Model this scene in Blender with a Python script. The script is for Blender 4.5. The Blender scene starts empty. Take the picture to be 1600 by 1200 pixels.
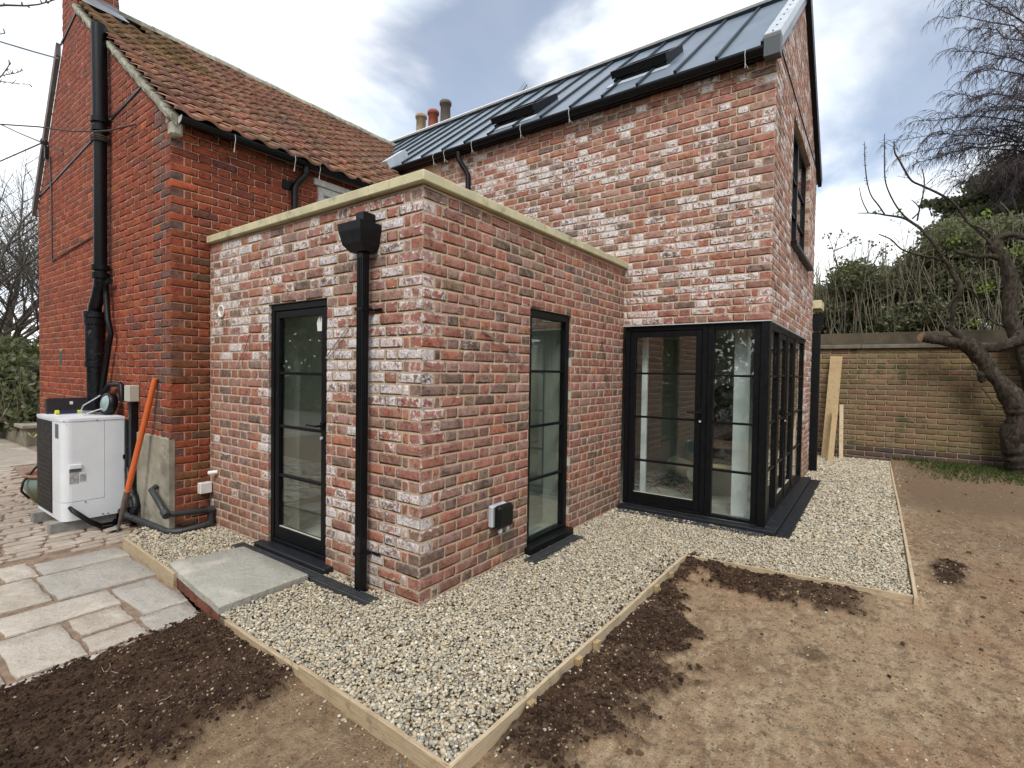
import bpy, math, random
import numpy as np
from mathutils import Vector, Matrix


# Brick house with a flat-roofed extension, a metal-roofed wing and a gravel margin
EXPOSURE = 0.68
SUN_E = 1.5
CLOUD_LO, CLOUD_HI = (7.3, 8.0, 8.7), (9.8, 9.8, 9.7)
# broad banks (+) and openings (-) of cloud: direction by photo pixel, amount, angular radius
CLOUDS = [((430, 90), 0.15, 0.34), ((40, 90), 0.18, 0.30), ((240, 40), -0.16, 0.20), ((760, 130), -0.10, 0.32), ((1390, 270), -0.13, 0.30), ((1320, 410), 0.28, 0.14), ((980, 40), 0.08, 0.28)]

S = bpy.context.scene
COL = S.collection
rnd = random.Random(11)

# ------------------------------------------------------------------ camera
F_PX, PITCH, YAW, ROLL = 792.65, -1.363, 35.733, 0.852
CAM = np.array([-2.1793, -2.2467, 1.4372])

def basis():
    p, y, r = map(math.radians, (PITCH, YAW, ROLL))
    fw = np.array([math.cos(p) * math.cos(y), math.cos(p) * math.sin(y), math.sin(p)])
    rt = np.array([math.sin(y), -math.cos(y), 0.0])
    up = np.cross(rt, fw)
    return fw, math.cos(r) * rt + math.sin(r) * up, -math.sin(r) * rt + math.cos(r) * up

FW, RT, UP = basis()
cam = bpy.data.cameras.new('camera')
cam.sensor_width = 36.0
cam.lens = F_PX / 1600 * 36.0
cam.clip_start = 0.05
cam.clip_end = 500
co = bpy.data.objects.new('camera', cam)
COL.objects.link(co)
co.matrix_world = Matrix(((RT[0], UP[0], -FW[0], CAM[0]), (RT[1], UP[1], -FW[1], CAM[1]),
                          (RT[2], UP[2], -FW[2], CAM[2]), (0, 0, 0, 1)))
S.camera = co

def proj(p):
    v = np.asarray(p, float) - CAM
    z = max(v @ FW, 1e-3)
    return 800 + F_PX * (v @ RT) / z, 600 - F_PX * (v @ UP) / z, z

def at(u, v, axis, val):
    """world point seen at photo pixel (u, v) on the plane axis = val"""
    r = FW + RT * (u - 800) / F_PX - UP * (v - 600) / F_PX
    i = 'xyz'.index(axis)
    return CAM + r * (val - CAM[i]) / r[i]

# ------------------------------------------------------------------ render, light
S.render.engine = 'CYCLES'
S.view_settings.view_transform = 'Standard'
S.view_settings.look = 'None'
S.view_settings.exposure = EXPOSURE
S.view_settings.gamma = 1
S.view_settings.use_curve_mapping = False
S.cycles.max_bounces = 10
S.cycles.diffuse_bounces = 4
S.cycles.glossy_bounces = 4
S.cycles.transmission_bounces = 6
S.cycles.transparent_max_bounces = 12
S.cycles.caustics_reflective = False
S.cycles.caustics_refractive = False

SUN_EL, SUN_AZ = math.radians(48), math.radians(205)      # azimuth of the sun, from +x towards +y

def build_world():
    w = bpy.data.worlds.new('World')
    S.world = w
    w.use_nodes = True
    nt = w.node_tree
    for n in list(nt.nodes):
        nt.nodes.remove(n)
    N = nt.nodes.new
    L = nt.links.new
    out = N('ShaderNodeOutputWorld')
    bg = N('ShaderNodeBackground')
    bg.inputs['Strength'].default_value = 0.1
    sky = N('ShaderNodeTexSky')
    sky.sky_type = 'NISHITA'
    sky.sun_disc = False
    sky.sun_elevation = SUN_EL
    sky.sun_rotation = math.radians(90) - SUN_AZ
    sky.air_density = 1.0
    sky.dust_density = 2.0
    sky.ozone_density = 1.5
    tc = N('ShaderNodeTexCoord')
    sep = N('ShaderNodeSeparateXYZ')
    L(tc.outputs['Generated'], sep.inputs[0])
    # clouds on a flat layer overhead
    zc = N('ShaderNodeMath'); zc.operation = 'MAXIMUM'; L(sep.outputs['Z'], zc.inputs[0]); zc.inputs[1].default_value = 0.0
    za = N('ShaderNodeMath'); za.operation = 'ADD'; L(zc.outputs[0], za.inputs[0]); za.inputs[1].default_value = 0.32
    dv = N('ShaderNodeVectorMath'); dv.operation = 'DIVIDE'
    cb = N('ShaderNodeCombineXYZ')
    L(za.outputs[0], cb.inputs[0]); L(za.outputs[0], cb.inputs[1]); cb.inputs[2].default_value = 1.0
    L(tc.outputs['Generated'], dv.inputs[0]); L(cb.outputs[0], dv.inputs[1])
    n1 = N('ShaderNodeTexNoise'); n1.inputs['Scale'].default_value = 1.9; n1.inputs['Detail'].default_value = 9
    n1.inputs['Roughness'].default_value = 0.52; n1.inputs['Distortion'].default_value = 0.35
    L(dv.outputs[0], n1.inputs['Vector'])
    val = n1.outputs['Fac']
    # broad openings and banks of cloud
    for d, amp, sharp in CLOUDS:
        v = FW + RT * (d[0] - 800) / F_PX - UP * (d[1] - 600) / F_PX
        v = v / np.linalg.norm(v)
        dot = N('ShaderNodeVectorMath'); dot.operation = 'DOT_PRODUCT'
        L(tc.outputs['Generated'], dot.inputs[0]); dot.inputs[1].default_value = tuple(v)
        mr = N('ShaderNodeMapRange'); mr.interpolation_type = 'SMOOTHSTEP'
        mr.inputs['From Min'].default_value = math.cos(sharp); mr.inputs['From Max'].default_value = 1.0
        mr.inputs['To Min'].default_value = 0.0; mr.inputs['To Max'].default_value = amp
        L(dot.outputs['Value'], mr.inputs['Value'])
        ad = N('ShaderNodeMath'); ad.operation = 'ADD'; L(val, ad.inputs[0]); L(mr.outputs[0], ad.inputs[1])
        val = ad.outputs[0]
    # towards the horizon the layer closes
    hz = N('ShaderNodeMapRange'); hz.interpolation_type = 'SMOOTHSTEP'
    hz.inputs['From Min'].default_value = 0.02; hz.inputs['From Max'].default_value = 0.42
    hz.inputs['To Min'].default_value = 0.22; hz.inputs['To Max'].default_value = 0.0
    L(sep.outputs['Z'], hz.inputs['Value'])
    ad = N('ShaderNodeMath'); ad.operation = 'ADD'; L(val, ad.inputs[0]); L(hz.outputs[0], ad.inputs[1])
    cov = N('ShaderNodeMapRange'); cov.interpolation_type = 'SMOOTHSTEP'
    cov.inputs['From Min'].default_value = 0.34; cov.inputs['From Max'].default_value = 0.64
    cov.inputs['To Min'].default_value = 0.20; cov.inputs['To Max'].default_value = 1.0
    L(ad.outputs[0], cov.inputs['Value'])
    # grey bellies
    n2 = N('ShaderNodeTexNoise'); n2.inputs['Scale'].default_value = 2.6; n2.inputs['Detail'].default_value = 6
    n2.inputs['Roughness'].default_value = 0.55; n2.inputs['Distortion'].default_value = 0.3
    mp = N('ShaderNodeMapping'); mp.inputs['Location'].default_value = (3.1, 1.7, 0); L(dv.outputs[0], mp.inputs[0]); L(mp.outputs[0], n2.inputs['Vector'])
    cr = N('ShaderNodeValToRGB')
    cr.color_ramp.elements[0].position = 0.36; cr.color_ramp.elements[0].color = (*CLOUD_LO, 1)
    cr.color_ramp.elements[1].position = 0.60; cr.color_ramp.elements[1].color = (*CLOUD_HI, 1)
    L(n2.outputs['Fac'], cr.inputs[0])
    mx = N('ShaderNodeMix'); mx.data_type = 'RGBA'
    L(cov.outputs[0], mx.inputs[0]); L(sky.outputs[0], mx.inputs[6]); L(cr.outputs[0], mx.inputs[7])
    L(mx.outputs[2], bg.inputs['Color'])
    L(bg.outputs[0], out.inputs['Surface'])

EXPOSURE_NOTE = None
build_world()

sd = bpy.data.lights.new('sun', 'SUN')
sd.energy = SUN_E
sd.angle = math.radians(22)
sd.color = (1.0, 0.96, 0.90)
so = bpy.data.objects.new('sun', sd)
COL.objects.link(so)
sdir = Vector((math.cos(SUN_EL) * math.cos(SUN_AZ), math.cos(SUN_EL) * math.sin(SUN_AZ), math.sin(SUN_EL)))
so.rotation_euler = sdir.to_track_quat('Z', 'Y').to_euler()

# ------------------------------------------------------------------ object helpers
def tag(o, label=None, cat=None, group=None, kind=None):
    if label: o['label'] = label
    if cat: o['category'] = cat
    if group: o['group'] = group
    if kind: o['kind'] = kind
    return o

def empty(name, loc, label, cat, group=None, rz=0.0):
    o = bpy.data.objects.new(name, None)
    o.empty_display_size = 0.1
    COL.objects.link(o)
    o.location = loc
    o.rotation_euler = (0, 0, rz)
    return tag(o, label, cat, group)

def adopt(o, parent):
    """parent without moving (parents here are only translated / turned about z)"""
    o.parent = parent
    o.matrix_parent_inverse = parent_inv(parent)

def parent_inv(p):
    m = Matrix.Translation(p.location) @ p.rotation_euler.to_matrix().to_4x4()
    if p.parent is not None:
        m = Matrix.Identity(4) if p.type == 'MESH' else m
    return m.inverted()

class MB:
    """collects shapes, then links them as ONE mesh object"""
    def __init__(s):
        s.v = []; s.f = []; s.m = []; s.sm = []
    def add(s, verts, faces, mi=0, smooth=False):
        b = len(s.v)
        s.v += [tuple(map(float, q)) for q in verts]
        s.f += [tuple(b + i for i in f) for f in faces]
        s.m += [mi] * len(faces); s.sm += [smooth] * len(faces)
        return s
    def box(s, x0, x1, y0, y1, z0, z1, mi=0):
        if x0 > x1: x0, x1 = x1, x0
        if y0 > y1: y0, y1 = y1, y0
        if z0 > z1: z0, z1 = z1, z0
        v = [(x0, y0, z0), (x1, y0, z0), (x1, y1, z0), (x0, y1, z0), (x0, y0, z1), (x1, y0, z1), (x1, y1, z1), (x0, y1, z1)]
        return s.add(v, [(3, 2, 1, 0), (4, 5, 6, 7), (0, 1, 5, 4), (1, 2, 6, 5), (2, 3, 7, 6), (3, 0, 4, 7)], mi)
    def bbox(s, x0, x1, y0, y1, z0, z1, b=0.004, mi=0):
        """box with chamfered edges"""
        if x0 > x1: x0, x1 = x1, x0
        if y0 > y1: y0, y1 = y1, y0
        if z0 > z1: z0, z1 = z1, z0
        b = min(b, (x1 - x0) * .45, (y1 - y0) * .45, (z1 - z0) * .45)
        X, Y, Z = (x0, x1), (y0, y1), (z0, z1)
        v = []; idx = {}
        for i in (0, 1):
            for j in (0, 1):
                for k in (0, 1):
                    sx = b if i == 0 else -b; sy = b if j == 0 else -b; sz = b if k == 0 else -b
                    idx[i, j, k, 0] = len(v); v.append((X[i], Y[j] + sy, Z[k] + sz))
                    idx[i, j, k, 1] = len(v); v.append((X[i] + sx, Y[j], Z[k] + sz))
                    idx[i, j, k, 2] = len(v); v.append((X[i] + sx, Y[j] + sy, Z[k]))
        f = []
        g = lambda i, j, k, a: idx[i, j, k, a]
        f += [(g(0,0,0,0), g(0,0,1,0), g(0,1,1,0), g(0,1,0,0)), (g(1,0,0,0), g(1,1,0,0), g(1,1,1,0), g(1,0,1,0)),
              (g(0,0,0,1), g(1,0,0,1), g(1,0,1,1), g(0,0,1,1)), (g(0,1,0,1), g(0,1,1,1), g(1,1,1,1), g(1,1,0,1)),
              (g(0,0,0,2), g(0,1,0,2), g(1,1,0,2), g(1,0,0,2)), (g(0,0,1,2), g(1,0,1,2), g(1,1,1,2), g(0,1,1,2))]
        for i in (0, 1):
            for j in (0, 1):
                q = (g(i,j,0,0), g(i,j,0,1), g(i,j,1,1), g(i,j,1,0)); f.append(q if (i == j) else q[::-1])
        for i in (0, 1):
            for k in (0, 1):
                q = (g(i,0,k,0), g(i,1,k,0), g(i,1,k,2), g(i,0,k,2)); f.append(q if (i == k) else q[::-1])
        for j in (0, 1):
            for k in (0, 1):
                q = (g(0,j,k,1), g(0,j,k,2), g(1,j,k,2), g(1,j,k,1)); f.append(q if (j == k) else q[::-1])
        for i in (0, 1):
            for j in (0, 1):
                for k in (0, 1):
                    q = (g(i,j,k,0), g(i,j,k,2), g(i,j,k,1)); f.append(q if (i + j + k) % 2 == 0 else q[::-1])
        return s.add(v, f, mi)
    def tube(s, pts, r, n=8, mi=0, caps=True, smooth=True):
        pts = [Vector(p) for p in pts]
        rr = list(r) if hasattr(r, '__len__') else [r] * len(pts)
        vs = []; fs = []
        ref = None
        for i, p in enumerate(pts):
            t = (pts[min(i + 1, len(pts) - 1)] - pts[max(i - 1, 0)])
            if t.length < 1e-9: t = Vector((0, 0, 1))
            t.normalize()
            if ref is None:
                ref = t.orthogonal().normalized()
            a = (ref - t * ref.dot(t))
            a = a.normalized() if a.length > 1e-6 else t.orthogonal().normalized()
            ref = a
            b = t.cross(a)
            for k in range(n):
                an = 2 * math.pi * k / n
                vs.append(p + (a * math.cos(an) + b * math.sin(an)) * rr[i])
        for i in range(len(pts) - 1):
            for k in range(n):
                k2 = (k + 1) % n
                fs.append((i * n + k, i * n + k2, (i + 1) * n + k2, (i + 1) * n + k))
        s.add(vs, fs, mi, smooth)
        if caps:
            m = (len(pts) - 1) * n
            s.add(vs[:n], [tuple(range(n))[::-1]], mi); s.add(vs[m:m + n], [tuple(range(n))], mi)
        return s
    def cyl(s, p0, p1, r, n=16, mi=0, r1=None):
        return s.tube([p0, p1], [r, r if r1 is None else r1], n, mi)
    def lathe(s, c, prof, n=24, mi=0, axis='z', smooth=True):
        vs = []; fs = []
        for r, h in prof:
            for k in range(n):
                a = 2 * math.pi * k / n
                d = (r * math.cos(a), r * math.sin(a))
                q = {'z': (d[0], d[1], h), 'x': (h, d[0], d[1]), 'y': (d[0], h, d[1])}[axis]
                vs.append((c[0] + q[0], c[1] + q[1], c[2] + q[2]))
        for i in range(len(prof) - 1):
            for k in range(n):
                k2 = (k + 1) % n
                fs.append((i * n + k, i * n + k2, (i + 1) * n + k2, (i + 1) * n + k))
        return s.add(vs, fs, mi, smooth)
    def prism(s, poly, ax, lo, hi, mi=0):
        """polygon (2-D) swept along an axis"""
        n = len(poly)
        def P(a, b, c):
            return {'x': (c, a, b), 'y': (a, c, b), 'z': (a, b, c)}[ax]
        vs = [P(a, b, lo) for a, b in poly] + [P(a, b, hi) for a, b in poly]
        fs = [tuple(range(n))[::-1], tuple(range(n, 2 * n))] + [(i, (i + 1) % n, n + (i + 1) % n, n + i) for i in range(n)]
        return s.add(vs, fs, mi)
    def build(s, name, mats, parent=None, **kw):
        me = bpy.data.meshes.new(name)
        me.from_pydata(s.v, [], s.f)
        for m in (mats if isinstance(mats, (list, tuple)) else [mats]):
            me.materials.append(m)
        me.polygons.foreach_set('material_index', s.m)
        me.polygons.foreach_set('use_smooth', s.sm)
        me.update()
        o = bpy.data.objects.new(name, me)
        COL.objects.link(o)
        if parent is not None:
            adopt(o, parent)
        return tag(o, **kw)

def np_mesh(name, V, Fc, mat, parent=None, col=None, smooth=True, uv=None, **kw):
    """fast mesh from numpy arrays; Fc (n,k) all faces with k corners; col (nverts,4)"""
    V = np.asarray(V, np.float32); Fc = np.asarray(Fc, np.int32)
    me = bpy.data.meshes.new(name)
    me.vertices.add(len(V)); me.vertices.foreach_set('co', V.ravel())
    k = Fc.shape[1]
    me.loops.add(Fc.size); me.loops.foreach_set('vertex_index', Fc.ravel())
    me.polygons.add(len(Fc)); me.polygons.foreach_set('loop_start', np.arange(0, Fc.size, k, dtype=np.int32))
    me.update(calc_edges=True)
    me.polygons.foreach_set('use_smooth', np.full(len(Fc), smooth, bool))
    if col is not None:
        a = me.color_attributes.new('Col', 'FLOAT_COLOR', 'POINT')
        a.data.foreach_set('color', np.asarray(col, np.float32).ravel())
    me.materials.append(mat)
    me.update()
    o = bpy.data.objects.new(name, me)
    COL.objects.link(o)
    if parent is not None:
        adopt(o, parent)
    return tag(o, **kw)

# ------------------------------------------------------------------ 2-D / 3-D value noise for geometry
_prng = np.random.RandomState(5)
_tab = _prng.rand(256, 256)
def vnoise(x, y):
    xi = np.floor(x).astype(int); yi = np.floor(y).astype(int)
    xf = x - xi; yf = y - yi
    xf = xf * xf * (3 - 2 * xf); yf = yf * yf * (3 - 2 * yf)
    a = _tab[xi % 256, yi % 256]; b = _tab[(xi + 1) % 256, yi % 256]
    c = _tab[xi % 256, (yi + 1) % 256]; d = _tab[(xi + 1) % 256, (yi + 1) % 256]
    return (a * (1 - xf) + b * xf) * (1 - yf) + (c * (1 - xf) + d * xf) * yf
def fbm(x, y, o=4, g=0.5):
    s = 0; a = 1; t = 0
    for i in range(o):
        s = s + a * vnoise(x * 2 ** i + 17.3 * i, y * 2 ** i + 9.1 * i); t += a; a *= g
    return s / t

# ------------------------------------------------------------------ materials
class NT:
    def __init__(s, name):
        s.mat = bpy.data.materials.new(name)
        s.mat.use_nodes = True
        s.t = s.mat.node_tree
        s.p = s.t.nodes['Principled BSDF']
    def n(s, typ, **kw):
        x = s.t.nodes.new(typ)
        for k, v in kw.items():
            setattr(x, k, v)
        return x
    def l(s, a, b):
        s.t.links.new(a, b)
    def pos(s, scale=1.0, loc=(0, 0, 0), obj=False):
        m = s.n('ShaderNodeMapping')
        if obj:
            tc = s.n('ShaderNodeTexCoord'); s.l(tc.outputs['Object'], m.inputs[0])
        else:
            g = s.n('ShaderNodeNewGeometry'); s.l(g.outputs['Position'], m.inputs[0])
        m.inputs['Scale'].default_value = scale if hasattr(scale, '__len__') else (scale,) * 3
        m.inputs['Location'].default_value = loc
        return m.outputs[0]
    def noise(s, vec, scale, detail=4, rough=0.5, dist=0.0):
        x = s.n('ShaderNodeTexNoise')
        x.inputs['Scale'].default_value = scale; x.inputs['Detail'].default_value = detail
        x.inputs['Roughness'].default_value = rough; x.inputs['Distortion'].default_value = dist
        if vec is not None: s.l(vec, x.inputs['Vector'])
        return x.outputs['Fac']
    def m(s, op, a, b=None, clamp=False):
        x = s.n('ShaderNodeMath', operation=op, use_clamp=clamp)
        for i, q in enumerate((a, b)):
            if q is None: continue
            if isinstance(q, (int, float)): x.inputs[i].default_value = q
            else: s.l(q, x.inputs[i])
        return x.outputs[0]
    def mr(s, v, a, b, c=0.0, d=1.0, smooth=True):
        x = s.n('ShaderNodeMapRange')
        if smooth: x.interpolation_type = 'SMOOTHSTEP'
        for k, q in zip(('From Min', 'From Max', 'To Min', 'To Max'), (a, b, c, d)):
            x.inputs[k].default_value = q
        s.l(v, x.inputs['Value'])
        return x.outputs[0]
    def mix(s, fac, a, b, mode='MIX'):
        x = s.n('ShaderNodeMix', data_type='RGBA', blend_type=mode)
        for i, q in ((0, fac), (6, a), (7, b)):
            if isinstance(q, (int, float)): x.inputs[i].default_value = q
            elif isinstance(q, tuple): x.inputs[i].default_value = (*q, 1) if len(q) == 3 else q
            else: s.l(q, x.inputs[i])
        return x.outputs[2]
    def grey(s, v):
        x = s.n('ShaderNodeCombineColor')
        for i in range(3): s.l(v, x.inputs[i])
        return x.outputs[0]
    def ramp(s, v, stops, interp='LINEAR'):
        x = s.n('ShaderNodeValToRGB')
        r = x.color_ramp; r.interpolation = interp
        while len(r.elements) < len(stops): r.elements.new(0.5)
        for e, (p, c) in zip(r.elements, stops):
            e.position = p; e.color = (*c, 1)
        s.l(v, x.inputs[0])
        return x.outputs[0]
    def bump(s, h, strength=0.3, dist=0.01):
        b = s.n('ShaderNodeBump'); b.inputs['Strength'].default_value = strength; b.inputs['Distance'].default_value = dist
        s.l(h, b.inputs['Height']); s.l(b.outputs[0], s.p.inputs['Normal'])
    def base(s, c):
        if isinstance(c, tuple): s.p.inputs['Base Color'].default_value = (*c, 1)
        else: s.l(c, s.p.inputs['Base Color'])
    def rough(s, v):
        if isinstance(v, (int, float)): s.p.inputs['Roughness'].default_value = v
        else: s.l(v, s.p.inputs['Roughness'])

def simple(name, c, rough=0.6, var=0.15, scale=12, metal=0.0, bump=0.0, spec=0.5, dirt=None):
    t = NT(name)
    pv = t.pos(1.0)
    nz = t.noise(pv, scale, 5, 0.6)
    k = t.mr(nz, 0.25, 0.75, 1 - var, 1 + var)
    c1 = t.mix(1.0, c, t.grey(k), 'MULTIPLY')
    if dirt:
        d = t.mr(t.noise(pv, dirt[1], 6, 0.65), dirt[2], dirt[2] + 0.12)
        c1 = t.mix(d, c1, dirt[0])
    t.base(c1)
    t.rough(t.mr(nz, 0.2, 0.8, max(rough - 0.08, 0.02), min(rough + 0.08, 1)) if var else rough)
    t.p.inputs['Metallic'].default_value = metal
    t.p.inputs['Specular IOR Level'].default_value = spec
    if bump: t.bump(t.noise(pv, scale * 4, 6, 0.65), bump, 0.01)
    return t.mat

def brick_mat(name, src, limey=True):
    """colour and whitening come with each brick (object colour, or the Col attribute of the joined ones)"""
    t = NT(name)
    uvn = t.n('ShaderNodeUVMap'); uvn.uv_map = 'b'
    if src == 'object':
        oi = t.n('ShaderNodeObjectInfo'); colr, alpha = oi.outputs['Color'], oi.outputs['Alpha']
    else:
        at_ = t.n('ShaderNodeAttribute', attribute_name='Col'); colr, alpha = at_.outputs['Color'], at_.outputs['Alpha']
    w = alpha
    # shift the texture brick by brick
    off = t.n('ShaderNodeVectorMath', operation='SCALE'); t.l(colr, off.inputs[0]); off.inputs['Scale'].default_value = 37.0
    add = t.n('ShaderNodeVectorMath', operation='ADD'); t.l(t.pos(1.0), add.inputs[0]); t.l(off.outputs[0], add.inputs[1])
    pv = add.outputs[0]
    big = t.noise(pv, 9, 3, 0.5)
    fine = t.noise(pv, 70, 5, 0.7)
    crs = t.noise(pv, 28, 4, 0.65, 0.6)
    k = t.m('ADD', t.m('MULTIPLY', big, 0.5), t.m('MULTIPLY', fine, 0.9))
    k = t.mr(k, 0.35, 1.05, 0.45, 1.55, False)
    if limey:
        c0 = t.mix(t.mr(t.noise(pv, 17, 4, 0.6, 0.8), 0.42, 0.66, 0, 0.62), colr, (0.27, 0.125, 0.092))
        c0 = t.mix(t.mr(t.noise(pv, 24, 5, 0.7, 0.5), 0.50, 0.72, 0, 0.55), c0, (0.17, 0.125, 0.105))
    else:
        c0 = t.mix(t.mr(t.noise(pv, 13, 4, 0.6, 0.8), 0.42, 0.66, 0, 0.5), colr, (0.20, 0.055, 0.034))
        c0 = t.mix(t.mr(t.noise(t.pos(1.0), 2.3, 5, 0.65, 0.5), 0.52, 0.72, 0, 0.5), c0, (0.12, 0.06, 0.042))
    c = t.mix(1.0, c0, t.grey(k), 'MULTIPLY')
    # burnt and dark flecks
    fl = t.mr(t.noise(pv, 55, 4, 0.75, 1.2), 0.60, 0.70)
    c = t.mix(t.m('MULTIPLY', fl, 0.75), c, (0.035, 0.026, 0.022))
    # short dark creases and drag marks from the mould
    st_ = t.n('ShaderNodeVectorMath', operation='MULTIPLY'); t.l(pv, st_.inputs[0]); st_.inputs[1].default_value = (14, 14, 34)
    rg_ = t.noise(st_.outputs[0], 1.0, 3, 0.6, 1.6)
    cr_ = t.mr(t.m('ABSOLUTE', t.m('SUBTRACT', rg_, 0.5)), 0.0, 0.035, 1.0, 0.0)
    cr_ = t.m('MULTIPLY', cr_, t.mr(t.noise(pv, 13, 3, 0.6), 0.50, 0.60))
    c = t.mix(t.m('MULTIPLY', cr_, 0.62 if limey else 0.4), c, (0.05, 0.034, 0.028))
    if limey:
        sx = t.n('ShaderNodeSeparateXYZ'); t.l(uvn.outputs[0], sx.inputs[0])
        ex = t.m('ABSOLUTE', t.m('SUBTRACT', t.m('MULTIPLY', sx.outputs[0], 2.0), 1.0))
        ey = t.m('ABSOLUTE', t.m('SUBTRACT', t.m('MULTIPLY', sx.outputs[1], 2.0), 1.0))
        e = t.m('MAXIMUM', t.m('POWER', ex, 5.0), t.m('POWER', ey, 3.0))
        v = t.m('ADD', t.m('MULTIPLY', crs, 1.25), t.m('MULTIPLY', e, 0.34))
        v = t.m('ADD', v, t.m('MULTIPLY', w, 0.58))
        wm = t.mr(v, 0.97, 1.12)
        wh = t.mix(t.mr(fine, 0.35, 0.6), (0.46, 0.39, 0.37), (0.84, 0.84, 0.86))
        wh = t.mix(t.m('MULTIPLY', cr_, 0.85), wh, (0.06, 0.045, 0.04))
        c = t.mix(t.m('MULTIPLY', wm, 0.92), c, wh)
        # mortar smeared over the arrises
        sm_ = t.mr(t.m('ADD', t.m('MULTIPLY', e, 0.45), t.noise(t.pos(1.0), 11, 6, 0.75, 0.6)), 0.72, 0.92, 0, 0.8)
        c = t.mix(sm_, c, (0.47, 0.35, 0.25))
        # thin lime haze on all of them
        hz = t.mr(t.noise(pv, 16, 6, 0.7), 0.38, 0.72, 0.05, 0.55)
        c = t.mix(hz, c, (0.43, 0.30, 0.25))
        # damp, splashed and mossy foot of the wall
        gz_ = t.n('ShaderNodeNewGeometry'); sz_ = t.n('ShaderNodeSeparateXYZ'); t.l(gz_.outputs['Position'], sz_.inputs[0])
        low_ = t.m('MULTIPLY', t.mr(t.m('ADD', sz_.outputs[2], t.m('MULTIPLY', t.noise(t.pos(1.0), 2.5, 4), 0.9)), 0.45, 1.05, 1.0, 0.0), t.mr(crs, 0.35, 0.65, 0.05, 0.42))
        c = t.mix(low_, c, (0.13, 0.095, 0.055))
    t.base(c)
    t.rough(0.92)
    t.p.inputs['Specular IOR Level'].default_value = 0.25
    t.bump(t.m('SUBTRACT', t.m('ADD', t.m('MULTIPLY', fine, 0.5), crs), t.m('MULTIPLY', cr_, 0.8)), 1.0, 0.007)
    return t.mat

M = {}
M['brick_o'] = brick_mat('reclaimed_brick', 'object'); M['brick_j'] = brick_mat('reclaimed_brick_joined', 'attr')
M['oldbrick_o'] = brick_mat('old_brick', 'object', False); M['oldbrick_j'] = brick_mat('old_brick_joined', 'attr', False)
def attr_mat(name, src, rough=0.85, var=0.25, scale=30, bump=0.4, spec=0.3, speck=None):
    t = NT(name)
    if src == 'object':
        c0 = t.n('ShaderNodeObjectInfo').outputs['Color']
    else:
        c0 = t.n('ShaderNodeAttribute', attribute_name='Col').outputs['Color']
    pv = t.pos(1.0)
    nz = t.noise(pv, scale, 5, 0.65)
    c = t.mix(1.0, c0, t.grey(t.mr(nz, 0.25, 0.75, 1 - var, 1 + var)), 'MULTIPLY')
    if speck:
        c = t.mix(t.mr(t.noise(pv, speck[1], 5, 0.7), speck[2], speck[2] + 0.1), c, speck[0])
    t.base(c); t.rough(rough); t.p.inputs['Specular IOR Level'].default_value = spec
    if bump: t.bump(t.noise(pv, scale * 3, 6, 0.7), bump, 0.01)
    return t.mat
def mortar(name, a, b, stain):
    t = NT(name)
    pv = t.pos(1.0)
    c = t.mix(t.noise(pv, 3.0, 4), a, b)
    c = t.mix(t.mr(t.noise(pv, 60, 4, 0.7), 0.3, 0.7, 0.0, 0.5), c, stain)
    t.base(c); t.rough(0.97); t.p.inputs['Specular IOR Level'].default_value = 0.1
    t.bump(t.noise(pv, 220, 3, 0.7), 0.8, 0.004)
    return t.mat
M['mortar'] = mortar('sandy_mortar', (0.52, 0.38, 0.25), (0.45, 0.32, 0.22), (0.62, 0.50, 0.37))
M['oldmortar'] = mortar('lime_mortar', (0.50, 0.31, 0.21), (0.34, 0.17, 0.11), (0.56, 0.42, 0.32))
M['gwmortar'] = mortar('garden_wall_mortar', (0.30, 0.23, 0.15), (0.26, 0.20, 0.13), (0.34, 0.28, 0.20))
M['gwbrick_o'] = attr_mat('garden_wall_brick', 'object', 0.9, 0.2, 14, 0.4, 0.2, ((0.08, 0.08, 0.04), 2.2, 0.56))
M['gwbrick_j'] = attr_mat('garden_wall_brick_joined', 'attr', 0.9, 0.2, 14, 0.4, 0.2, ((0.08, 0.08, 0.04), 2.2, 0.56))
M['tile_o'] = attr_mat('clay_pantile', 'object', 0.88, 0.3, 12, 0.5, 0.2, ((0.15, 0.105, 0.075), 9.0, 0.60))
M['tile_j'] = attr_mat('clay_pantile_joined', 'attr', 0.88, 0.3, 12, 0.5, 0.2, ((0.15, 0.105, 0.075), 9.0, 0.60))
M['plaster'] = simple('bare_plaster', (0.44, 0.46, 0.40), 0.9, 0.08, 2.0)
M['floor'] = simple('screed_floor', (0.42, 0.41, 0.37), 0.9, 0.25, 2.5)
M['coping'] = simple('cast_stone', (0.53, 0.485, 0.31), 0.85, 0.16, 6, bump=0.35, dirt=((0.33, 0.32, 0.19), 4.0, 0.55))
M['black'] = simple('black_aluminium', (0.0045, 0.005, 0.006), 0.42, 0.25, 20, spec=0.22)
M['blackplastic'] = simple('black_plastic', (0.005, 0.0055, 0.0065), 0.42, 0.3, 25, spec=0.28, dirt=((0.16, 0.14, 0.12), 9.0, 0.73))
M['zinc'] = simple('grey_seam_roof', (0.15, 0.185, 0.23), 0.34, 0.12, 3, spec=0.5)
M['seam'] = simple('dark_seam', (0.008, 0.018, 0.025), 0.45, 0.1, 3)
M['galv'] = simple('pale_metal', (0.50, 0.54, 0.58), 0.45, 0.12, 6, metal=0.2)
M['greymetal'] = simple('grey_metal', (0.10, 0.12, 0.135), 0.5, 0.1, 6)
M['lead'] = simple('lead_sheet', (0.20, 0.21, 0.23), 0.6, 0.2, 8)
M['wood'] = None
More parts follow.
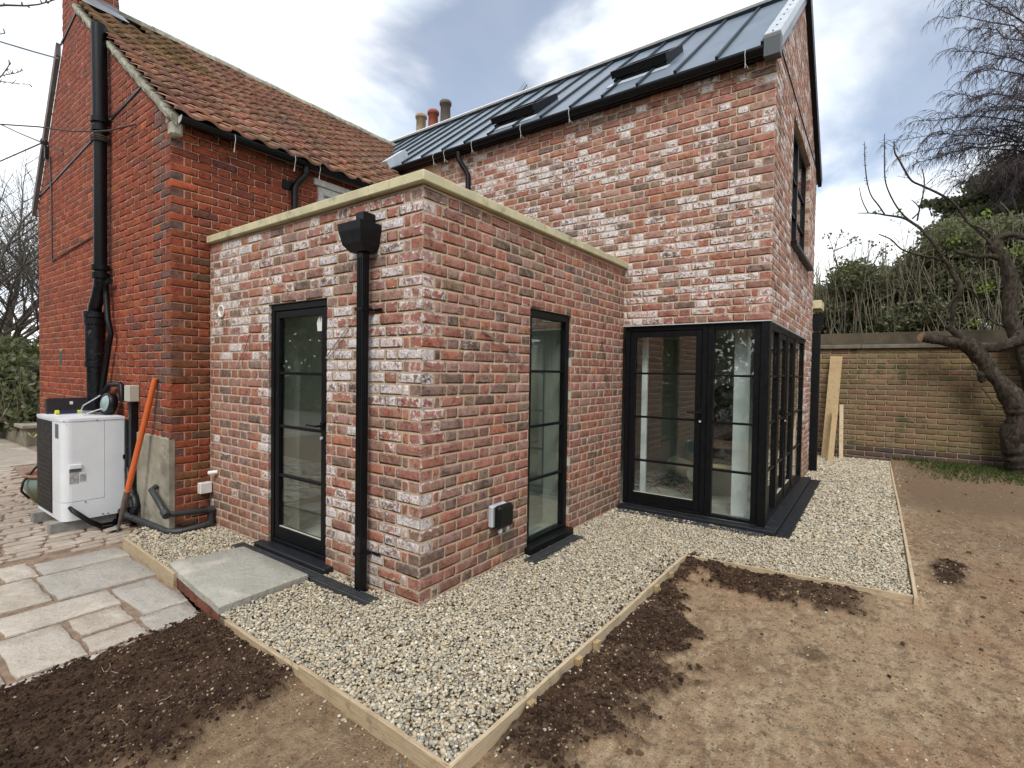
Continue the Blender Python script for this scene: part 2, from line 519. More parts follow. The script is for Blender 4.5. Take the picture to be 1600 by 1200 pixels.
def wood(name, a, b, sc=(2, 40, 40), rough=0.75):
    t = NT(name)
    n = t.noise(t.pos(sc), 3.0, 5, 0.6, 0.4)
    c = t.mix(t.mr(n, 0.3, 0.7), a, b)
    g = t.noise(t.pos(1.0), 6, 4)
    c = t.mix(t.mr(g, 0.5, 0.8, 0, 0.5), c, tuple(q * 0.5 for q in a))
    c = t.mix(t.mr(t.noise(t.pos(tuple(q * 0.25 for q in sc)), 9.0, 2, 0.4, 2.5), 0.64, 0.70, 0, 0.7), c, (0.20, 0.11, 0.05))
    c = t.mix(t.mr(t.noise(t.pos(1.0), 16, 6, 0.75), 0.55, 0.68, 0, 0.55), c, (0.15, 0.10, 0.065))
    t.base(c); t.rough(rough); t.bump(n, 0.25, 0.004)
    return t.mat
M['woodx'] = wood('new_timber_along_x', (0.46, 0.36, 0.22), (0.58, 0.47, 0.32), (2, 40, 60))
M['woody'] = wood('new_timber_along_y', (0.36, 0.27, 0.17), (0.50, 0.40, 0.26), (40, 2, 60))
M['woodz'] = wood('timber_upright', (0.36, 0.25, 0.12), (0.47, 0.35, 0.19), (40, 40, 2))
M['white'] = simple('white_paint', (0.74, 0.77, 0.80), 0.4, 0.05, 4)
M['whitep'] = simple('white_plastic', (0.72, 0.70, 0.66), 0.45, 0.06, 8)
M['oldwhite'] = simple('weathered_white_paint', (0.55, 0.53, 0.48), 0.7, 0.2, 25, dirt=((0.25, 0.22, 0.18), 12, 0.6))
M['beige'] = simple('beige_plastic', (0.46, 0.44, 0.37), 0.5, 0.05, 8)
M['render'] = simple('cement_render', (0.30, 0.28, 0.22), 0.95, 0.3, 5, bump=0.6, dirt=((0.17, 0.15, 0.11), 3, 0.56))
M['verge'] = simple('verge_mortar', (0.29, 0.285, 0.22), 0.95, 0.45, 14, bump=0.9)
M['iron'] = simple('tarred_cast_iron', (0.005, 0.006, 0.008), 0.30, 0.4, 10, bump=0.7, spec=0.35, dirt=((0.15, 0.13, 0.11), 9, 0.60))
M['concrete'] = simple('concrete', (0.24, 0.235, 0.22), 0.95, 0.2, 20, bump=0.4)
M['slate'] = simple('black_stone_sill', (0.014, 0.016, 0.020), 0.45, 0.4, 20, bump=0.2, spec=0.35, dirt=((0.24, 0.25, 0.27), 13, 0.64))
def glass(name='window_glass', tint=(0.94, 0.975, 0.955), refl=1.0):
    t = NT(name)
    for n_ in list(t.t.nodes):
        if n_.type != 'OUTPUT_MATERIAL': t.t.nodes.remove(n_)
    out = [n_ for n_ in t.t.nodes if n_.type == 'OUTPUT_MATERIAL'][0]
    tr = t.n('ShaderNodeBsdfTransparent'); tr.inputs[0].default_value = (*tint, 1)
    gl = t.n('ShaderNodeBsdfGlossy'); gl.inputs['Roughness'].default_value = 0.0; gl.inputs[0].default_value = (1, 1, 1, 1)
    ge = t.n('ShaderNodeNewGeometry'); dt = t.n('ShaderNodeVectorMath', operation='DOT_PRODUCT')
    t.l(ge.outputs['Normal'], dt.inputs[0]); t.l(ge.outputs['Incoming'], dt.inputs[1])
    c_ = t.m('SUBTRACT', 1.0, t.m('ABSOLUTE', dt.outputs['Value']), True)
    k = t.m('ADD', t.m('MULTIPLY', t.m('POWER', c_, 4.5), 0.9), 0.085 * refl, True)
    mx = t.n('ShaderNodeMixShader'); t.l(k, mx.inputs[0]); t.l(tr.outputs[0], mx.inputs[1]); t.l(gl.outputs[0], mx.inputs[2])
    t.l(mx.outputs[0], out.inputs['Surface'])
    return t.mat
M['glass'] = glass()
M['glassroof'] = glass('roof_glass', (0.4, 0.45, 0.45), 6.0)

# ------------------------------------------------------------------ brickwork
def unit_brick(L, seed):
    """rough-faced brick: front at n = 0, running back to n = -1 (scaled to its depth), u 0..1, z 0..1"""
    r = random.Random(seed)
    eu = min(0.012 / L, 0.2); ez = 0.16
    us = [0, eu, 1 - eu, 1]; zs = [0, ez, 1 - ez, 1]
    v = []
    for j, z in enumerate(zs):
        for i, u in enumerate(us):
            edge = i in (0, 3) or j in (0, 3)
            corner = i in (0, 3) and j in (0, 3)
            n = r.uniform(-0.0016, 0.0014) - (0.0020 if edge else 0) - (0.002 if corner else 0)
            du = (r.uniform(0, 0.0012) if i in (0, 3) else r.uniform(-0.003, 0.003)) / L if edge else 0
            dz = r.uniform(-0.0022, 0.0022) / 0.065 if edge else 0
            if i == 0: du = abs(du)
            if i == 3: du = -abs(du)
            v.append((u + du, n, z + dz))
    per = [0, 1, 2, 3, 7, 11, 15, 14, 13, 12, 8, 4]
    f = [(j * 4 + i, j * 4 + i + 1, j * 4 + i + 5, j * 4 + i + 4) for j in range(3) for i in range(3)]
    b = len(v)
    for q in per:
        u, n, z = v[q]
        v.append((min(max(u, 0), 1), -1.0, min(max(z, 0), 1)))
    for k in range(12):
        k2 = (k + 1) % 12
        f.append((per[k2], per[k], b + k, b + k2))
    return v, f

BR_VAR = {'s': [unit_brick(0.215, i) for i in range(8)], 'h': [unit_brick(0.1025, 50 + i) for i in range(8)]}
_bmesh_cache = {}
def brick_mesh(kind, i, depth, mat, long_, flip=False):
    key = (kind, i, depth, mat.name, flip)
    if key not in _bmesh_cache:
        v, f = BR_VAR[kind][i]
        me = bpy.data.meshes.new('brick')
        me.from_pydata([(a, b if b > -0.5 else -depth, c) for a, b, c in v], [], f)
        if flip: me.flip_normals()
        uv = me.uv_layers.new(name='b')
        for pi, pl_ in enumerate(me.polygons):
            for li in pl_.loop_indices:
                q = v[me.loops[li].vertex_index]
                uv.data[li].uv = (q[0], q[2]) if pi < 9 else (1.0 if q[1] < -0.5 else 0.0, q[2])
        sm = [True] * 9 + [False] * 12
        me.polygons.foreach_set('use_smooth', sm)
        me.materials.append(mat)
        me.update()
        _bmesh_cache[key] = me
    return _bmesh_cache[key]

def flemish(u0, u1, a_row, skip_header=False, J=0.010, st=0.215, hd=0.1025):
    """one course from a quoin at u0"""
    out = []; u = u0
    if a_row:
        seq = [st, hd]
    else:
        if not skip_header: out.append((u, u + hd))
        u += hd + J
        out.append((u, u + hd / 2 - J / 2)); u += hd / 2 + J / 2
        seq = [st, hd]
    k = 0
    while u < u1 - 0.02:
        L = seq[k % 2] * rnd.uniform(0.985, 1.015); out.append((u, min(u + L, u1))); u += L + J; k += 1
    return out
def stretcher(u0, u1, a_row, J=0.010, st=0.215):
    out = []; u = u0 - (0 if a_row else st / 2)
    while u < u1 - 0.02:
        out.append((max(u, u0), min(u + st, u1))); u += st + J
    return out

def cut(rects, openings):
    for (a, b, c, d) in openings:
        nxt = []
        for (u0, u1, z0, z1) in rects:
            if u1 <= a or u0 >= b or z1 <= c or z0 >= d:
                nxt.append((u0, u1, z0, z1)); continue
            if u0 < a - 0.018: nxt.append((u0, a, z0, z1))
            if u1 > b + 0.018: nxt.append((b, u1, z0, z1))
            if z1 > d + 0.02: nxt.append((max(u0, a), min(u1, b), max(z0, d), z1))
            if z0 < c - 0.02: nxt.append((max(u0, a), min(u1, b), z0, min(z1, c)))
        rects = nxt
    return rects

class Wall:
    """a plane of brickwork: P = O + u*U + n*N + z; bricks are collected, then linked by lay()"""
    def __init__(s, O, U, N):
        s.O, s.U, s.N = map(lambda q: np.array(q, float), (O, U, N))
        s.flip = np.cross(s.U, -s.N)[2] < 0       # (u, n, z) left-handed?
        s.br = []
    def P(s, u, n, z):
        return s.O + s.U * u + s.N * n + np.array([0, 0, z])
    def courses(s, u0, u1, z0, count, colour, gauge=0.075, J=0.0075, bond=None, openings=(), slope=None, first_a=True, other_corner=True, depth=0.1, umin=None, st=0.2175, hd=0.105):
        for k in range(count):
            a_row = (k % 2 == 0) == first_a
            za, zb = z0 + k * gauge + J / 2, z0 + (k + 1) * gauge - J / 2
            row = bond(u0, u1, a_row, J=J, st=st) if bond is stretcher else flemish(u0, u1, a_row, skip_header=other_corner and not a_row, J=J, st=st, hd=hd)
            rects = [(a, b, za, zb) for a, b in row]
            rects = cut(rects, openings)
            for (a, b, c, d) in rects:
                if umin is not None and b < umin(c): continue
                if slope is not None:
                    lo, hi = slope(d + 0.01)
                    a2, b2 = max(a, lo), min(b, hi)
                    if b2 - a2 < 0.03: continue
                    a, b = a2, b2
                if b - a < 0.015 or d - c < 0.012: continue
                s.br.append((a, b, c, d, depth, colour(a, b, c, k)))

def lay(parent_wall, walls, mat_o, mat_j, name='brick', limit=300, hidden=None):
    """the bricks showing largest become parts of their own, the rest one joined part"""
    items = []
    for w in walls:
        for q in w.br:
            a, b, c, d, dep, colr = q
            pts = [proj(w.P(x, 0, z)) for x, z in ((a, c), (b, c), (b, d), (a, d))]
            zmin = min(p[2] for p in pts)
            area = 0
            if zmin > 0.1:
                for i in range(4):
                    x0, y0, _ = pts[i]; x1, y1, _ = pts[(i + 1) % 4]
                    area += x0 * y1 - x1 * y0
                area = abs(area) / 2
                mx = sum(p[0] for p in pts) / 4; my = sum(p[1] for p in pts) / 4
                if not (-10 < mx < 1610 and -10 < my < 1210): area = 0
            if hidden and hidden(w, a, b, c, d): area = 0
            items.append((area, w, q))
    items.sort(key=lambda t: -t[0])
    single = [t for t in items[:limit] if t[0] > 0]
    rest = items[len(single):]
    for area, w, (a, b, c, d, dep, colr) in single:
        L = b - a
        kind = 's' if L > 0.15 else 'h'
        me = brick_mesh(kind, rnd.randrange(8), 1.0, mat_o, L)
        o = bpy.data.objects.new(name, me)
        # local axes: x = U, y = N, z up, mirrored where needed by a negative scale-free basis
        p = w.P(a, 0, c)
        X = Vector(w.U) * L; Y = Vector(w.N); Z = Vector((0, 0, d - c))
        m = Matrix(((X.x, Y.x, Z.x, p[0]), (X.y, Y.y, Z.y, p[1]), (X.z, Y.z, Z.z, p[2]), (0, 0, 0, 1)))
        # the mesh runs back 1 m per unit: use a depth variant instead
        me = brick_mesh(kind, rnd.randrange(8), dep, mat_o, L)
        o.data = me
        o.color = colr
        COL.objects.link(o)
        o.parent = parent_wall
        o.matrix_basis = m
    if rest:
        V = []; Fc = []; C = []; UVs = []
        base = 0
        for area, w, (a, b, c, d, dep, colr) in rest:
            L = b - a
            v, f = BR_VAR['s' if L > 0.15 else 'h'][rnd.randrange(8)]
            arr = np.array(v)
            n = np.where(arr[:, 1] < -0.5, -dep, arr[:, 1])
            pts = w.O + np.outer(a + arr[:, 0] * L, w.U) + np.outer(n, w.N)
            pts[:, 2] += c + arr[:, 2] * (d - c)
            V.append(pts); Fc.append(np.array(f) + base); base += len(v)
            C.append(np.tile(np.array(colr), (len(v), 1))); UVs.append(arr[:, [0, 2]])
        V = np.vstack(V); Fc = np.vstack(Fc); C = np.vstack(C); UVs = np.vstack(UVs)
        o = np_mesh(name, V, Fc, mat_j, parent_wall, col=C, smooth=False, kind='stuff')
        uv = o.data.uv_layers.new(name='b')
        lu = UVs[Fc.ravel()].copy(); nb_ = len(Fc) // 21; lv = lu.reshape(nb_, 21, 4, 2); back = (Fc.reshape(nb_, 21, 4) - np.arange(nb_)[:, None, None] * 28) >= 16
        lv[:, 9:, :, 0] = np.where(back[:, 9:], 1.0, 0.0)
        uv.data.foreach_set('uv', lv.astype(np.float32).ravel())
        sm = np.tile(np.array([True] * 9 + [False] * 12), len(Fc) // 21)
        o.data.polygons.foreach_set('use_smooth', sm)

def panel_boxes(u0, u1, z0, z1, openings):
    """the wall rectangle less its openings, as rectangles"""
    us = sorted({u0, u1, *[max(min(o[0], u1), u0) for o in openings], *[max(min(o[1], u1), u0) for o in openings]})
    out = []
    for a, b in zip(us[:-1], us[1:]):
        if b - a < 1e-4: continue
        segs = [(z0, z1)]
        for (p, q, c, d) in openings:
            if p < (a + b) / 2 < q:
                ns = []
                for (s0, s1) in segs:
                    if c > s0: ns.append((s0, min(c, s1)))
                    if d < s1: ns.append((max(d, s0), s1))
                    if c >= s1 or d <= s0: ns = ns
                segs = [x for x in ns if x[1] - x[0] > 1e-4]
        out += [(a, b, c, d) for c, d in segs]
    return out

def backing(w, rects, thick, face=-0.0028, mats=('mortar', 'plaster'), poly=None, reveal=0):
    """solid wall behind the bricks: mortar outside, plaster inside"""
    mb = MB()
    for (a, b, c, d) in rects:
        vs = [w.P(x, n, z) for n in (face, -thick) for x, z in ((a, c), (b, c), (b, d), (a, d))]
        f = [(0, 1, 2, 3), (7, 6, 5, 4), (0, 4, 5, 1), (1, 5, 6, 2), (2, 6, 7, 3), (3, 7, 4, 0)]
        for i, q in enumerate(f):
            mb.add([vs[k] for k in q], [(0, 1, 2, 3)], 1 if i == 1 else (reveal if i > 1 else 0))
    if poly:
        vs = [w.P(x, face, z) for x, z in poly] + [w.P(x, -thick, z) for x, z in poly]
        n = len(poly)
        mb.add(vs, [tuple(range(n)), tuple(range(n, 2 * n))[::-1]] + [(i, (i + 1) % n, n + (i + 1) % n, n + i) for i in range(n)], 0)
    return mb

# colours of single bricks (linear)
def pick(pal):
    t = rnd.random() * sum(p[0] for p in pal)
    for wgt, c in pal:
        t -= wgt
        if t <= 0: break
    j = rnd.uniform(0.85, 1.15)
    return tuple(min(1, q * j * rnd.uniform(0.93, 1.07)) for q in c)
RECL = [(28, (0.335, 0.105, 0.070)), (24, (0.37, 0.145, 0.105)), (18, (0.34, 0.19, 0.155)), (7, (0.43, 0.14, 0.070)),
        (9, (0.105, 0.082, 0.070)), (8, (0.18, 0.13, 0.11)), (9, (0.22, 0.09, 0.068)), (6, (0.20, 0.135, 0.085))]
def col_right(a, b, c, k):
    w = 0.0
    if a < 0.15 and rnd.random() < 0.6: w = rnd.uniform(0.1, 0.6)
    elif rnd.random() < 0.10: w = rnd.uniform(0.1, 0.35)
    return (*pick(RECL), w)
def bloom(a, c, s):
    v = float(fbm(np.array([a * 1.7 + s]), np.array([c * 2.1 + s]), 3)[0])
    return 0.55 + 0.95 * max(0.0, min(1.0, (v - 0.40) / 0.2))
def col_left(a, b, c, k):
    p = 0.6 if c > 1.2 else 0.36
    if a < 1.05: p += 0.2
    if a > 1.8 and c < 1.5: p = 0.06
    p *= bloom(a, c, 3.0)
    w = rnd.uniform(0.2, 1.0) if rnd.random() < p else rnd.uniform(0, 0.25)
    return (*pick(RECL), w)
def col_wing(a, b, c, k):
    p = 0.74
    if c > 3.9: p = 0.3
    if c < 2.2: p = 0.4
    p *= bloom(a, c, 11.0)
    w = rnd.uniform(0.2, 0.98) if rnd.random() < p else rnd.uniform(0, 0.25)
    return (*pick(RECL), w)
def col_gable(a, b, c, k):
    w = rnd.uniform(0.25, 0.85) if rnd.random() < 0.5 else rnd.uniform(0, 0.2)
    return (*pick(RECL), w)
OLD = [(34, (0.285, 0.066, 0.032)), (28, (0.26, 0.062, 0.032)), (14, (0.32, 0.080, 0.034)), (12, (0.22, 0.058, 0.036)), (4, (0.15, 0.058, 0.044)), (3, (0.34, 0.105, 0.042))]
def col_oldg(a, b, c, k):
    q = pick(OLD)
    if a < 0.25 and rnd.random() < 0.7: q = pick([(1, (0.14, 0.085, 0.07)), (1, (0.19, 0.09, 0.065))])
    if c > 3.85: q = tuple(x * 0.5 + y * 0.5 for x, y in zip(q, (0.22, 0.075, 0.055)))
    return (*q, 0)
def col_oldf(a, b, c, k):
    q = pick(OLD)
    if a < 0.3 and c < 2.6: q = pick([(2, (0.19, 0.078, 0.036)), (4, (0.25, 0.068, 0.03)), (1, (0.13, 0.075, 0.045))])
    return (*q, 0)

L1, P_, XO, YO = 3.0025, 1.4346, -0.324, 2.76
HEAD = 1.945

# ================================================================== single-storey extension
ext = empty('brick_extension', (0, 0, 0), 'single-storey flat-roofed brick extension with pale stone coping at the centre', 'extension')
wR = Wall((0, 0, 0), (1, 0, 0), (0, -1, 0))
wL = Wall((0, 0, 0), (0, 1, 0), (-1, 0, 0))
opR = [(1.185, 1.85, 0.03, HEAD)]
opL = [(0.965, 1.752, 0.02, HEAD)]
wR.courses(0, L1 - 0.002, -0.075, 35, col_right, openings=opR, first_a=True, other_corner=True)
wL.courses(0, YO - 0.004, -0.075, 35, col_left, openings=opL, first_a=False, other_corner=True)
grow_ = lambda ops, e=0.006: [(a - e, b + e, c - e, d + e) for a, b, c, d in ops]
mR = backing(wR, panel_boxes(0.003, L1, -0.2, 2.56, grow_(opR)), 0.28, reveal=1)
oR = mR.build('wall', [M['mortar'], M['plaster']], ext)
mL = backing(wL, panel_boxes(0.003, YO, -0.2, 2.56, grow_(opL)), 0.28, reveal=1)
oL = mL.build('wall', [M['mortar'], M['plaster']], ext)
lay(oR, [wR], M['brick_o'], M['brick_j'], limit=150)
lay(oL, [wL], M['brick_o'], M['brick_j'], limit=150)

# coping: cast stone lengths with fine joints
def coping_run(parent, axis, lo, hi, joints, across, z0=2.567, z1=2.632):
    es = [lo] + joints + [hi]
    for a, b in zip(es[:-1], es[1:]):
        mb = MB()
        if axis == 'x': mb.bbox(a + 0.0015, b - 0.0015, across[0], across[1], z0, z1, 0.006)
        else: mb.bbox(across[0], across[1], a + 0.0015, b - 0.0015, z0, z1, 0.006)
        mb.build('coping_stone', M['coping'], parent)
coping_run(ext, 'x', -0.04, L1 - 0.006, [0.54, 1.16, 1.95, 2.45], (-0.04, 0.27))
coping_run(ext, 'y', 0.272, YO - 0.008, [0.47, 1.25, 2.02], (-0.04, 0.27))
fr_ = MB(); cl_ = MB()  # opening left in the middle for the added roof light
for (a, b, c, d) in ((0.2, 0.9, 0.2, YO - 0.02), (2.4, L1 + 0.2, 0.2, YO - 0.02), (0.9, 2.4, 0.2, 0.8), (0.9, 2.4, 2.1, YO - 0.02)):
    fr_.box(a, b, c, d, 2.36, 2.54); cl_.box(max(a, 0.27), min(b, L1 + 0.1), max(c, 0.27), d, 2.30, 2.34)
fr_.build('flat_roof', M['lead'], ext); cl_.build('ceiling', M['plaster'], ext)
rl_ = MB().box(0.86, 2.44, 0.76, 2.14, 2.545, 2.56).build('added_roof_light', M['glass'], ext)  # unseen glazing added over the opening to brighten the room below
MB().box(0.27, L1 + 0.006, 0.27, YO - 0.006, -0.12, 0.0).build('floor', M['floor'], ext)

def framed_door(parent, w, a, b, z0, z1, bars, name, fw=0.045, lw=0.055, inset=-0.055, handle=None, leaf=True, low=0.10, barw=0.022, cleats=False):
    """black metal door or light in the opening a..b: outer frame, leaf, bars, panes (thing > door > parts)"""
    dep = 0.06
    def bx(mb, u0, u1, n0, n1, c, d):
        p, q = w.P(u0, n0, c), w.P(u1, n1, d)
        mb.bbox(p[0], q[0], p[1], q[1], p[2], q[2], 0.003)
    fr = MB()
    bx(fr, a, a + fw, inset - dep, inset, z0, z1); bx(fr, b - fw, b, inset - dep, inset, z0, z1)
    bx(fr, a + fw, b - fw, inset - dep, inset, z1 - fw, z1); bx(fr, a + fw, b - fw, inset - dep, inset, z0, z0 + 0.03)
    door = fr.build(name, M['black'], parent)
    a1, b1, c1, d1 = a + fw + 0.004, b - fw - 0.004, z0 + 0.034, z1 - fw - 0.004
    if leaf:
        lf = MB(); li = inset - 0.008
        bx(lf, a1, a1 + lw, li - 0.05, li, c1, d1); bx(lf, b1 - lw, b1, li - 0.05, li, c1, d1)
        bx(lf, a1 + lw, b1 - lw, li - 0.05, li, d1 - lw, d1); bx(lf, a1 + lw, b1 - lw, li - 0.05, li, c1, c1 + low)
        lf.build('leaf_frame', M['black'], door)
        g0, g1, h0, h1 = a1 + lw, b1 - lw, c1 + low, d1 - lw
        # thin pale gasket at the foot of the glass
        gk = MB(); bx(gk, g0, g1, inset - 0.03, inset - 0.014, h0, h0 + 0.006); gk.build('gasket', M['beige'], door)
    else:
        g0, g1, h0, h1 = a1, b1, c1, d1
    for zb in bars:
        m = MB(); bx(m, g0, g1, inset - 0.045, inset - 0.012, zb - barw / 2, zb + barw / 2); m.build('glazing_bar', M['black'], door)
    zs = [h0] + list(bars) + [h1]
    for c, d in zip(zs[:-1], zs[1:]):
        m = MB()
        p, q = w.P(g0, inset - 0.034, c + (barw / 2 if c != h0 else 0)), w.P(g1, inset - 0.028, d - (barw / 2 if d != h1 else 0))
        m.box(p[0], q[0], p[1], q[1], p[2], q[2]); m.build('pane', M['glass'], door)
    if handle:
        hu, hz, dirn = handle
        m = MB()
        p0 = w.P(hu, inset + 0.0, hz); p1 = w.P(hu, inset + 0.045, hz); p2 = w.P(hu + dirn * 0.12, inset + 0.048, hz + 0.003)
        m.tube([p0, p1], 0.009, 8); m.tube([p1, p2], 0.009, 8)
        q0, q1 = w.P(hu - 0.014, inset - 0.006, hz - 0.03), w.P(hu + 0.014, inset + 0.006, hz + 0.03)
        m.bbox(q0[0], q1[0], q0[1], q1[1], q0[2], q1[2], 0.004)
        m.build('door_handle', M['blackplastic'], door)
        m = MB(); q0 = w.P(hu, inset - 0.004, hz - 0.09); q1 = w.P(hu, inset + 0.008, hz - 0.09); m.cyl(q0, q1, 0.011, 12)
        m.build('lock', M['galv'], door)
    return door
dL = framed_door(ext, wL, 0.967, 1.750, 0.030, HEAD - 0.004, [0.58, 0.975, 1.40], 'glazed_door', handle=(1.05, 1.02, 1), inset=-0.022)
dR = framed_door(ext, wR, 1.187, 1.848, 0.042, HEAD - 0.004, [0.55, 0.99, 1.445], 'tall_window', leaf=False, fw=0.055, inset=-0.022)
# stone thresholds
MB().bbox(-0.075, 0.05, 0.87, 1.83, -0.02, 0.028, 0.006).build('door_sill', M['slate'], ext)
MB().bbox(1.15, 1.855, -0.055, 0.05, -0.02, 0.040, 0.006).build('window_sill', M['blackplastic'], ext)

# hopper head and square ribbed downpipe
hp = MB()
y0, y1 = 0.373, 0.607
def frust(mb, top, bot):
    (a, b, c, d, z) = top; (e, f, g, h, z2) = bot
    vs = [(a, c, z), (b, c, z), (b, d, z), (a, d, z), (e, g, z2), (f, g, z2), (f, h, z2), (e, h, z2)]
    mb.add(vs, [(0, 1, 2, 3), (7, 6, 5, 4), (4, 5, 1, 0), (5, 6, 2, 1), (6, 7, 3, 2), (7, 4, 0, 3)])
frust(hp, (-0.17, -0.004, y0, y1, 2.372), (-0.165, -0.004, y0 + 0.006, y1 - 0.006, 2.322))
frust(hp, (-0.165, -0.004, y0 + 0.006, y1 - 0.006, 2.322), (-0.150, -0.004, y0 + 0.022, y1 - 0.026, 2.240))
frust(hp, (-0.150, -0.004, y0 + 0.022, y1 - 0.026, 2.240), (-0.112, -0.012, 0.41, 0.55, 2.195))
hopper = hp.build('rain_hopper', M['blackplastic'], ext)
m = MB(); m.bbox(-0.10, -0.002, 0.435, 0.515, 2.374, 2.45, 0.004); m.build('outlet_spout', M['blackplastic'], hopper)
dp = MB()
dp.bbox(-0.096, -0.038, 0.446, 0.506, -0.03, 2.196, 0.004)
for yy in (0.461, 0.476, 0.491): dp.box(-0.0995, -0.0955, yy - 0.003, yy + 0.003, 0.35, 2.16)
for xx in (-0.082, -0.067, -0.052): dp.box(xx - 0.003, xx + 0.003, 0.4425, 0.4465, 0.35, 2.16)
pipe = dp.build('downpipe', M['blackplastic'], ext)
for zz in (1.82, 0.22):
    m = MB(); m.box(-0.102, -0.012, 0.440, 0.512, zz, zz + 0.018); m.bbox(-0.012, -0.001, 0.36, 0.440, zz + 0.002, zz + 0.016, 0.002)
    m.cyl((-0.012, 0.36, zz + 0.01), (-0.03, 0.36, zz + 0.01), 0.006, 8)
    m.build('pipe_clip', M['blackplastic'], ext)
# flue sleeve, cable tails, outdoor socket
m = MB(); m.lathe((0, 2.535, 1.94), [(0.038, 0.02), (0.040, -0.012), (0.056, -0.016), (0.058, -0.010), (0.052, 0.0)], 20, axis='x'); m.build('flue_sleeve', M['whitep'], ext)
m = MB(); m.cyl((0.0, 2.61, 0.485), (-0.06, 2.66, 0.478), 0.020, 12); m.build('overflow_pipe', M['whitep'], ext)
def tail(pts, parent, mat, r=0.003, name='cable_tail'):
    m = MB()
    for k in range(2):
        m.tube([(p[0] - 0.004 * k, p[1] - 0.002 * k, p[2] - 0.007 * k) for p in pts], r, 5)
    m.build(name, mat, parent)
M['cable'] = simple('grey_cable', (0.23, 0.22, 0.20), 0.5, 0.1, 10)
M['darkcable'] = simple('dark_cable', (0.05, 0.045, 0.04), 0.5, 0.1, 10)
tail([(0.575, 0, 1.722), (0.60, -0.012, 1.718), (0.72, -0.02, 1.665), (0.85, -0.02, 1.62), (0.96, -0.018, 1.56), (1.06, -0.02, 1.495), (1.10, -0.016, 1.475)], ext, M['cable'])
tail([(0, 0.711, 1.725), (-0.012, 0.72, 1.72), (-0.018, 0.78, 1.66), (-0.018, 0.88, 1.58), (-0.012, 0.955, 1.52)], ext, M['cable'])
tail([(0, 2.028, 1.722), (-0.012, 2.03, 1.71), (-0.016, 2.09, 1.60), (-0.016, 2.17, 1.52), (-0.012, 2.24, 1.44)], ext, M['darkcable'], 0.002)
tail([(2.468, 0, 1.733), (2.472, -0.012, 1.72), (2.52, -0.016, 1.60), (2.56, -0.016, 1.45), (2.575, -0.012, 1.31)], ext, M['darkcable'], 0.002)
sk = MB(); sk.bbox(0.665, 0.845, -0.045, -0.001, 0.315, 0.475, 0.010); sock = sk.build('outdoor_socket', M['galv'], ext)
m = MB(); m.bbox(0.672, 0.852, -0.105, -0.047, 0.312, 0.478, 0.018); m.build('socket_cover', M['blackplastic'], sock)
for xx in (0.72, 0.805):
    m = MB(); m.lathe((xx, -0.075, 0.292), [(0.0, -0.022), (0.014, -0.020), (0.017, 0.0), (0.014, 0.02), (0.0, 0.024)], 12); m.build('cable_gland', M['galv'], sock)

# ================================================================== two-storey wing
WX1 = L1 + 3.68                                         # far face of the wing
RX, RZ = L1 + 1.85, 6.035                                 # ridge
EZ = 4.40
rs = (RZ - EZ) / (RX - (L1 - 0.14))
wing = empty('brick_wing', (L1, -P_, 0), 'two-storey brick wing with metal seam roof and black glazed corner', 'house')
wF = Wall((L1, -P_, 0), (0, 1, 0), (-1, 0, 0))
wG = Wall((L1, -P_, 0), (1, 0, 0), (0, -1, 0))
MB().box(L1 + 0.01, WX1 - 0.29, -P_ + 0.07, 4.19, -0.12, 0.0).build('floor', M['floor'], wing)
UW = (1.20, 2.86, 2.93, 4.32)
opF = [(-0.01, P_ + 0.0, -1, HEAD + 0.005)]
opG = [(-0.01, 2.93, -1, HEAD + 0.005), UW]
NZ = 26
wF.courses(0, P_ + YO, HEAD + 0.006 - 0.0 , 33, col_wing, openings=[(P_, 9, 0, 2.57)], first_a=True)
wF.br = [b for b in wF.br if b[3] < EZ + 0.02]
def gslope(z):
    if z <= EZ + 0.05: return (-1, 9)
    lo = (z - EZ) / rs - 0.14 + 0.05
    return (lo, 3.70 - lo)
wG.courses(0, 3.68, HEAD + 0.006, 56, col_gable, openings=[UW], first_a=False, slope=gslope)
wG.courses(2.935, 3.68, HEAD + 0.006 - 27 * 0.075, 27, col_gable, first_a=True, other_corner=False)
mF = backing(wF, [(0.003, P_ + YO + 1.6, HEAD + 0.006, EZ)], 0.28)
oF = mF.build('wall', [M['mortar'], M['plaster']], wing)
apex = 1.85
mG = backing(wG, panel_boxes(0.003, 3.68, -0.2, EZ, [(-1, 2.936, -1, HEAD + 0.006)] + grow_([UW])), 0.28,
             poly=[(0.02, EZ), (3.68, EZ), (apex + 0.02, RZ - 0.1), (apex - 0.02, RZ - 0.1)])
oG = mG.build('wall', [M['mortar'], M['plaster']], wing)
lay(oF, [wF], M['brick_o'], M['brick_j'], limit=240, hidden=lambda w, a, b, c, d: (a > P_ + 0.05 and proj(w.P(a, 0, c))[1] > proj((0, 0, 2.6))[1] + (proj(w.P(a, 0, c))[0] - 660) * 0.44))
lay(oG, [wG], M['brick_o'], M['brick_j'], limit=60)
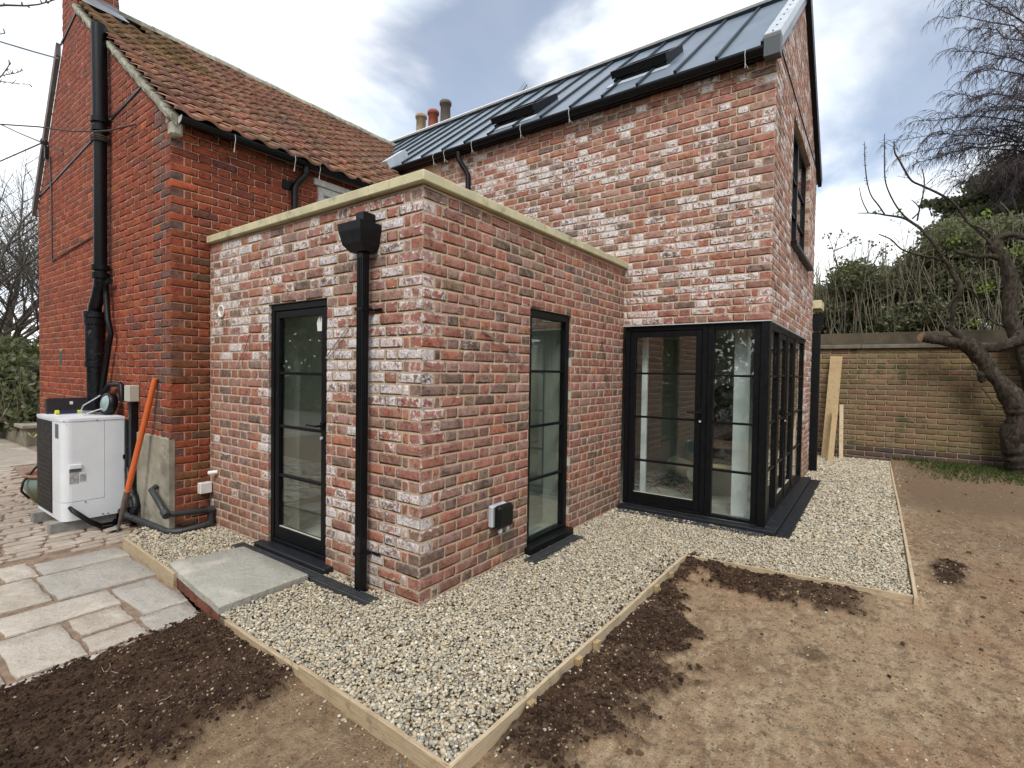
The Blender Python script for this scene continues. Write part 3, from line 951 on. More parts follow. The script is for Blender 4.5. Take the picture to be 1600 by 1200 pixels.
# the other walls, ceiling slab
MB().box(WX1 - 0.28, WX1, -P_ + 0.29, 6.0, -0.1, EZ).build('wall', M['mortar'], wing)
MB().box(L1 + 0.29, WX1 - 0.29, -P_ + 0.29, 4.2, 2.02, 2.15).build('ceiling', M['plaster'], wing)
MB().box(L1 + 0.29, WX1 - 0.29, 4.2, 4.3, 0, 4.3).build('partition', M['plaster'], wing)
MB().box(L1 + 0.005, L1 + 0.28, -P_ + 0.02, -0.01, HEAD + 0.008, HEAD + 0.03).build('lintel', M['black'], wing)
MB().box(L1 - 0.008, L1 + 0.02, -P_ - 0.008, 0.0, HEAD - 0.002, HEAD + 0.006).build('lintel_edge', M['galv'], wing)
MB().box(L1 + 0.02, L1 + 2.93, -P_ - 0.008, -P_ + 0.02, HEAD - 0.002, HEAD + 0.006).build('lintel_edge', M['galv'], wing)
# door, side light, corner post (u runs from the outer corner towards the extension)
dW = framed_door(wing, wF, P_ - 0.875, P_ - 0.012, 0.028, HEAD - 0.004, [0.51, 0.978, 1.442], 'glazed_door', handle=(P_ - 0.82, 1.06, 1), fw=0.05, lw=0.06, inset=-0.03, low=0.10)
sW = framed_door(wing, wF, 0.075, P_ - 0.878, 0.028, HEAD - 0.004, [0.50, 0.97, 1.43], 'side_light', leaf=False, fw=0.06, inset=-0.03)
MB().bbox(L1, L1 + 0.11, -P_, -P_ + 0.074, 0.028, HEAD - 0.004, 0.004).build('corner_post', M['black'], wing)
gA = framed_door(wing, wG, 0.112, 0.76, 0.028, HEAD - 0.004, [0.50, 0.97, 1.43], 'fixed_light', leaf=False, fw=0.06, inset=-0.02)
gB = framed_door(wing, wG, 0.762, 1.36, 0.028, HEAD - 0.004, [0.50, 0.97, 1.44], 'casement_door', leaf=True, fw=0.05, inset=-0.02, handle=(1.27, 1.02, -1))
gC = framed_door(wing, wG, 1.362, 1.96, 0.028, HEAD - 0.004, [0.50, 0.97, 1.44], 'casement_door', leaf=True, fw=0.05, inset=-0.02)
gD = framed_door(wing, wG, 1.962, 2.926, 0.028, HEAD - 0.004, [0.50, 0.97, 1.43], 'fixed_light', leaf=False, fw=0.06, inset=-0.02)
MB().bbox(L1 - 0.10, L1 + 0.02, -P_ - 0.10, -0.006, -0.03, 0.026, 0.005).build('door_sill', M['slate'], wing)
MB().bbox(L1 + 0.022, L1 + 3.0, -P_ - 0.10, -P_ + 0.05, -0.03, 0.026, 0.005).build('door_sill', M['slate'], wing)
MB().bbox(L1 - 0.10, L1 + 3.0, -P_ - 0.215, -P_ - 0.103, -0.03, 0.000, 0.004).build('apron', M['slate'], wing)
# upstairs window in the gable
def gx(u0, u1, n0, n1, z0, z1, mb, b=0.003):
    p, q = wG.P(u0, n0, z0), wG.P(u1, n1, z1); mb.bbox(p[0], q[0], p[1], q[1], z0, z1, b)
win = MB()
a, b, c, d = UW
gx(a, a + 0.05, -0.11, -0.05, c, d, win); gx(b - 0.05, b, -0.11, -0.05, c, d, win)
gx(a + 0.05, b - 0.05, -0.11, -0.05, d - 0.05, d, win); gx(a + 0.05, b - 0.05, -0.11, -0.05, c, c + 0.05, win)
gx((a + b) / 2 - 0.035, (a + b) / 2 + 0.035, -0.11, -0.05, c + 0.05, d - 0.05, win)
wo = win.build('upstairs_window', M['black'], wing)
for zz in (3.38, 3.80):
    for (u0, u1) in ((a + 0.05, (a + b) / 2 - 0.035), ((a + b) / 2 + 0.035, b - 0.05)):
        m = MB(); gx(u0, u1, -0.10, -0.06, zz - 0.012, zz + 0.012, m); m.build('glazing_bar', M['black'], wo)
for (u0, u1) in ((a + 0.05, (a + b) / 2 - 0.035), ((a + b) / 2 + 0.035, b - 0.05)):
    for z0_, z1_ in ((c + 0.05, 3.368), (3.392, 3.788), (3.812, d - 0.05)):
        m = MB(); p, q = wG.P(u0, -0.084, z0_), wG.P(u1, -0.078, z1_); m.box(p[0], q[0], p[1], q[1], z0_, z1_); m.build('pane', M['glass'], wo)
m = MB(); gx(a - 0.04, b + 0.04, -0.15, 0.06, c - 0.05, c - 0.002, m); m.build('window_sill', M['black'], wing)
m = MB(); gx(0.02, 3.67, -0.02, 0.010, 4.50, 4.512, m); m.build('string_flashing', M['seam'], wing)

# roof: panels between standing seams, both slopes
def rp(x, y, h=0.0):
    """point on the wing roof's near slope, h above it"""
    nx, nz = -rs / math.hypot(1, rs), 1 / math.hypot(1, rs)
    return (x + nx * h, y, EZ + rs * (x - (L1 - 0.14)) + nz * h)
x_e, x_r = L1 - 0.14, RX
ys = [-P_ + 0.10 + 0.392 * k for k in range(0, 21)]
def slab_on(mb, x0, x1, ya, yb, h0, h1, mi=0):
    vs = [rp(x0, ya, h0), rp(x1, ya, h0), rp(x1, yb, h0), rp(x0, yb, h0), rp(x0, ya, h1), rp(x1, ya, h1), rp(x1, yb, h1), rp(x0, yb, h1)]
    mb.add(vs, [(3, 2, 1, 0), (4, 5, 6, 7), (0, 1, 5, 4), (1, 2, 6, 5), (2, 3, 7, 6), (3, 0, 4, 7)], mi)
roof = MB()
slab_on(roof, x_e + 0.02, x_r, -P_ - 0.02, ys[-1], -0.10, -0.012)
# far slope
mir = lambda p: (2 * RX - p[0], p[1], p[2])
vs = [mir(rp(x_e, -P_ - 0.02, 0)), mir(rp(x_r, -P_ - 0.02, 0)), mir(rp(x_r, ys[-1], 0)), mir(rp(x_e, ys[-1], 0))]
vs2 = [mir(rp(x_e, -P_ - 0.02, -0.08)), mir(rp(x_r, -P_ - 0.02, -0.08)), mir(rp(x_r, ys[-1], -0.08)), mir(rp(x_e, ys[-1], -0.08))]
roof.add(vs + vs2, [(0, 1, 2, 3), (7, 6, 5, 4), (0, 4, 5, 1), (1, 5, 6, 2), (2, 6, 7, 3), (3, 7, 4, 0)])
ro = roof.build('roof', M['zinc'], wing)
# roof windows: slope x-range, y-range
RW = [(3.24, 3.90, -0.02, 0.60), (3.24, 3.90, 1.30, 1.96)]
RW = [(3.34, 3.84, -0.30, 0.32), (3.10, 3.62, 1.26, 1.88)]
for ya, yb in zip(ys[:-1], ys[1:]):
    segs = [(x_e, x_r - 0.02)]
    for (xa, xb, wa, wb) in RW:
        if yb > wa and ya < wb:
            segs = [q for s_ in segs for q in ((s_[0], min(s_[1], xa - 0.0)), (max(s_[0], xb), s_[1])) if q[1] - q[0] > 0.02]
    for (s0, s1) in segs:
        m = MB(); slab_on(m, s0, s1, ya + 0.012, yb - 0.012, 0.0, 0.008); m.build('roof_panel', M['zinc'], ro)
    # the strip beside a window that the window does not cover
    for (xa, xb, wa, wb) in RW:
        if yb > wa and ya < wb:
            if ya + 0.012 < wa - 0.01: m = MB(); slab_on(m, xa, xb, ya + 0.012, wa, 0.0, 0.008); m.build('roof_panel', M['zinc'], ro)
            if yb - 0.012 > wb + 0.01: m = MB(); slab_on(m, xa, xb, wb, yb - 0.012, 0.0, 0.008); m.build('roof_panel', M['zinc'], ro)
for yy in ys:
    segs = [(x_e - 0.004, x_r - 0.02)]
    for (xa, xb, wa, wb) in RW:
        if wa < yy < wb:
            segs = [q for s_ in segs for q in ((s_[0], min(s_[1], xa)), (max(s_[0], xb), s_[1])) if q[1] - q[0] > 0.02]
    for (s0, s1) in segs:
        m = MB(); slab_on(m, s0, s1, yy - 0.013, yy + 0.013, -0.004, 0.036); m.build('standing_seam', M['seam'], ro)
for (xa, xb, ya, yb) in RW:
    m = MB(); slab_on(m, xa, xb, ya, ya + 0.05, -0.02, 0.05); slab_on(m, xa, xb, yb - 0.05, yb, -0.02, 0.05)
    slab_on(m, xa, xa + 0.04, ya + 0.05, yb - 0.05, -0.02, 0.045); slab_on(m, xb - 0.04, xb, ya + 0.05, yb - 0.05, -0.02, 0.045)
    rw = m.build('roof_window', M['black'], wing)
    # sash tipped open about its middle
    xm = (xa + xb) / 2; tilt = 0.10
    def sp(x, y, h): return rp(x, y, 0.065 + (xm - x) * tilt + h)
    def sb(mb, x0, x1, p, q, h0, h1):
        vs = [sp(x0, p, h0), sp(x1, p, h0), sp(x1, q, h0), sp(x0, q, h0), sp(x0, p, h1), sp(x1, p, h1), sp(x1, q, h1), sp(x0, q, h1)]
        mb.add(vs, [(3, 2, 1, 0), (4, 5, 6, 7), (0, 1, 5, 4), (1, 2, 6, 5), (2, 3, 7, 6), (3, 0, 4, 7)])
    m = MB()
    sb(m, xa - 0.01, xa + 0.07, ya - 0.01, yb + 0.01, -0.03, 0.05); sb(m, xb - 0.06, xb + 0.01, ya - 0.01, yb + 0.01, -0.03, 0.04)
    sb(m, xa + 0.07, xb - 0.06, ya - 0.01, ya + 0.05, -0.03, 0.04); sb(m, xa + 0.07, xb - 0.06, yb - 0.05, yb + 0.01, -0.03, 0.04)
    m.build('sash', M['black'], rw)
    m = MB(); sb(m, xa + 0.07, xb - 0.06, ya + 0.05, yb - 0.05, 0.0, 0.01); m.build('pane', M['glassroof'], rw)
    m = MB(); slab_on(m, xa - 0.13, xa - 0.005, ya - 0.04, yb + 0.04, 0.010, 0.018); m.build('flashing', M['galv'], rw)
# ridge strip and verge box still in pale metal
m = MB(); slab_on(m, x_r - 0.05, x_r + 0.02, -P_ - 0.02, ys[-1], -0.02, 0.05); m.build('ridge_strip', M['seam'], wing)
m = MB(); slab_on(m, x_r - 0.045, x_r + 0.02, -P_ - 0.02, ys[-1], 0.051, 0.080); rg = m.build('ridge_batten', M['whitep'], wing)
vb = MB(); slab_on(vb, x_e + 0.0, x_r - 0.02, -P_ - 0.045, -P_ + 0.085, 0.0, 0.075)
vo = vb.build('verge_box', M['galv'], wing)
m = MB()
q0, q1 = x_e - 0.015, x_e + 0.0
m.prism([(-P_ - 0.047, EZ - 0.12), (-P_ + 0.085, EZ - 0.12), (-P_ + 0.085, EZ + 0.075), (-P_ - 0.047, EZ + 0.075)], 'x', x_e - 0.03, x_e + 0.08)
m.build('verge_end', simple('dark_zinc', (0.055, 0.066, 0.075), 0.5, 0.1, 6), wing)
for k in range(9):
    x = x_e + 0.06 + k * 0.19
    m = MB(); m.cyl(rp(x, -P_ + 0.02, 0.074), rp(x, -P_ + 0.02, 0.082), 0.008, 8); m.build('screw', M['seam'], vo)
# black bargeboard on the far rake, and its foot
bb = MB()
for mi_ in (0,):
    far = [mir(rp(x_e - 0.0, 0, 0.03)), mir(rp(x_r, 0, 0.03)), mir(rp(x_r, 0, -0.15)), mir(rp(x_e - 0.0, 0, -0.15))]
    bb.prism([(p[0], p[2]) for p in far], 'y', -P_ - 0.06, -P_ - 0.012)
bb.build('bargeboard', M['black'], wing)
# gutter, half round, with its white hanging clips
def gutter(parent, p0, p1, out, r=0.055, mat=None, name='gutter', n=9):
    """half-round trough from p0 to p1; out = outward unit vector"""
    p0, p1, out = Vector(p0), Vector(p1), Vector(out)
    up = Vector((0, 0, 1))
    mb = MB(); vs = []
    for p in (p0, p1):
        for k in range(n + 1):
            a = math.pi * k / n
            vs.append(p + out * (math.cos(a) * r) - up * (math.sin(a) * r))
        for k in range(n + 1):
            a = math.pi * (n - k) / n
            vs.append(p + out * (math.cos(a) * (r - 0.005)) - up * (math.sin(a) * (r - 0.005)))
    m2 = 2 * (n + 1)
    fs = [(k, (k + 1) % m2, m2 + (k + 1) % m2, m2 + k) for k in range(m2)]
    mb.add(vs, fs, 0, True)
    for p in (p0, p1):
        c = [p + out * (math.cos(math.pi * k / n) * r) - up * (math.sin(math.pi * k / n) * r) for k in range(n + 1)]
        mb.add(c, [tuple(range(n + 1))])
    return mb.build(name, mat or M['black'], parent)
gz = EZ - 0.015
gutter(wing, (L1 - 0.125, -P_ + 0.09, gz), (L1 - 0.125, 4.2, gz), (-1, 0, 0), 0.050)
MB().box(L1 - 0.07, L1 - 0.006, -P_ + 0.0, 4.2, EZ - 0.06, EZ - 0.02).build('fascia', M['black'], wing)
def hang_tie(parent, p, out, L=0.16):
    m = MB(); p = Vector(p); out = Vector(out)
    m.tube([p, p + out * 0.012 - Vector((0, 0, 0.05)), p - out * 0.005 - Vector((0, 0, 0.09)), p - out * 0.01 - Vector((0, 0, L))], 0.0024, 5)
    m.tube([p - out * 0.01 - Vector((0, 0, L * 0.72)), p - out * 0.05 - Vector((0, 0.02, L * 0.95))], 0.002, 5)
    m.build('gutter_tie', M['whitep'], parent)
for yy in (-1.20, 0.62, 1.28, 2.04, 2.52, 2.72): hang_tie(wing, (L1 - 0.186, yy, gz + 0.0), (-1, 0, 0))
m = MB(); m.tube([(L1 - 0.12, 2.32, EZ - 0.07), (L1 - 0.12, 2.32, EZ - 0.16), (L1 - 0.06, 2.25, EZ - 0.30), (L1 - 0.04, 2.22, EZ - 0.36), (L1 - 0.04, 2.22, 2.5)], 0.034, 10)
m.build('downpipe', M['blackplastic'], wing)
# far hopper on the side wall beyond the corner
xh = WX1 + 0.10
ya_, yb_ = at(1270.5, 495, 'x', xh)[1], at(1287, 495, 'x', xh)[1]
m = MB(); frust(m, (xh, xh + 0.2, yb_, ya_ + 0.03, at(1280, 490, 'x', xh)[2]), (xh, xh + 0.16, yb_ + 0.03, ya_ + 0.0, at(1280, 517, 'x', xh)[2])); m.build('rain_hopper', M['blackplastic'], wing)
ya_, yb_ = at(1268, 600, 'x', xh)[1], at(1279.5, 600, 'x', xh)[1]
m = MB(); m.bbox(xh, xh + 0.10, yb_, ya_ + 0.015, -0.02, at(1280, 519, 'x', xh)[2], 0.004); m.build('downpipe', M['blackplastic'], wing)
m = MB(); m.bbox(WX1 + 0.03, WX1 + 0.5, at(1283, 480, 'x', WX1)[1], -P_ + 0.2, at(1275, 482, 'x', WX1 + 0.03)[2], at(1275, 469, 'x', WX1 + 0.03)[2], 0.005); m.build('coping_stone', M['coping'], wing)
m = MB(); m.box(WX1 + 0.005, WX1 + 0.6, at(1266, 600, 'x', WX1 + 0.3)[1], 0.5, -0.1, at(1275, 482, 'x', WX1 + 0.03)[2] - 0.003); m.build('wall', M['mortar'], wing)

VFY = 3.62
# valley upstand where the seam roof meets the tiles
m = MB(); slab_on(m, x_e - 0.02, x_e + 0.34, VFY, VFY + 0.13, 0.0, 0.12); m.build('valley_flashing', M['galv'], wing)
MB().box(2.93, 2.99, 0.285, YO - 0.03, 0.0, 2.295).build('partition', M['plaster'], ext)
MB().box(0.285, 2.925, YO - 0.028, YO - 0.008, 0.0, 2.295).build('lining', M['plaster'], ext)
MB().box(WX1 - 0.31, WX1 - 0.282, -P_ + 0.30, 4.18, 0.0, 2.015).build('lining', M['plaster'], wing)
MB().bbox(3.30, 3.34, -0.16, -0.10, 0.002, 2.01, 0.003).build('door_lining', M['white'], wing)
m = MB(); m.add([wL.P(1.085, -0.049, 1.72), wL.P(1.150, -0.049, 1.72), wL.P(1.160, -0.049, 1.78), wL.P(1.135, -0.049, 1.83), wL.P(1.138, -0.049, 1.77), wL.P(1.120, -0.049, 1.85), wL.P(1.115, -0.049, 1.78), wL.P(1.095, -0.049, 1.84)], [(0, 1, 2, 4, 6), (2, 3, 4), (4, 5, 6), (6, 7, 0)]); m.build('torn_sticker', M['whitep'], ext)

# ---- things standing inside the wing
pst = MB(); pst.bbox(3.34, 3.47, -1.19, -1.06, 0.001, 2.01, 0.004); o = pst.build('post', M['white'])
tag(o, 'white painted square post indoors, seen behind the side light', 'post')
M['tub'] = simple('pale_grey_tub', (0.36, 0.38, 0.37), 0.5, 0.1, 5)
m = MB(); m.lathe((4.35, -0.72, 0), [(0.0, 0.002), (0.22, 0.002), (0.27, 0.42), (0.29, 0.43), (0.27, 0.45), (0.245, 0.43), (0.20, 0.05), (0, 0.05)], 28)
tag(m.build('storage_tub', M['tub']), 'round pale grey tub on the floor behind the side light', 'tub')
M['bag'] = simple('black_polythene', (0.01, 0.012, 0.014), 0.25, 0.3, 8, bump=0.9)
bm = MB(); pr_ = []
for i in range(13):
    h = i / 12 * 0.85
    pr_.append((0.17 * (1 - 0.45 * (i / 12) ** 2) + 0.03 * math.sin(i * 1.9), h))
pr_ = [(0, 0)] + pr_ + [(0.0, 0.88)]
bm.lathe((3.86, -0.86, 0.46), pr_, 18)
bv = []
for (x, y, z) in bm.v:
    k = 0.035 * math.sin(x * 31 + z * 17) + 0.03 * math.sin(y * 43 - z * 23)
    bv.append((x + k, y + k * 0.7, z * 1.0))
bm.v = bv
tag(bm.build('plastic_bag', M['bag']), 'tall crumpled black plastic wrapping on the trestle behind the side light', 'bag')
m = MB(); m.box(3.62, 4.1, -1.08, -0.62, 0.42, 0.45)
for xx in (3.65, 4.05):
    for yy in (-1.05, -0.66): m.box(xx, xx + 0.03, yy, yy + 0.03, 0.0, 0.42)
tag(m.build('trestle', M['woodx']), 'low wooden trestle table indoors under the black wrapping', 'table')
M['ins'] = simple('insulation', (0.55, 0.53, 0.42), 0.9, 0.15, 10, bump=0.4)
m = MB(); m.tube([(4.35, -0.42, 0.20), (4.75, -0.02, 0.20)], 0.12, 18)
tag(m.build('insulation_roll', M['ins']), 'pale roll of insulation lying on a tangled net behind the glazed door', 'insulation roll')
m = MB()
for k in range(26):
    cx, cy = 4.3 + rnd.uniform(-0.3, 0.4), -0.15 + rnd.uniform(-0.35, 0.35)
    pts = [(cx + 0.2 * math.cos(a * 1.3 + k), cy + 0.17 * math.sin(a + k * 2), 0.012 + 0.05 * abs(math.sin(a * 2 + k))) for a in np.linspace(0, 4, 12)]
    m.tube(pts, 0.004, 4, caps=False)
tag(m.build('netting', M['darkcable']), 'tangled dark netting in a heap on the floor behind the glazed door', 'netting')

# ================================================================== old house
old = empty('old_brick_house', (XO, YO, 0), 'old red-brick house with clay pantile roof and chimney on the left', 'house')
wOG = Wall((XO, YO, 0), (0, 1, 0), (-1, 0, 0))
wOF = Wall((XO, YO, 0), (1, 0, 0), (0, -1, 0))
GL = 4.29
E0Z, RY, RZO = 3.60, 5.60, 5.80                # eaves height, ridge y, ridge z
fs = (RZO - E0Z) / (RY - (YO - 0.10))          # front slope
bs = (RZO - 3.62) / (GL + YO + 0.04 - RY)      # back slope
def oslope(z):
    if z < E0Z: return (-1, 99)
    return ((z - E0Z) / fs - 0.10 + 0.03, (RY - YO) + (RZO - z) / bs - 0.03)
g_ = 0.0714
wOG.courses(0, GL, -0.0714 * 2, 82, col_oldg, gauge=g_, J=0.0045, slope=oslope, first_a=False, st=0.222, hd=0.108,
            openings=[(0.118, 0.93, -1, 0.79), (3.245, 3.345, 1.43, 1.62)])
wOF.courses(0, 3.6, -0.0714 * 2, 52, col_oldf, gauge=g_, J=0.0045, first_a=True, st=0.222, hd=0.108,
            openings=[(0.322, 9, -1, 2.50), (1.01, 1.14, 3.285, 3.385), (1.42, 2.30, 2.4, 3.43)])
mOG = backing(wOG, [(0.003, GL, -0.2, E0Z)], 0.25, poly=[(0.006, E0Z), (GL, E0Z), (RY - YO, RZO - 0.06)], face=-0.0028)
oOG = mOG.build('wall', [M['oldmortar'], M['plaster']], old)
mOF = backing(wOF, panel_boxes(0.26, 3.6, -0.2, E0Z, [(1.42, 2.30, 2.4, 3.43)]), 0.25, face=-0.0028)
mOF.box(XO + 0.005, XO + 0.26, YO + 0.005, YO + 0.02, -0.2, E0Z)
oOF = mOF.build('wall', [M['oldmortar'], M['plaster']], old)
lay(oOG, [wOG], M['oldbrick_o'], M['oldbrick_j'], limit=150)
lay(oOF, [wOF], M['oldbrick_o'], M['oldbrick_j'], limit=150)
MB().box(XO + 0.26, 9, 6.8, 7.04, -0.2, 3.6).build('wall', M['oldmortar'], old)
# projecting string line on the gable, one under the chimney, cable chases
def og(u0, u1, n0, n1, z0, z1, mb, b=0.003):
    p, q = wOG.P(u0, n0, z0), wOG.P(u1, n1, z1); mb.bbox(p[0], q[0], p[1], q[1], z0, z1, b)
m = MB(); m.prism([(YO + 0.66, 4.035), (YO + 0.66, 4.058), (YO + GL - 0.02, 3.70), (YO + GL - 0.02, 3.68)], 'x', XO - 0.010, XO - 0.001)
m.build('lead_flashing', M['seam'], old)
m = MB(); m.prism([(5.28, 5.49), (5.28, 5.52), (5.93, 5.36), (5.93, 5.33)], 'x', XO - 0.012, XO - 0.001); m.build('lead_flashing', M['seam'], old)
m = MB(); m.tube([(XO - 0.012, 6.41, 4.10), (XO - 0.012, 6.40, 3.9), (XO - 0.012, 6.36, 3.65), (XO - 0.012, 6.355, 2.77), (XO - 0.012, 4.70, 2.86)], 0.009, 5)
m.build('wall_cable', M['darkcable'], old)
m = MB(); og(3.75, 3.80, 0.001, 0.04, 4.10, 4.26, m); m.build('cable_bracket', M['iron'], old)
m = MB(); og(3.25, 3.34, -0.03, -0.001, 1.432, 1.618, m); m.build('air_brick', M['seam'], old)
# cement render patch at the foot
rp_ = MB()
n_ = 24
vs = []; top = []
for i in range(n_ + 1):
    y = YO - 0.004 + 0.935 * i / n_
    top.append((y, 0.80 + rnd.uniform(-0.008, 0.008)))
vs = [(XO - 0.016, y, -0.12) for y, _ in top] + [(XO - 0.016, y, z) for y, z in top] + [(XO + 0.004, y, z + 0.012) for y, z in top]
n1 = n_ + 1
fcs = [(i, i + 1, n1 + i + 1, n1 + i) for i in range(n_)] + [(n1 + i, n1 + i + 1, 2 * n1 + i + 1, 2 * n1 + i) for i in range(n_)]
rp_.add(vs, fcs)
rp_.add([(XO - 0.016, YO - 0.004, -0.12), (XO - 0.016, YO - 0.004, 0.80), (XO + 0.03, YO - 0.001, 0.80), (XO + 0.03, YO - 0.001, -0.12)], [(0, 1, 2, 3)])
rp_.build('render_patch', M['render'], old)
# vent, sash window, grey box on the front
m = MB(); m.bbox(XO + 1.012, XO + 1.138, YO - 0.012, YO + 0.02, 3.287, 3.383, 0.003)
vent = m.build('vent', M['black'], old)
for k in range(4):
    m = MB(); z = 3.298 + k * 0.021; m.box(XO + 1.02, XO + 1.13, YO - 0.019, YO - 0.013, z, z + 0.011); m.build('louvre', M['blackplastic'], vent)
wx0, wx1 = XO + 1.42, XO + 2.30
m = MB(); m.bbox(wx0, wx0 + 0.07, YO - 0.012, YO + 0.1, 2.4, 3.43); m.bbox(wx1 - 0.07, wx1, YO - 0.012, YO + 0.1, 2.4, 3.43); m.bbox(wx0 + 0.07, wx1 - 0.07, YO - 0.012, YO + 0.1, 3.35, 3.43)
m.bbox(wx0 - 0.06, wx1 + 0.06, YO - 0.035, YO - 0.003, 3.432, 3.50)
ow = m.build('sash_window', M['oldwhite'], old)
m = MB(); m.bbox(wx0 + 0.07, wx0 + 0.11, YO + 0.03, YO + 0.07, 2.4, 3.35); m.bbox(wx1 - 0.11, wx1 - 0.07, YO + 0.03, YO + 0.07, 2.4, 3.35); m.bbox(wx0 + 0.11, wx1 - 0.11, YO + 0.03, YO + 0.07, 3.30, 3.35); m.build('sash', M['white'], ow)
m = MB(); m.box(wx0 + 0.11, wx1 - 0.11, YO + 0.045, YO + 0.05, 2.4, 3.30); m.build('pane', M['glass'], ow)
m = MB(); m.bbox(-0.112, -0.008, YO - 0.06, YO - 0.001, 0.285, 0.385, 0.006); m.build('junction_box', M['whitep'], old)
# electric box and conduit on the gable
m = MB(); m.bbox(XO - 0.085, XO - 0.001, 3.47, 3.60, 1.10, 1.255, 0.006); jb = m.build('junction_box', M['beige'], old)
m = MB(); m.bbox(XO - 0.06, XO - 0.001, 3.50, 3.57, -0.08, 1.098, 0.004); m.build('conduit', M['blackplastic'], old)
# soil pipe: black plastic above, tarred iron below with an offset
SX = XO - 0.085
def gy(u, v, x=SX): return at(u, v, 'x', x)
def yz(y, z, x=SX): return (x, y, z)
m = MB(); m.tube([yz(4.27, 4.90), yz(4.24, 3.95)], 0.066, 14); m.tube([yz(4.24, 3.95), yz(4.25, 2.46)], 0.058, 14)
sp_ = m.build('soil_pipe', M['black'], old)
for z, r in ((3.93, 0.080), (3.84, 0.077), (2.44, 0.078), (2.36, 0.074)):
    m = MB(); m.cyl(yz(4.245, z - 0.025), yz(4.245, z + 0.025), r, 16); m.build('collar', M['black'], sp_)
m = MB(); m.tube([yz(4.25, 2.42), yz(4.25, 2.27), yz(4.33, 2.15), yz(4.43, 2.05), yz(4.44, 1.96)], [0.058, 0.06, 0.06, 0.06, 0.062], 14)
m.build('pipe_bend', M['iron'], sp_)
for z, r in ((1.97, 0.097), (1.90, 0.09), (1.45, 0.088)):
    m = MB(); m.cyl(yz(4.44, z - 0.03), yz(4.44, z + 0.03), r, 16); m.build('collar', M['iron'], sp_)
m = MB(); m.tube([yz(4.44, 1.96), yz(4.44, 1.50), yz(4.43, 1.44), yz(4.42, 0.2), yz(4.42, -0.08)], [0.082, 0.080, 0.072, 0.072, 0.072], 16)
low = m.build('iron_pipe', M['iron'], sp_)
m = MB(); m.cyl(yz(4.37, 1.01), yz(4.34, 1.02, SX - 0.06), 0.055, 12); m.build('pipe_collar', M['iron'], sp_)
m = MB(); SX2 = XO - 0.06
m.tube([yz(4.06, 2.30, SX2), yz(4.19, 2.28, SX2), yz(4.17, 2.16, SX2), yz(4.13, 1.92, SX2), yz(4.04, 1.76, SX2), yz(4.10, 1.66, SX2), yz(4.20, 1.42, SX2), yz(4.34, 1.10, SX2)], 0.026, 9)
m.tube([yz(4.34, 1.10, SX2), yz(4.1, 1.25, SX2), yz(3.80, 1.26, SX2), yz(3.76, 1.25, SX2), yz(3.74, 1.1, SX2)], 0.024, 9)
m.build('waste_pipe', M['blackplastic'], old)
# grey waste pipes at the foot of the wall
gp = MB()
gp.tube([(XO - 0.03, 2.99, 0.36), (XO - 0.075, 2.97, 0.34), (XO - 0.075, 2.80, 0.255), (XO - 0.075, 2.665, 0.175), (XO, 2.655, 0.165), (-0.07, 2.655, 0.145), (-0.045, 2.655, 0.13), (-0.045, 2.645, 0.02)], 0.026, 10)
gp.tube([(-0.045, 2.645, 0.02), (-0.12, 2.64, 0.015), (-0.29, 2.66, 0.0), (-0.36, 2.74, 0.0), (-0.40, 3.1, 0.02), (-0.42, 3.5, 0.02), (-0.42, 3.9, 0.06)], 0.028, 10)
M['darkgrey'] = simple('dark_grey_plastic', (0.032, 0.035, 0.038), 0.5, 0.25, 14, dirt=((0.14, 0.12, 0.10), 11, 0.62))
gp.build('waste_pipe', M['darkgrey'], old)
for p, q in (((XO - 0.075, 2.70, 0.195), (XO - 0.075, 2.64, 0.165)), ((-0.075, 2.655, 0.146), (-0.02, 2.655, 0.14)), ((-0.045, 2.65, 0.05), (-0.045, 2.65, -0.0)), ((-0.27, 2.655, 0.0), (-0.33, 2.69, 0.0))):
    m = MB(); m.cyl(p, q, 0.034, 12); m.build('pipe_joint', M['darkgrey'], old)

# roof
def op(x, y, h=0.0):
    ny, nz = -fs / math.hypot(1, fs), 1 / math.hypot(1, fs)
    return Vector((x, y + ny * h, E0Z + 0.0 + fs * (y - (YO - 0.10)) + nz * h))
rb = MB()
X0, X1 = XO - 0.03, 9.2
rb.prism([(YO - 0.12, E0Z - 0.03), (YO - 0.12, E0Z - 0.012), (RY, RZO - 0.02), (GL + YO + 0.03, 3.63), (GL + YO + 0.03, 3.55), (RY, RZO - 0.12)], 'x', XO + 0.02, X1)
roofo = rb.build('roof', M['tile_j'], old)
TG, TW = 0.192, 0.226
sl_len = math.hypot(RY - (YO - 0.12), RZO - E0Z)
rows = int(sl_len / TG)
cosr, sinr = (RY - YO + 0.10) / math.hypot(RY - YO + 0.10, RZO - E0Z), (RZO - E0Z) / math.hypot(RY - YO + 0.10, RZO - E0Z)
def tile_unit(seed):
    r = random.Random(seed); n = 8; V = []; 
    def prof(t): return 0.019 * math.sin(2 * math.pi * (t * 0.97 + 0.06)) * (1.0 if t < 0.6 else 0.85) + 0.012
    for (s_, h_) in ((0.0, 0.032), (0.0, 0.062), (TG * 1.32, 0.008)):
        for i in range(n + 1):
            t = i / n
            V.append(((t * 1.06 - 0.03) * TW, s_ + r.uniform(-0.003, 0.003) * (h_ > 0.02), h_ + prof(t) + (r.uniform(-0.001, 0.001))))
    F = [(i, i + 1, n + 2 + i, n + 1 + i) for i in range(n)] + [(n + 1 + i, n + 2 + i, 2 * n + 3 + i, 2 * n + 2 + i) for i in range(n)]
    return V, F
TU = [tile_unit(i) for i in range(8)]
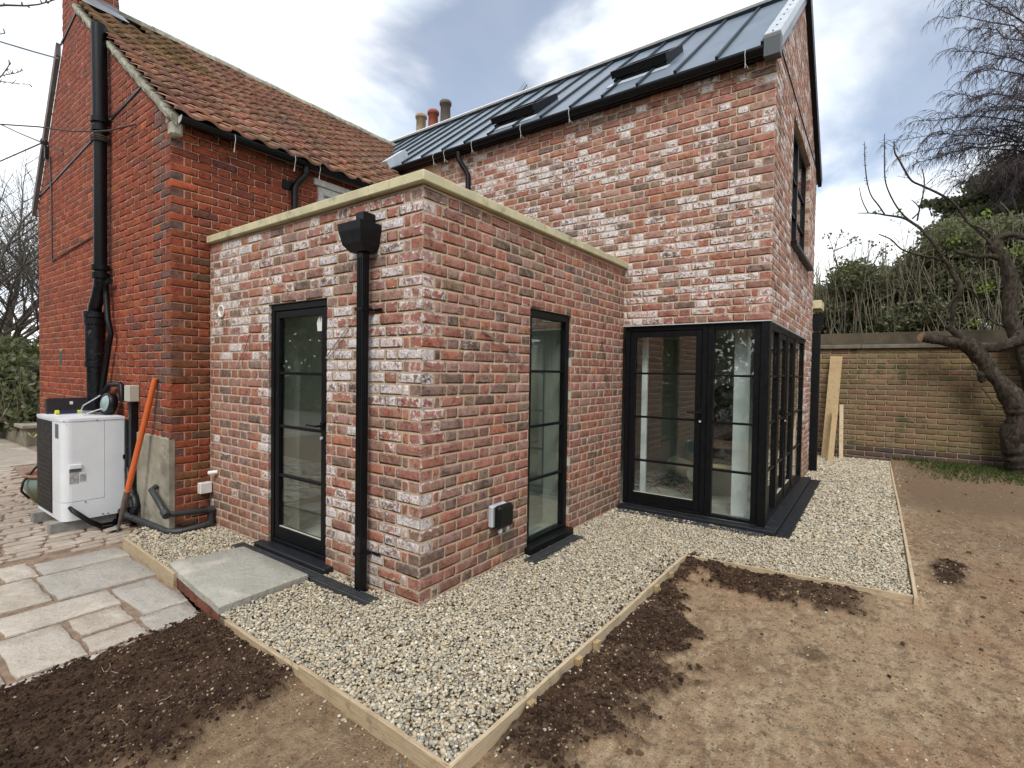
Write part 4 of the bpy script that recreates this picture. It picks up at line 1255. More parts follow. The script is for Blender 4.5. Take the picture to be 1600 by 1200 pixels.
TPAL = [(30, (0.29, 0.155, 0.105)), (26, (0.325, 0.17, 0.115)), (22, (0.265, 0.145, 0.10)), (7, (0.22, 0.145, 0.11)), (6, (0.38, 0.185, 0.12)), (5, (0.30, 0.20, 0.135)), (0.6, (0.48, 0.22, 0.18))]
tmesh = []
for V, F_ in TU:
    me = bpy.data.meshes.new('roof_tile'); me.from_pydata(V, [], F_); me.materials.append(M['tile_o'])
    me.polygons.foreach_set('use_smooth', [True] * len(F_)); me.update(); tmesh.append(me)
tiles = []
sx = Vector((1, 0, 0)); sy = Vector((0, cosr, sinr)); sn = Vector((0, -sinr, cosr))
ox, oy, oz = XO - 0.045, YO - 0.155, E0Z - 0.045
for r_ in range(rows + 1):
    for c_ in range(25):
        x = ox + c_ * TW + rnd.uniform(-0.003, 0.003)
        s_ = r_ * TG + rnd.uniform(-0.010, 0.010) + (rnd.uniform(-0.03, 0.01) if r_ == 0 else 0)
        base_ = Vector((x, oy, oz)) + sy * s_
        if base_.y + 0.1 > RY: continue
        # chimney and lead
        if base_.x < 0.12 and base_.y > 5.15: continue
        tilt = rnd.uniform(-0.006, 0.006); yaw = rnd.uniform(-0.015, 0.015)
        ax = (sx + sy * yaw + sn * tilt).normalized(); ay = (sy - sx * yaw).normalized(); an = ax.cross(ay)
        colr = (*pick(TPAL), 1)
        if c_ < 5 and r_ > 10: colr = (*pick([(1, (0.26, 0.17, 0.09)), (1, (0.21, 0.13, 0.075))]), 1)
        d2 = (Vector(base_) - Vector(CAM)).length
        u_, v_, z_ = proj(base_)
        vis = -30 < u_ < 640 and v_ > -30
        tiles.append((d2 if vis else 1e6 + d2, base_, ax, ay, an, colr))
tiles.sort(key=lambda t: t[0])
Vj, Fj, Cj = [], [], []; bidx = 0
for k, (d_, b_, ax, ay, an, colr) in enumerate(tiles):
    i = rnd.randrange(8)
    if k < 300:
        o = bpy.data.objects.new('roof_tile', tmesh[i]); COL.objects.link(o); o.parent = roofo
        o.matrix_basis = Matrix(((ax.x, ay.x, an.x, b_.x), (ax.y, ay.y, an.y, b_.y), (ax.z, ay.z, an.z, b_.z), (0, 0, 0, 1)))
        o.color = colr
    else:
        V, F_ = TU[i]; A = np.array(V)
        P3 = np.array(b_) + np.outer(A[:, 0], ax) + np.outer(A[:, 1], ay) + np.outer(A[:, 2], an)
        Vj.append(P3); Fj.append(np.array(F_) + bidx); bidx += len(V); Cj.append(np.tile(colr, (len(V), 1)))
if Vj: np_mesh('roof_tile', np.vstack(Vj), np.vstack(Fj), M['tile_j'], roofo, col=np.vstack(Cj), kind='stuff')
# ridge tiles
for k in range(24):
    x0 = 0.12 + k * 0.38
    m = MB(); prof = []
    for j in range(9):
        a = math.pi * j / 8
        prof.append((RY + 0.12 * math.cos(a), RZO - 0.02 + 0.105 * math.sin(a) + (0.006 if k % 2 else 0)))
    m.prism(prof, 'x', x0 + 0.003, x0 + 0.377)
    m.build('ridge_tile', M['verge'], roofo)
# mortared verge on the gable, back bargeboard
vm = MB(); N_ = 60
for side in (0,):
    pts = []
    for i in range(N_ + 1):
        y = YO - 0.12 + (5.30 - YO + 0.12) * i / N_
        z = E0Z + fs * (y - (YO - 0.10))
        a = rnd.uniform(-0.015, 0.015)
        pts.append([(XO - 0.035 + rnd.uniform(-0.006, 0.006), y, z - 0.085 + a), (XO - 0.045 + rnd.uniform(-0.010, 0.006), y, z - 0.045), (XO - 0.040, y, z - 0.012 + rnd.uniform(-0.01, 0.01)), (XO + 0.02, y, z + 0.0), (XO + 0.0, y, z - 0.11 + a)])
    vs = [p for q in pts for p in q]
    fcs = [(i * 5 + j, (i + 1) * 5 + j, (i + 1) * 5 + (j + 1) % 5, i * 5 + (j + 1) % 5) for i in range(N_) for j in range(5)]
    vm.add(vs, fcs + [(0, 1, 2, 3, 4)])
vm.build('verge_mortar', M['verge'], old)
bbd = MB(); za = lambda y: RZO - bs * (y - RY)
bbd.prism([(5.94, za(5.94) + 0.05), (7.12, za(7.12) + 0.03), (7.12, za(7.12) - 0.12), (5.94, za(5.94) - 0.10)], 'x', XO - 0.05, XO - 0.005)
M['greyboard'] = simple('weathered_grey_board', (0.16, 0.15, 0.14), 0.8, 0.3, 10)
bbd.build('bargeboard', M['greyboard'], old)
# chimney with lead saddle
cw1 = Wall((XO, 5.32, 0), (1, 0, 0), (0, -1, 0)); cw2 = Wall((XO, 5.32, 0), (0, 1, 0), (-1, 0, 0))
ch = MB().box(XO + 0.004, 0.066, 5.324, 5.90, 4.9, 7.2).build('chimney', M['oldmortar'], old)
cw1.courses(0, 0.40, 5.20, 26, col_oldg, gauge=g_, J=0.007, first_a=True, st=0.222, hd=0.108)
cw2.courses(0, 0.585, 5.20, 26, col_oldg, gauge=g_, J=0.007, first_a=False, st=0.222, hd=0.108)
lay(ch, [cw1, cw2], M['oldbrick_o'], M['oldbrick_j'], limit=0)
m = MB()
for (y_a, x_b) in ((5.30, 0.11),):
    zz0 = E0Z + fs * (5.02 - YO + 0.10) + 0.07
    m.add([op(XO - 0.02, 5.10, 0.09), op(0.10, 5.10, 0.09), op(0.10, 5.325, 0.09), op(XO - 0.02, 5.325, 0.10), (XO - 0.02, 5.316, 5.75), (0.08, 5.316, 5.75), (0.08, 5.316, 5.5)], [(0, 1, 2, 3), (3, 2, 6, 5, 4)])
m.add([(0.072, 5.30, 5.5), (0.072, 5.93, 5.7), (0.072, 5.93, 5.95), (0.072, 5.30, 5.80)], [(0, 1, 2, 3)])
m.build('lead_flashing', M['lead'], old)
# gutter, swan neck, ties
ggz = E0Z - 0.03
gutter(old, (XO + 0.02, YO - 0.125, ggz), (3.5, YO - 0.125, ggz + 0.06), (0, -1, 0), 0.055)
m = MB(); m.add([(XO + 0.014, YO - 0.125 + 0.06 * math.cos(a), ggz - 0.06 * math.sin(a)) for a in np.linspace(0, math.pi, 9)] + [(XO + 0.019, YO - 0.125 + 0.06 * math.cos(a), ggz - 0.06 * math.sin(a)) for a in np.linspace(0, math.pi, 9)],
      [tuple(range(9)), tuple(range(9, 18))[::-1]] + [(i, i + 1, 10 + i, 9 + i) for i in range(8)])
m.build('gutter_end', M['whitep'], old)
MB().bbox(XO - 0.03, XO + 0.06, YO - 0.11, YO - 0.003, E0Z - 0.19, E0Z - 0.06, 0.02).build('corbel', M['render'], old)
hang_tie(old, (0.13, YO - 0.185, ggz), (0, -1, 0)); hang_tie(old, (0.72, YO - 0.185, ggz + 0.02), (0, -1, 0)); hang_tie(old, (1.00, YO - 0.185, ggz + 0.02), (0, -1, 0))
m = MB(); m.tube([(0.88, YO - 0.12, ggz - 0.03), (0.88, YO - 0.12, ggz - 0.11), (0.83, YO - 0.06, ggz - 0.19), (0.80, YO - 0.045, ggz - 0.26), (0.80, YO - 0.045, 2.6)], 0.032, 12)
dpo = m.build('downpipe', M['blackplastic'], old)
m = MB(); m.cyl((0.88, YO - 0.12, ggz - 0.1), (0.88, YO - 0.12, ggz - 0.05), 0.038, 12); m.build('collar', M['blackplastic'], dpo)
# chimney stack with three pots behind the new roof
st = MB().bbox(5.75, 6.35, 5.25, 6.65, 5.0, 6.62, 0.01); sto = st.build('chimney_stack', M['oldmortar'], old)
M['pot_buff'] = simple('buff_pot', (0.32, 0.25, 0.17), 0.9, 0.25, 9, bump=0.3); M['pot_red'] = simple('red_pot', (0.30, 0.085, 0.05), 0.9, 0.2, 9); M['pot_dark'] = simple('dark_pot', (0.12, 0.095, 0.075), 0.9, 0.3, 9)
for (x, y, h, k) in ((6.0, 6.28, 0.62, 'pot_buff'), (6.0, 5.90, 0.60, 'pot_red'), (6.0, 5.53, 0.70, 'pot_dark')):
    m = MB(); m.lathe((x, y, 6.60), [(0.13, 0), (0.115, 0.08), (0.105, h - 0.09), (0.13, h - 0.085), (0.132, h - 0.03), (0.115, h), (0.085, h), (0.085, h - 0.1)], 18); m.build('chimney_pot', M[k], sto)
# television aerial
m = MB(); a0 = at(806, 152, 'x', 5.2); 
A_ = Vector(at(806, 156, 'x', 5.2)); B_ = Vector(at(824, 132, 'x', 5.2))
m.tube([A_ - Vector((0, 0, 0.6)), A_], 0.012, 6); m.tube([A_, B_], 0.007, 5)
dirn = (B_ - A_)
for k in range(9):
    p = A_ + dirn * (0.12 + 0.1 * k); m.tube([p - Vector((0.07, 0.0, -0.03)), p + Vector((0.07, 0.0, -0.03))], 0.003, 4)
for k in (-1, 1): m.tube([A_ + Vector((0, 0.14, 0.05 * k)), A_ + Vector((0.02, -0.06, 0.02 * k))], 0.003, 4)
tag(m.build('television_aerial', M['greymetal']), 'small television aerial standing up behind the metal roof', 'aerial')

# ================================================================== ground
PZ = -0.08
def soil_mat():
    t = NT('garden_soil')
    a = t.n('ShaderNodeAttribute', attribute_name='Col')
    sp = t.n('ShaderNodeSeparateColor'); t.l(a.outputs['Color'], sp.inputs[0])
    pv = t.pos(1.0)
    n1 = t.noise(pv, 1.1, 5, 0.6); n2 = t.noise(pv, 14, 6, 0.7); n3 = t.noise(pv, 90, 4, 0.7)
    stre = t.noise(t.pos((1.0, 3.2, 1)), 5.0, 5, 0.65, 0.5)
    c = t.mix(t.mr(n1, 0.35, 0.65), (0.40, 0.265, 0.155), (0.54, 0.39, 0.245))
    c = t.mix(t.mr(t.noise(pv, 0.65, 5, 0.6, 0.6), 0.50, 0.66, 0, 0.6), c, (0.21, 0.155, 0.11))
    c = t.mix(t.mr(stre, 0.45, 0.68, 0, 0.75), c, (0.66, 0.51, 0.33))
    c = t.mix(t.mr(t.noise(pv, 0.8, 3, 0.5), 0.48, 0.66, 0, 0.75), c, (0.50, 0.31, 0.19))
    c = t.mix(t.mr(n2, 0.36, 0.54, 0.55, 0.0), c, (0.125, 0.085, 0.055))
    c = t.mix(t.mr(t.noise(t.pos((1.0, 2.2, 1)), 38, 5, 0.75, 0.8), 0.34, 0.46, 0.6, 0.0), c, (0.11, 0.075, 0.05))
    c = t.mix(t.mr(n3, 0.60, 0.72, 0, 0.6), c, (0.40, 0.33, 0.25))
    dk = t.mix(t.mr(n2, 0.3, 0.7), (0.045, 0.026, 0.016), (0.12, 0.072, 0.044))
    c = t.mix(sp.outputs[0], c, dk)
    gr = t.mix(n2, (0.022, 0.045, 0.010), (0.07, 0.10, 0.03))
    c = t.mix(sp.outputs[1], c, gr)
    mid = t.mix(n2, (0.18, 0.12, 0.075), (0.32, 0.225, 0.14))
    c = t.mix(sp.outputs[2], c, mid)
    t.base(c); t.rough(0.97); t.p.inputs['Specular IOR Level'].default_value = 0.15
    t.bump(t.m('ADD', t.m('MULTIPLY', n2, 1.0), t.m('MULTIPLY', n3, 0.6)), 1.0, 0.045)
    return t.mat
M['soil'] = soil_mat()
def sst(x, a, b):
    t = np.clip((x - a) / (b - a), 0, 1); return t * t * (3 - 2 * t)
def soil_fields(X, Y):
    """height, darkness, grass, mid-brown"""
    n = fbm(X * 2.1, Y * 2.1, 4)
    edge = (fbm(X * 5 + 3, Y * 5, 4) - 0.5) + 0.45 * (fbm(X * 19, Y * 19 + 4, 4, 0.65) - 0.5)
    # loose dark earth: along the long board, along the short board, and the left-hand bed
    dB = np.clip(-1.05 - Y, 0, 9)                                         # distance in front of board B
    wB = 0.30 + 0.10 * np.sin(X * 2.3 + 1) + edge * 0.6
    b1 = sst(wB - dB, -0.06, 0.08) * sst(X, -0.72, -0.50) * sst(2.0 - X, -0.05, 0.12) * (Y < -1.04)
    dC = np.clip(1.93 - X, -1, 9)
    b2 = sst(0.26 + edge * 0.8 - dC, -0.05, 0.1) * sst(Y, -2.35, -2.1) * sst(-1.0 - Y, 0, 0.1) * (X < 2.03)
    b3 = sst(0.07 - np.hypot((X - 2.75) * 0.5, (Y + 2.72) * 1.2) + 0.12 + edge * 0.2, 0, 0.08)
    b4 = sst(0.10 - np.hypot((X - 1.0) * 0.8, (Y + 2.0)) + edge * 0.15, 0, 0.05) * 0.6
    left = sst(X, -2.6, -2.3) * sst(-0.80 - X, -0.02, 0.05) * sst(Y + 0.12 * edge * 6 + (X + 0.8) * -0.12, -0.10, 0.12) * (Y < 0.97)
    b1 = b1 * (0.75 + 0.25 * sst(fbm(X * 6 + 8, Y * 6, 4, 0.6), 0.34, 0.52))
    dark = np.clip(np.maximum.reduce([b1, b2 * 0.9, b3, b4, left * (0.80 + 0.35 * fbm(X * 3.1, Y * 3.1 + 5, 3))]), 0, 1)
    midb = sst(X, 2.0, 3.0) * sst(-Y, 2.5, 2.7) * 0.35 * (1 - sst(-Y, 3.0, 4.2)) + sst(X + 1.2 * (fbm(X * 0.9, Y * 0.9 + 7, 3) - 0.5) * 2, 3.6, 6.4) * 0.8
    midb = np.maximum(midb, (X < -0.82) * sst(-Y, -0.2, 0.2) * 0.45)
    grass = sst(X + edge * 2.0, 6.9, 7.9) * sst(-Y, 2.9, 3.5)
    z = -0.066 + 0.03 * (n - 0.5)
    z = z + 0.020 * (fbm(X * 9, Y * 9, 4, 0.6) - 0.5) + 0.008 * (fbm(X * 45, Y * 45, 2) - 0.5)
    rise = 0.052 * sst(X, 1.2, 3.0)                                         # ground comes up to the boards further out
    z = z + rise * (1 - 0.0 * X)
    clod = fbm(X * 17, Y * 17, 4, 0.6)
    z = z + np.maximum(b1, b3) * (0.028 + 0.06 * (clod - 0.45)) * (1 - 0.5 * sst(X, 1.2, 3.0)) + b2 * (0.02 + 0.04 * (clod - 0.45))
    z = z + left * (0.030 + 0.022 * sst(X, -1.4, -0.85) + 0.05 * (clod - 0.45))
    z = z + 0.03 * sst(X, 6.5, 8.8)
    return z, dark, grass, midb * (1 - dark)
def grid(xs, ys):
    X, Y = np.meshgrid(xs, ys, indexing='ij')
    z, d, g, m_ = soil_fields(X, Y)
    # stay beneath gravel, boards and patio
    inside = ((X > -0.80) & (Y > -1.0)) | ((X > 2.03) & (Y > -2.46)) | (Y > 0.93)
    z = np.where(inside, np.minimum(z, -0.16), z)
    V = np.stack([X.ravel(), Y.ravel(), z.ravel()], 1)
    nx, ny = len(xs), len(ys)
    i = np.arange(nx - 1)[:, None] * ny + np.arange(ny - 1)[None, :]
    Fq = np.stack([i, i + ny, i + ny + 1, i + 1], -1).reshape(-1, 4)
    C = np.stack([d.ravel(), g.ravel(), m_.ravel(), np.ones(X.size)], 1)
    return V, Fq, C
def dens(a, b, segs):
    out = [a]
    for e, st_ in segs:
        while out[-1] < e - 1e-6: out.append(min(out[-1] + st_, e))
    return np.array(out)
xs = dens(-4.0, 0, [(-2.6, 0.2), (-2.2, 0.05), (0.6, 0.0125), (2.2, 0.018), (4.5, 0.035), (12.0, 0.08)])
ys_ = dens(-9.0, 0, [(-5.0, 0.1), (-3.2, 0.05), (-0.95, 0.014), (-0.2, 0.02), (1.05, 0.014), (1.3, 0.25)])
V, Fq, C = grid(xs, ys_)
np_mesh('soil', V, Fq, M['soil'], col=C, kind='structure')
far = MB()
far.box(-60, 80, -60, 80, -0.5, -0.30)
gmat = simple('distant_ground', (0.06, 0.075, 0.03), 0.95, 0.4, 0.6)
far.build('ground', gmat, kind='structure')

# timber edging boards round the gravel
def board(name, p, q, thick, top, bot, mat, label, inner=1, pegs=()):
    """board from p to q (2-D), thickness to the left of the direction"""
    p, q = Vector(p), Vector(q); d = (q - p).normalized(); nrm = Vector((-d.y, d.x)) * inner
    a, b, c, e = p, q, q + nrm * thick, p + nrm * thick
    m = MB()
    N_ = max(2, int((q - p).length / 0.3))
    bow = rnd.uniform(-0.004, 0.004)
    rows_ = []
    for i in range(N_ + 1):
        t = i / N_; k = bow * math.sin(math.pi * t) * 1.5
        o_ = p.lerp(q, t) + nrm * k; i_ = o_ + nrm * thick; dz = 0.002 * math.sin(t * 9 + p.x * 3)
        rows_.append([(o_.x, o_.y, bot), (o_.x, o_.y, top - 0.003 + dz), (o_.x + nrm.x * .003, o_.y + nrm.y * .003, top + dz), (i_.x - nrm.x * .003, i_.y - nrm.y * .003, top + dz), (i_.x, i_.y, top - 0.003 + dz), (i_.x, i_.y, bot)])
    vs = [v for r_ in rows_ for v in r_]
    fcs = [(i * 6 + j, (i + 1) * 6 + j, (i + 1) * 6 + (j + 1) % 6, i * 6 + (j + 1) % 6) for i in range(N_) for j in range(6)]
    fcs += [tuple(range(6))[::-1], tuple(N_ * 6 + j for j in range(6))]
    m.add(vs, fcs)
    o = m.build(name, mat)
    tag(o, label, 'edging board', 'timber boards edging the gravel')
    for t in pegs:
        pm = MB(); c_ = p.lerp(q, t) - nrm * 0.016
        w2 = 0.022; dd = Vector((d.x, d.y)); 
        poly = [(-w2, top - 0.012), (w2, top - 0.012), (w2 * 0.5, top - 0.10), (0, top - 0.17), (-w2 * 0.5, top - 0.10)]
        vs = []
        for off in (-0.013, 0.013):
            for a_, z_ in poly: vs.append((c_.x + dd.x * a_ + nrm.x * off, c_.y + dd.y * a_ + nrm.y * off, z_))
        n = 5
        pm.add(vs, [tuple(range(n)), tuple(range(n, 2 * n))[::-1]] + [(i, (i + 1) % n, n + (i + 1) % n, n + i) for i in range(n)])
        pm.build('peg', M['woodz'], o)
    return o
TOP = 0.008
board('edging_board', (-0.845, -1.030), (-0.812, -0.02), 0.019, TOP, -0.15, M['woody'], 'timber edging board between the near gravel and the brown soil at the bottom', -1)
board('edging_board', (-0.812, -0.018), (-0.795, 0.76), 0.024, -0.012, -0.15, M['woody'], 'edging board almost buried in dark loose earth beside the stone slab', -1)
board('edging_board', (-0.843, -1.034), (0.95, -1.05), 0.019, TOP, -0.15, M['woodx'], 'longest timber edging board with pegs, running back from the near corner of the gravel', 1, (0.28, 0.52, 0.63))
board('edging_board', (0.952, -1.048), (1.895, -1.058), 0.019, TOP + 0.002, -0.12, M['woodx'], 'edging board with dark earth heaped on it, ending at the gravel\'s inner corner', 1, (0.25, 0.55))
board('edging_board', (1.880, -1.062), (2.035, -2.475), 0.019, TOP, -0.12, M['woody'], 'edging board across the middle of the garden, in front of the glazed corner', 1)
board('edging_board', (2.018, -2.500), (5.2, -2.49), 0.022, TOP, -0.12, M['woodx'], 'edging board on the right of the gravel, nearer length with the sharp corner', 1)
board('edging_board', (5.203, -2.49), (8.62, -2.475), 0.022, TOP, -0.12, M['woodx'], 'edging board on the far right of the gravel, running up to the garden wall', 1)
board('edging_board', (-0.655, 2.83), (-0.715, 1.665), 0.020, TOP, -0.12, M['woody'], 'timber edging board between the patio and the gravel, left of the stone step', 1)

# stone step on bricks
step = empty('stone_step', (-0.45, 1.35, 0), 'large pale riven stone slab on red bricks in front of the left glazed door', 'step')
def riven_mat(name, a, b, stain, green=0.0):
    t = NT(name); pv = t.pos(1.0)
    oi = t.n('ShaderNodeObjectInfo')
    ad = t.n('ShaderNodeVectorMath', operation='ADD'); t.l(pv, ad.inputs[0])
    sc = t.n('ShaderNodeVectorMath', operation='SCALE'); cb = t.n('ShaderNodeCombineXYZ'); t.l(oi.outputs['Random'], cb.inputs[0]); t.l(oi.outputs['Random'], cb.inputs[1])
    t.l(cb.outputs[0], sc.inputs[0]); sc.inputs['Scale'].default_value = 40; t.l(sc.outputs[0], ad.inputs[1])
    v = ad.outputs[0]
    n1 = t.noise(v, 4, 6, 0.65, 0.4); n2 = t.noise(v, 40, 5, 0.7); n3 = t.noise(v, 10, 4, 0.6, 1.0)
    c = t.mix(t.mr(n1, 0.3, 0.7), a, b)
    c = t.mix(t.mr(oi.outputs['Random'], 0, 1, 0.0, 0.35, False), c, stain)
    c = t.mix(t.mr(n3, 0.55, 0.75, 0, 0.55), c, stain)
    c = t.mix(t.mr(n2, 0.60, 0.68, 0, 0.6), c, (0.13, 0.10, 0.075))
    c = t.mix(t.mr(t.noise(v, 120, 4, 0.75), 0.35, 0.6, 0.35, 0.0), c, (0.16, 0.13, 0.10))
    c = t.mix(t.mr(t.noise(v, 2.2, 5, 0.7, 0.7), 0.52, 0.66, 0, 0.45), c, (0.62, 0.57, 0.49))
    t.base(c); t.rough(0.8); t.p.inputs['Specular IOR Level'].default_value = 0.3
    t.bump(t.m('ADD', n1, t.m('ADD', t.m('MULTIPLY', n2, 0.45), n3)), 0.9, 0.016)
    return t.mat
M['stepstone'] = riven_mat('riven_step_stone', (0.39, 0.385, 0.335), (0.50, 0.49, 0.44), (0.29, 0.28, 0.225))
M['flag'] = riven_mat('riven_paving', (0.45, 0.40, 0.33), (0.57, 0.52, 0.45), (0.33, 0.27, 0.21))
M['flaggrey'] = riven_mat('grey_riven_paving', (0.38, 0.365, 0.325), (0.49, 0.47, 0.43), (0.30, 0.265, 0.22))
M['paver'] = riven_mat('block_paver', (0.40, 0.335, 0.27), (0.49, 0.42, 0.35), (0.29, 0.215, 0.165))
def rough_slab(name, poly, z0, z1, mat, parent, nsub=5, jit=0.004, dish=0.003, seed=0):
    """stone with an uneven outline and a slightly uneven top; poly: 4 corners anticlockwise"""
    r = random.Random(seed)
    ring = []
    for i in range(4):
        a, b = Vector(poly[i]), Vector(poly[(i + 1) % 4]); n_ = Vector((b.y - a.y, a.x - b.x)).normalized()
        for k in range(nsub):
            t = k / nsub
            off = r.uniform(-jit, jit) if k else -jit * 0.5
            ring.append(a.lerp(b, t) + n_ * off)
    c = sum(ring, Vector((0, 0))) / len(ring)
    n = len(ring); vs = []; fcs = []
    for q in ring: vs.append((q.x, q.y, z0))
    for q in ring: vs.append((q.x, q.y, z1 - 0.006 + r.uniform(-.001, .001)))
    for q in ring:
        e = q + (c - q).normalized() * 0.008; vs.append((e.x, e.y, z1 + r.uniform(-dish, dish) * .5))
    for q in ring:
        e = q.lerp(c, 0.45); vs.append((e.x, e.y, z1 + r.uniform(-dish, dish)))
    vs.append((c.x, c.y, z1 + r.uniform(-dish, dish)))
    for L_ in range(3):
        fcs += [(L_ * n + i, L_ * n + (i + 1) % n, (L_ + 1) * n + (i + 1) % n, (L_ + 1) * n + i) for i in range(n)]
    fcs += [(3 * n + i, 3 * n + (i + 1) % n, 4 * n) for i in range(n)]
    m = MB(); m.add(vs, fcs, 0, False)
    o = m.build(name, mat, parent)
    sm = [False] * (2 * n) + [True] * (2 * n)
    o.data.polygons.foreach_set('use_smooth', sm)
    return o
rough_slab('slab', [(-0.775, 0.868), (-0.178, 0.895), (-0.168, 1.80), (-0.668, 1.872)], -0.022, 0.026, M['stepstone'], step, 6, 0.006, 0.003, 4)
for k in range(8):
    y = 0.872 + k * 0.106
    x = -0.765 + (y - 0.868) * 0.098
    m = MB(); m.bbox(x, x + 0.10, y + 0.003, y + 0.100, -0.10, -0.024, 0.004)
    o = m.build('brick', M['oldbrick_o'], step); o.color = (*pick([(2, (0.20, 0.075, 0.05)), (1, (0.15, 0.07, 0.05))]), 0)
    uvl = o.data.uv_layers.new(name='b')

# channel drains: body and wavy slotted grating
M['grate'] = simple('grey_grating', (0.046, 0.049, 0.052), 0.5, 0.2, 12)
def drain(label, x0, x1, y0, y1, along, n):
    d = empty('channel_drain', ((x0 + x1) / 2, (y0 + y1) / 2, 0), label, 'drain', 'channel drains along the walls')
    m = MB()
    e = 0.009
    m.bbox(x0, x0 + e, y0, y1, -0.07, -0.002, 0.002); m.bbox(x1 - e, x1, y0, y1, -0.07, -0.002, 0.002)
    m.bbox(x0 + e, x1 - e, y0, y0 + e, -0.07, -0.002, 0.002); m.bbox(x0 + e, x1 - e, y1 - e, y1, -0.07, -0.002, 0.002)
    m.box(x0 + e, x1 - e, y0 + e, y1 - e, -0.07, -0.05)
    m.build('channel', M['grate'], d)
    g = MB()
    L = (y1 - y0 if along == 'y' else x1 - x0) - 2 * e
    cnt = int(L / 0.024)
    for i in range(cnt):
        s_ = e + (i + 0.5) * L / cnt
        pts = []
        W_ = (x1 - x0 if along == 'y' else y1 - y0) - 2 * e
        for j in range(7):
            t = j / 6; wv = 0.007 * math.sin(t * math.pi * 2.5)
            if along == 'y': pts.append((x0 + e + t * W_, y0 + s_ + wv, -0.006))
            else: pts.append((x0 + s_ + wv, y0 + e + t * W_, -0.006))
        g.tube(pts, 0.0055, 4, smooth=False)
    # lengthwise rails
    for t in (0.33, 0.66):
        if along == 'y': xx = x0 + (x1 - x0) * t; g.box(xx - 0.003, xx + 0.003, y0 + e, y1 - e, -0.012, -0.003)
        else: yy = y0 + (y1 - y0) * t; g.box(x0 + e, x1 - e, yy - 0.003, yy + 0.003, -0.012, -0.003)
    g.build('grating', M['grate'], d)
drain('long black channel drain with wavy grating below the left glazed door', -0.165, -0.082, 0.27, 1.98, 'y', 60)
drain('short black channel drain in the gravel below the tall window', 1.03, 1.80, -0.185, -0.075, 'x', 30)
drain('channel drain almost hidden by gravel at the foot of the corner glazing', L1 - 0.215, L1 - 0.105, -1.45, -0.05, 'y', 50)

# ------------------------------------------------------------------ gravel: every stone real, one mass
def ico(sub):
    t = (1 + 5 ** 0.5) / 2
    v = [(-1, t, 0), (1, t, 0), (-1, -t, 0), (1, -t, 0), (0, -1, t), (0, 1, t), (0, -1, -t), (0, 1, -t), (t, 0, -1), (t, 0, 1), (-t, 0, -1), (-t, 0, 1)]
    f = [(0, 11, 5), (0, 5, 1), (0, 1, 7), (0, 7, 10), (0, 10, 11), (1, 5, 9), (5, 11, 4), (11, 10, 2), (10, 7, 6), (7, 1, 8), (3, 9, 4), (3, 4, 2), (3, 2, 6), (3, 6, 8), (3, 8, 9), (4, 9, 5), (2, 4, 11), (6, 2, 10), (8, 6, 7), (9, 8, 1)]
    v = [np.array(q) / np.linalg.norm(q) for q in v]
    for _ in range(sub):
        c = {}; nf = []
        def mid(a, b):
            k = (min(a, b), max(a, b))
            if k not in c:
                m = v[a] + v[b]; v.append(m / np.linalg.norm(m)); c[k] = len(v) - 1
            return c[k]
        for a, b, d in f:
            x, y, z = mid(a, b), mid(b, d), mid(d, a)
            nf += [(a, x, z), (b, y, x), (d, z, y), (x, y, z)]
        f = nf
    return np.array(v), np.array(f)
def rand_rot(n, rs_):
    q = rs_.normal(size=(n, 4)); q /= np.linalg.norm(q, axis=1)[:, None]
    w, x, y, z = q.T
    return np.stack([1 - 2 * (y * y + z * z), 2 * (x * y - w * z), 2 * (x * z + w * y), 2 * (x * y + w * z), 1 - 2 * (x * x + z * z), 2 * (y * z - w * x), 2 * (x * z - w * y), 2 * (y * z + w * x), 1 - 2 * (x * x + y * y)], -1).reshape(n, 3, 3)
def stones(pos, rad, colr, sub, seed, flat=0.6, lump=0.16):
    rs_ = np.random.RandomState(seed); v, f = ico(sub); n = len(pos); nv = len(v)
    sc = np.stack([rs_.uniform(0.8, 1.35, n), rs_.uniform(0.7, 1.05, n), rs_.uniform(flat * 0.7, flat * 1.25, n)], -1) * rad[:, None]
    pert = 1 + rs_.uniform(-lump, lump, (n, nv, 1))
    P = v[None] * pert * sc[:, None, :]
    # turn about z freely, tip a little
    az = rs_.uniform(0, 2 * np.pi, n); tx = rs_.normal(0, 0.45, n)
    ca, sa, ct, st_ = np.cos(az), np.sin(az), np.cos(tx), np.sin(tx)
    X, Y, Z = P[..., 0], P[..., 1], P[..., 2]
    Y2 = Y * ct[:, None] - Z * st_[:, None]; Z2 = Y * st_[:, None] + Z * ct[:, None]
    X3 = X * ca[:, None] - Y2 * sa[:, None]; Y3 = X * sa[:, None] + Y2 * ca[:, None]
    P = np.stack([X3, Y3, Z2], -1) + pos[:, None, :]
    Fc = (f[None] + (np.arange(n) * nv)[:, None, None]).reshape(-1, 3)
    return P.reshape(-1, 3), Fc, np.repeat(colr, nv, 0)
M['gravel'] = attr_mat('gravel_stone', 'attr', 0.8, 0.22, 60, 0.3, 0.35)
SLAB = [(-0.775, 0.868), (-0.172, 0.895), (-0.152, 1.80), (-0.668, 1.872)]
def in_poly(x, y, poly):
    ins = np.zeros(len(x), bool); n = len(poly)
    for i in range(n):
        (x0, y0), (x1, y1) = poly[i], poly[(i + 1) % n]
        c = ((y0 > y) != (y1 > y)) & (x < (x1 - x0) * (y - y0) / (y1 - y0 + 1e-12) + x0)
        ins ^= c
    return ins
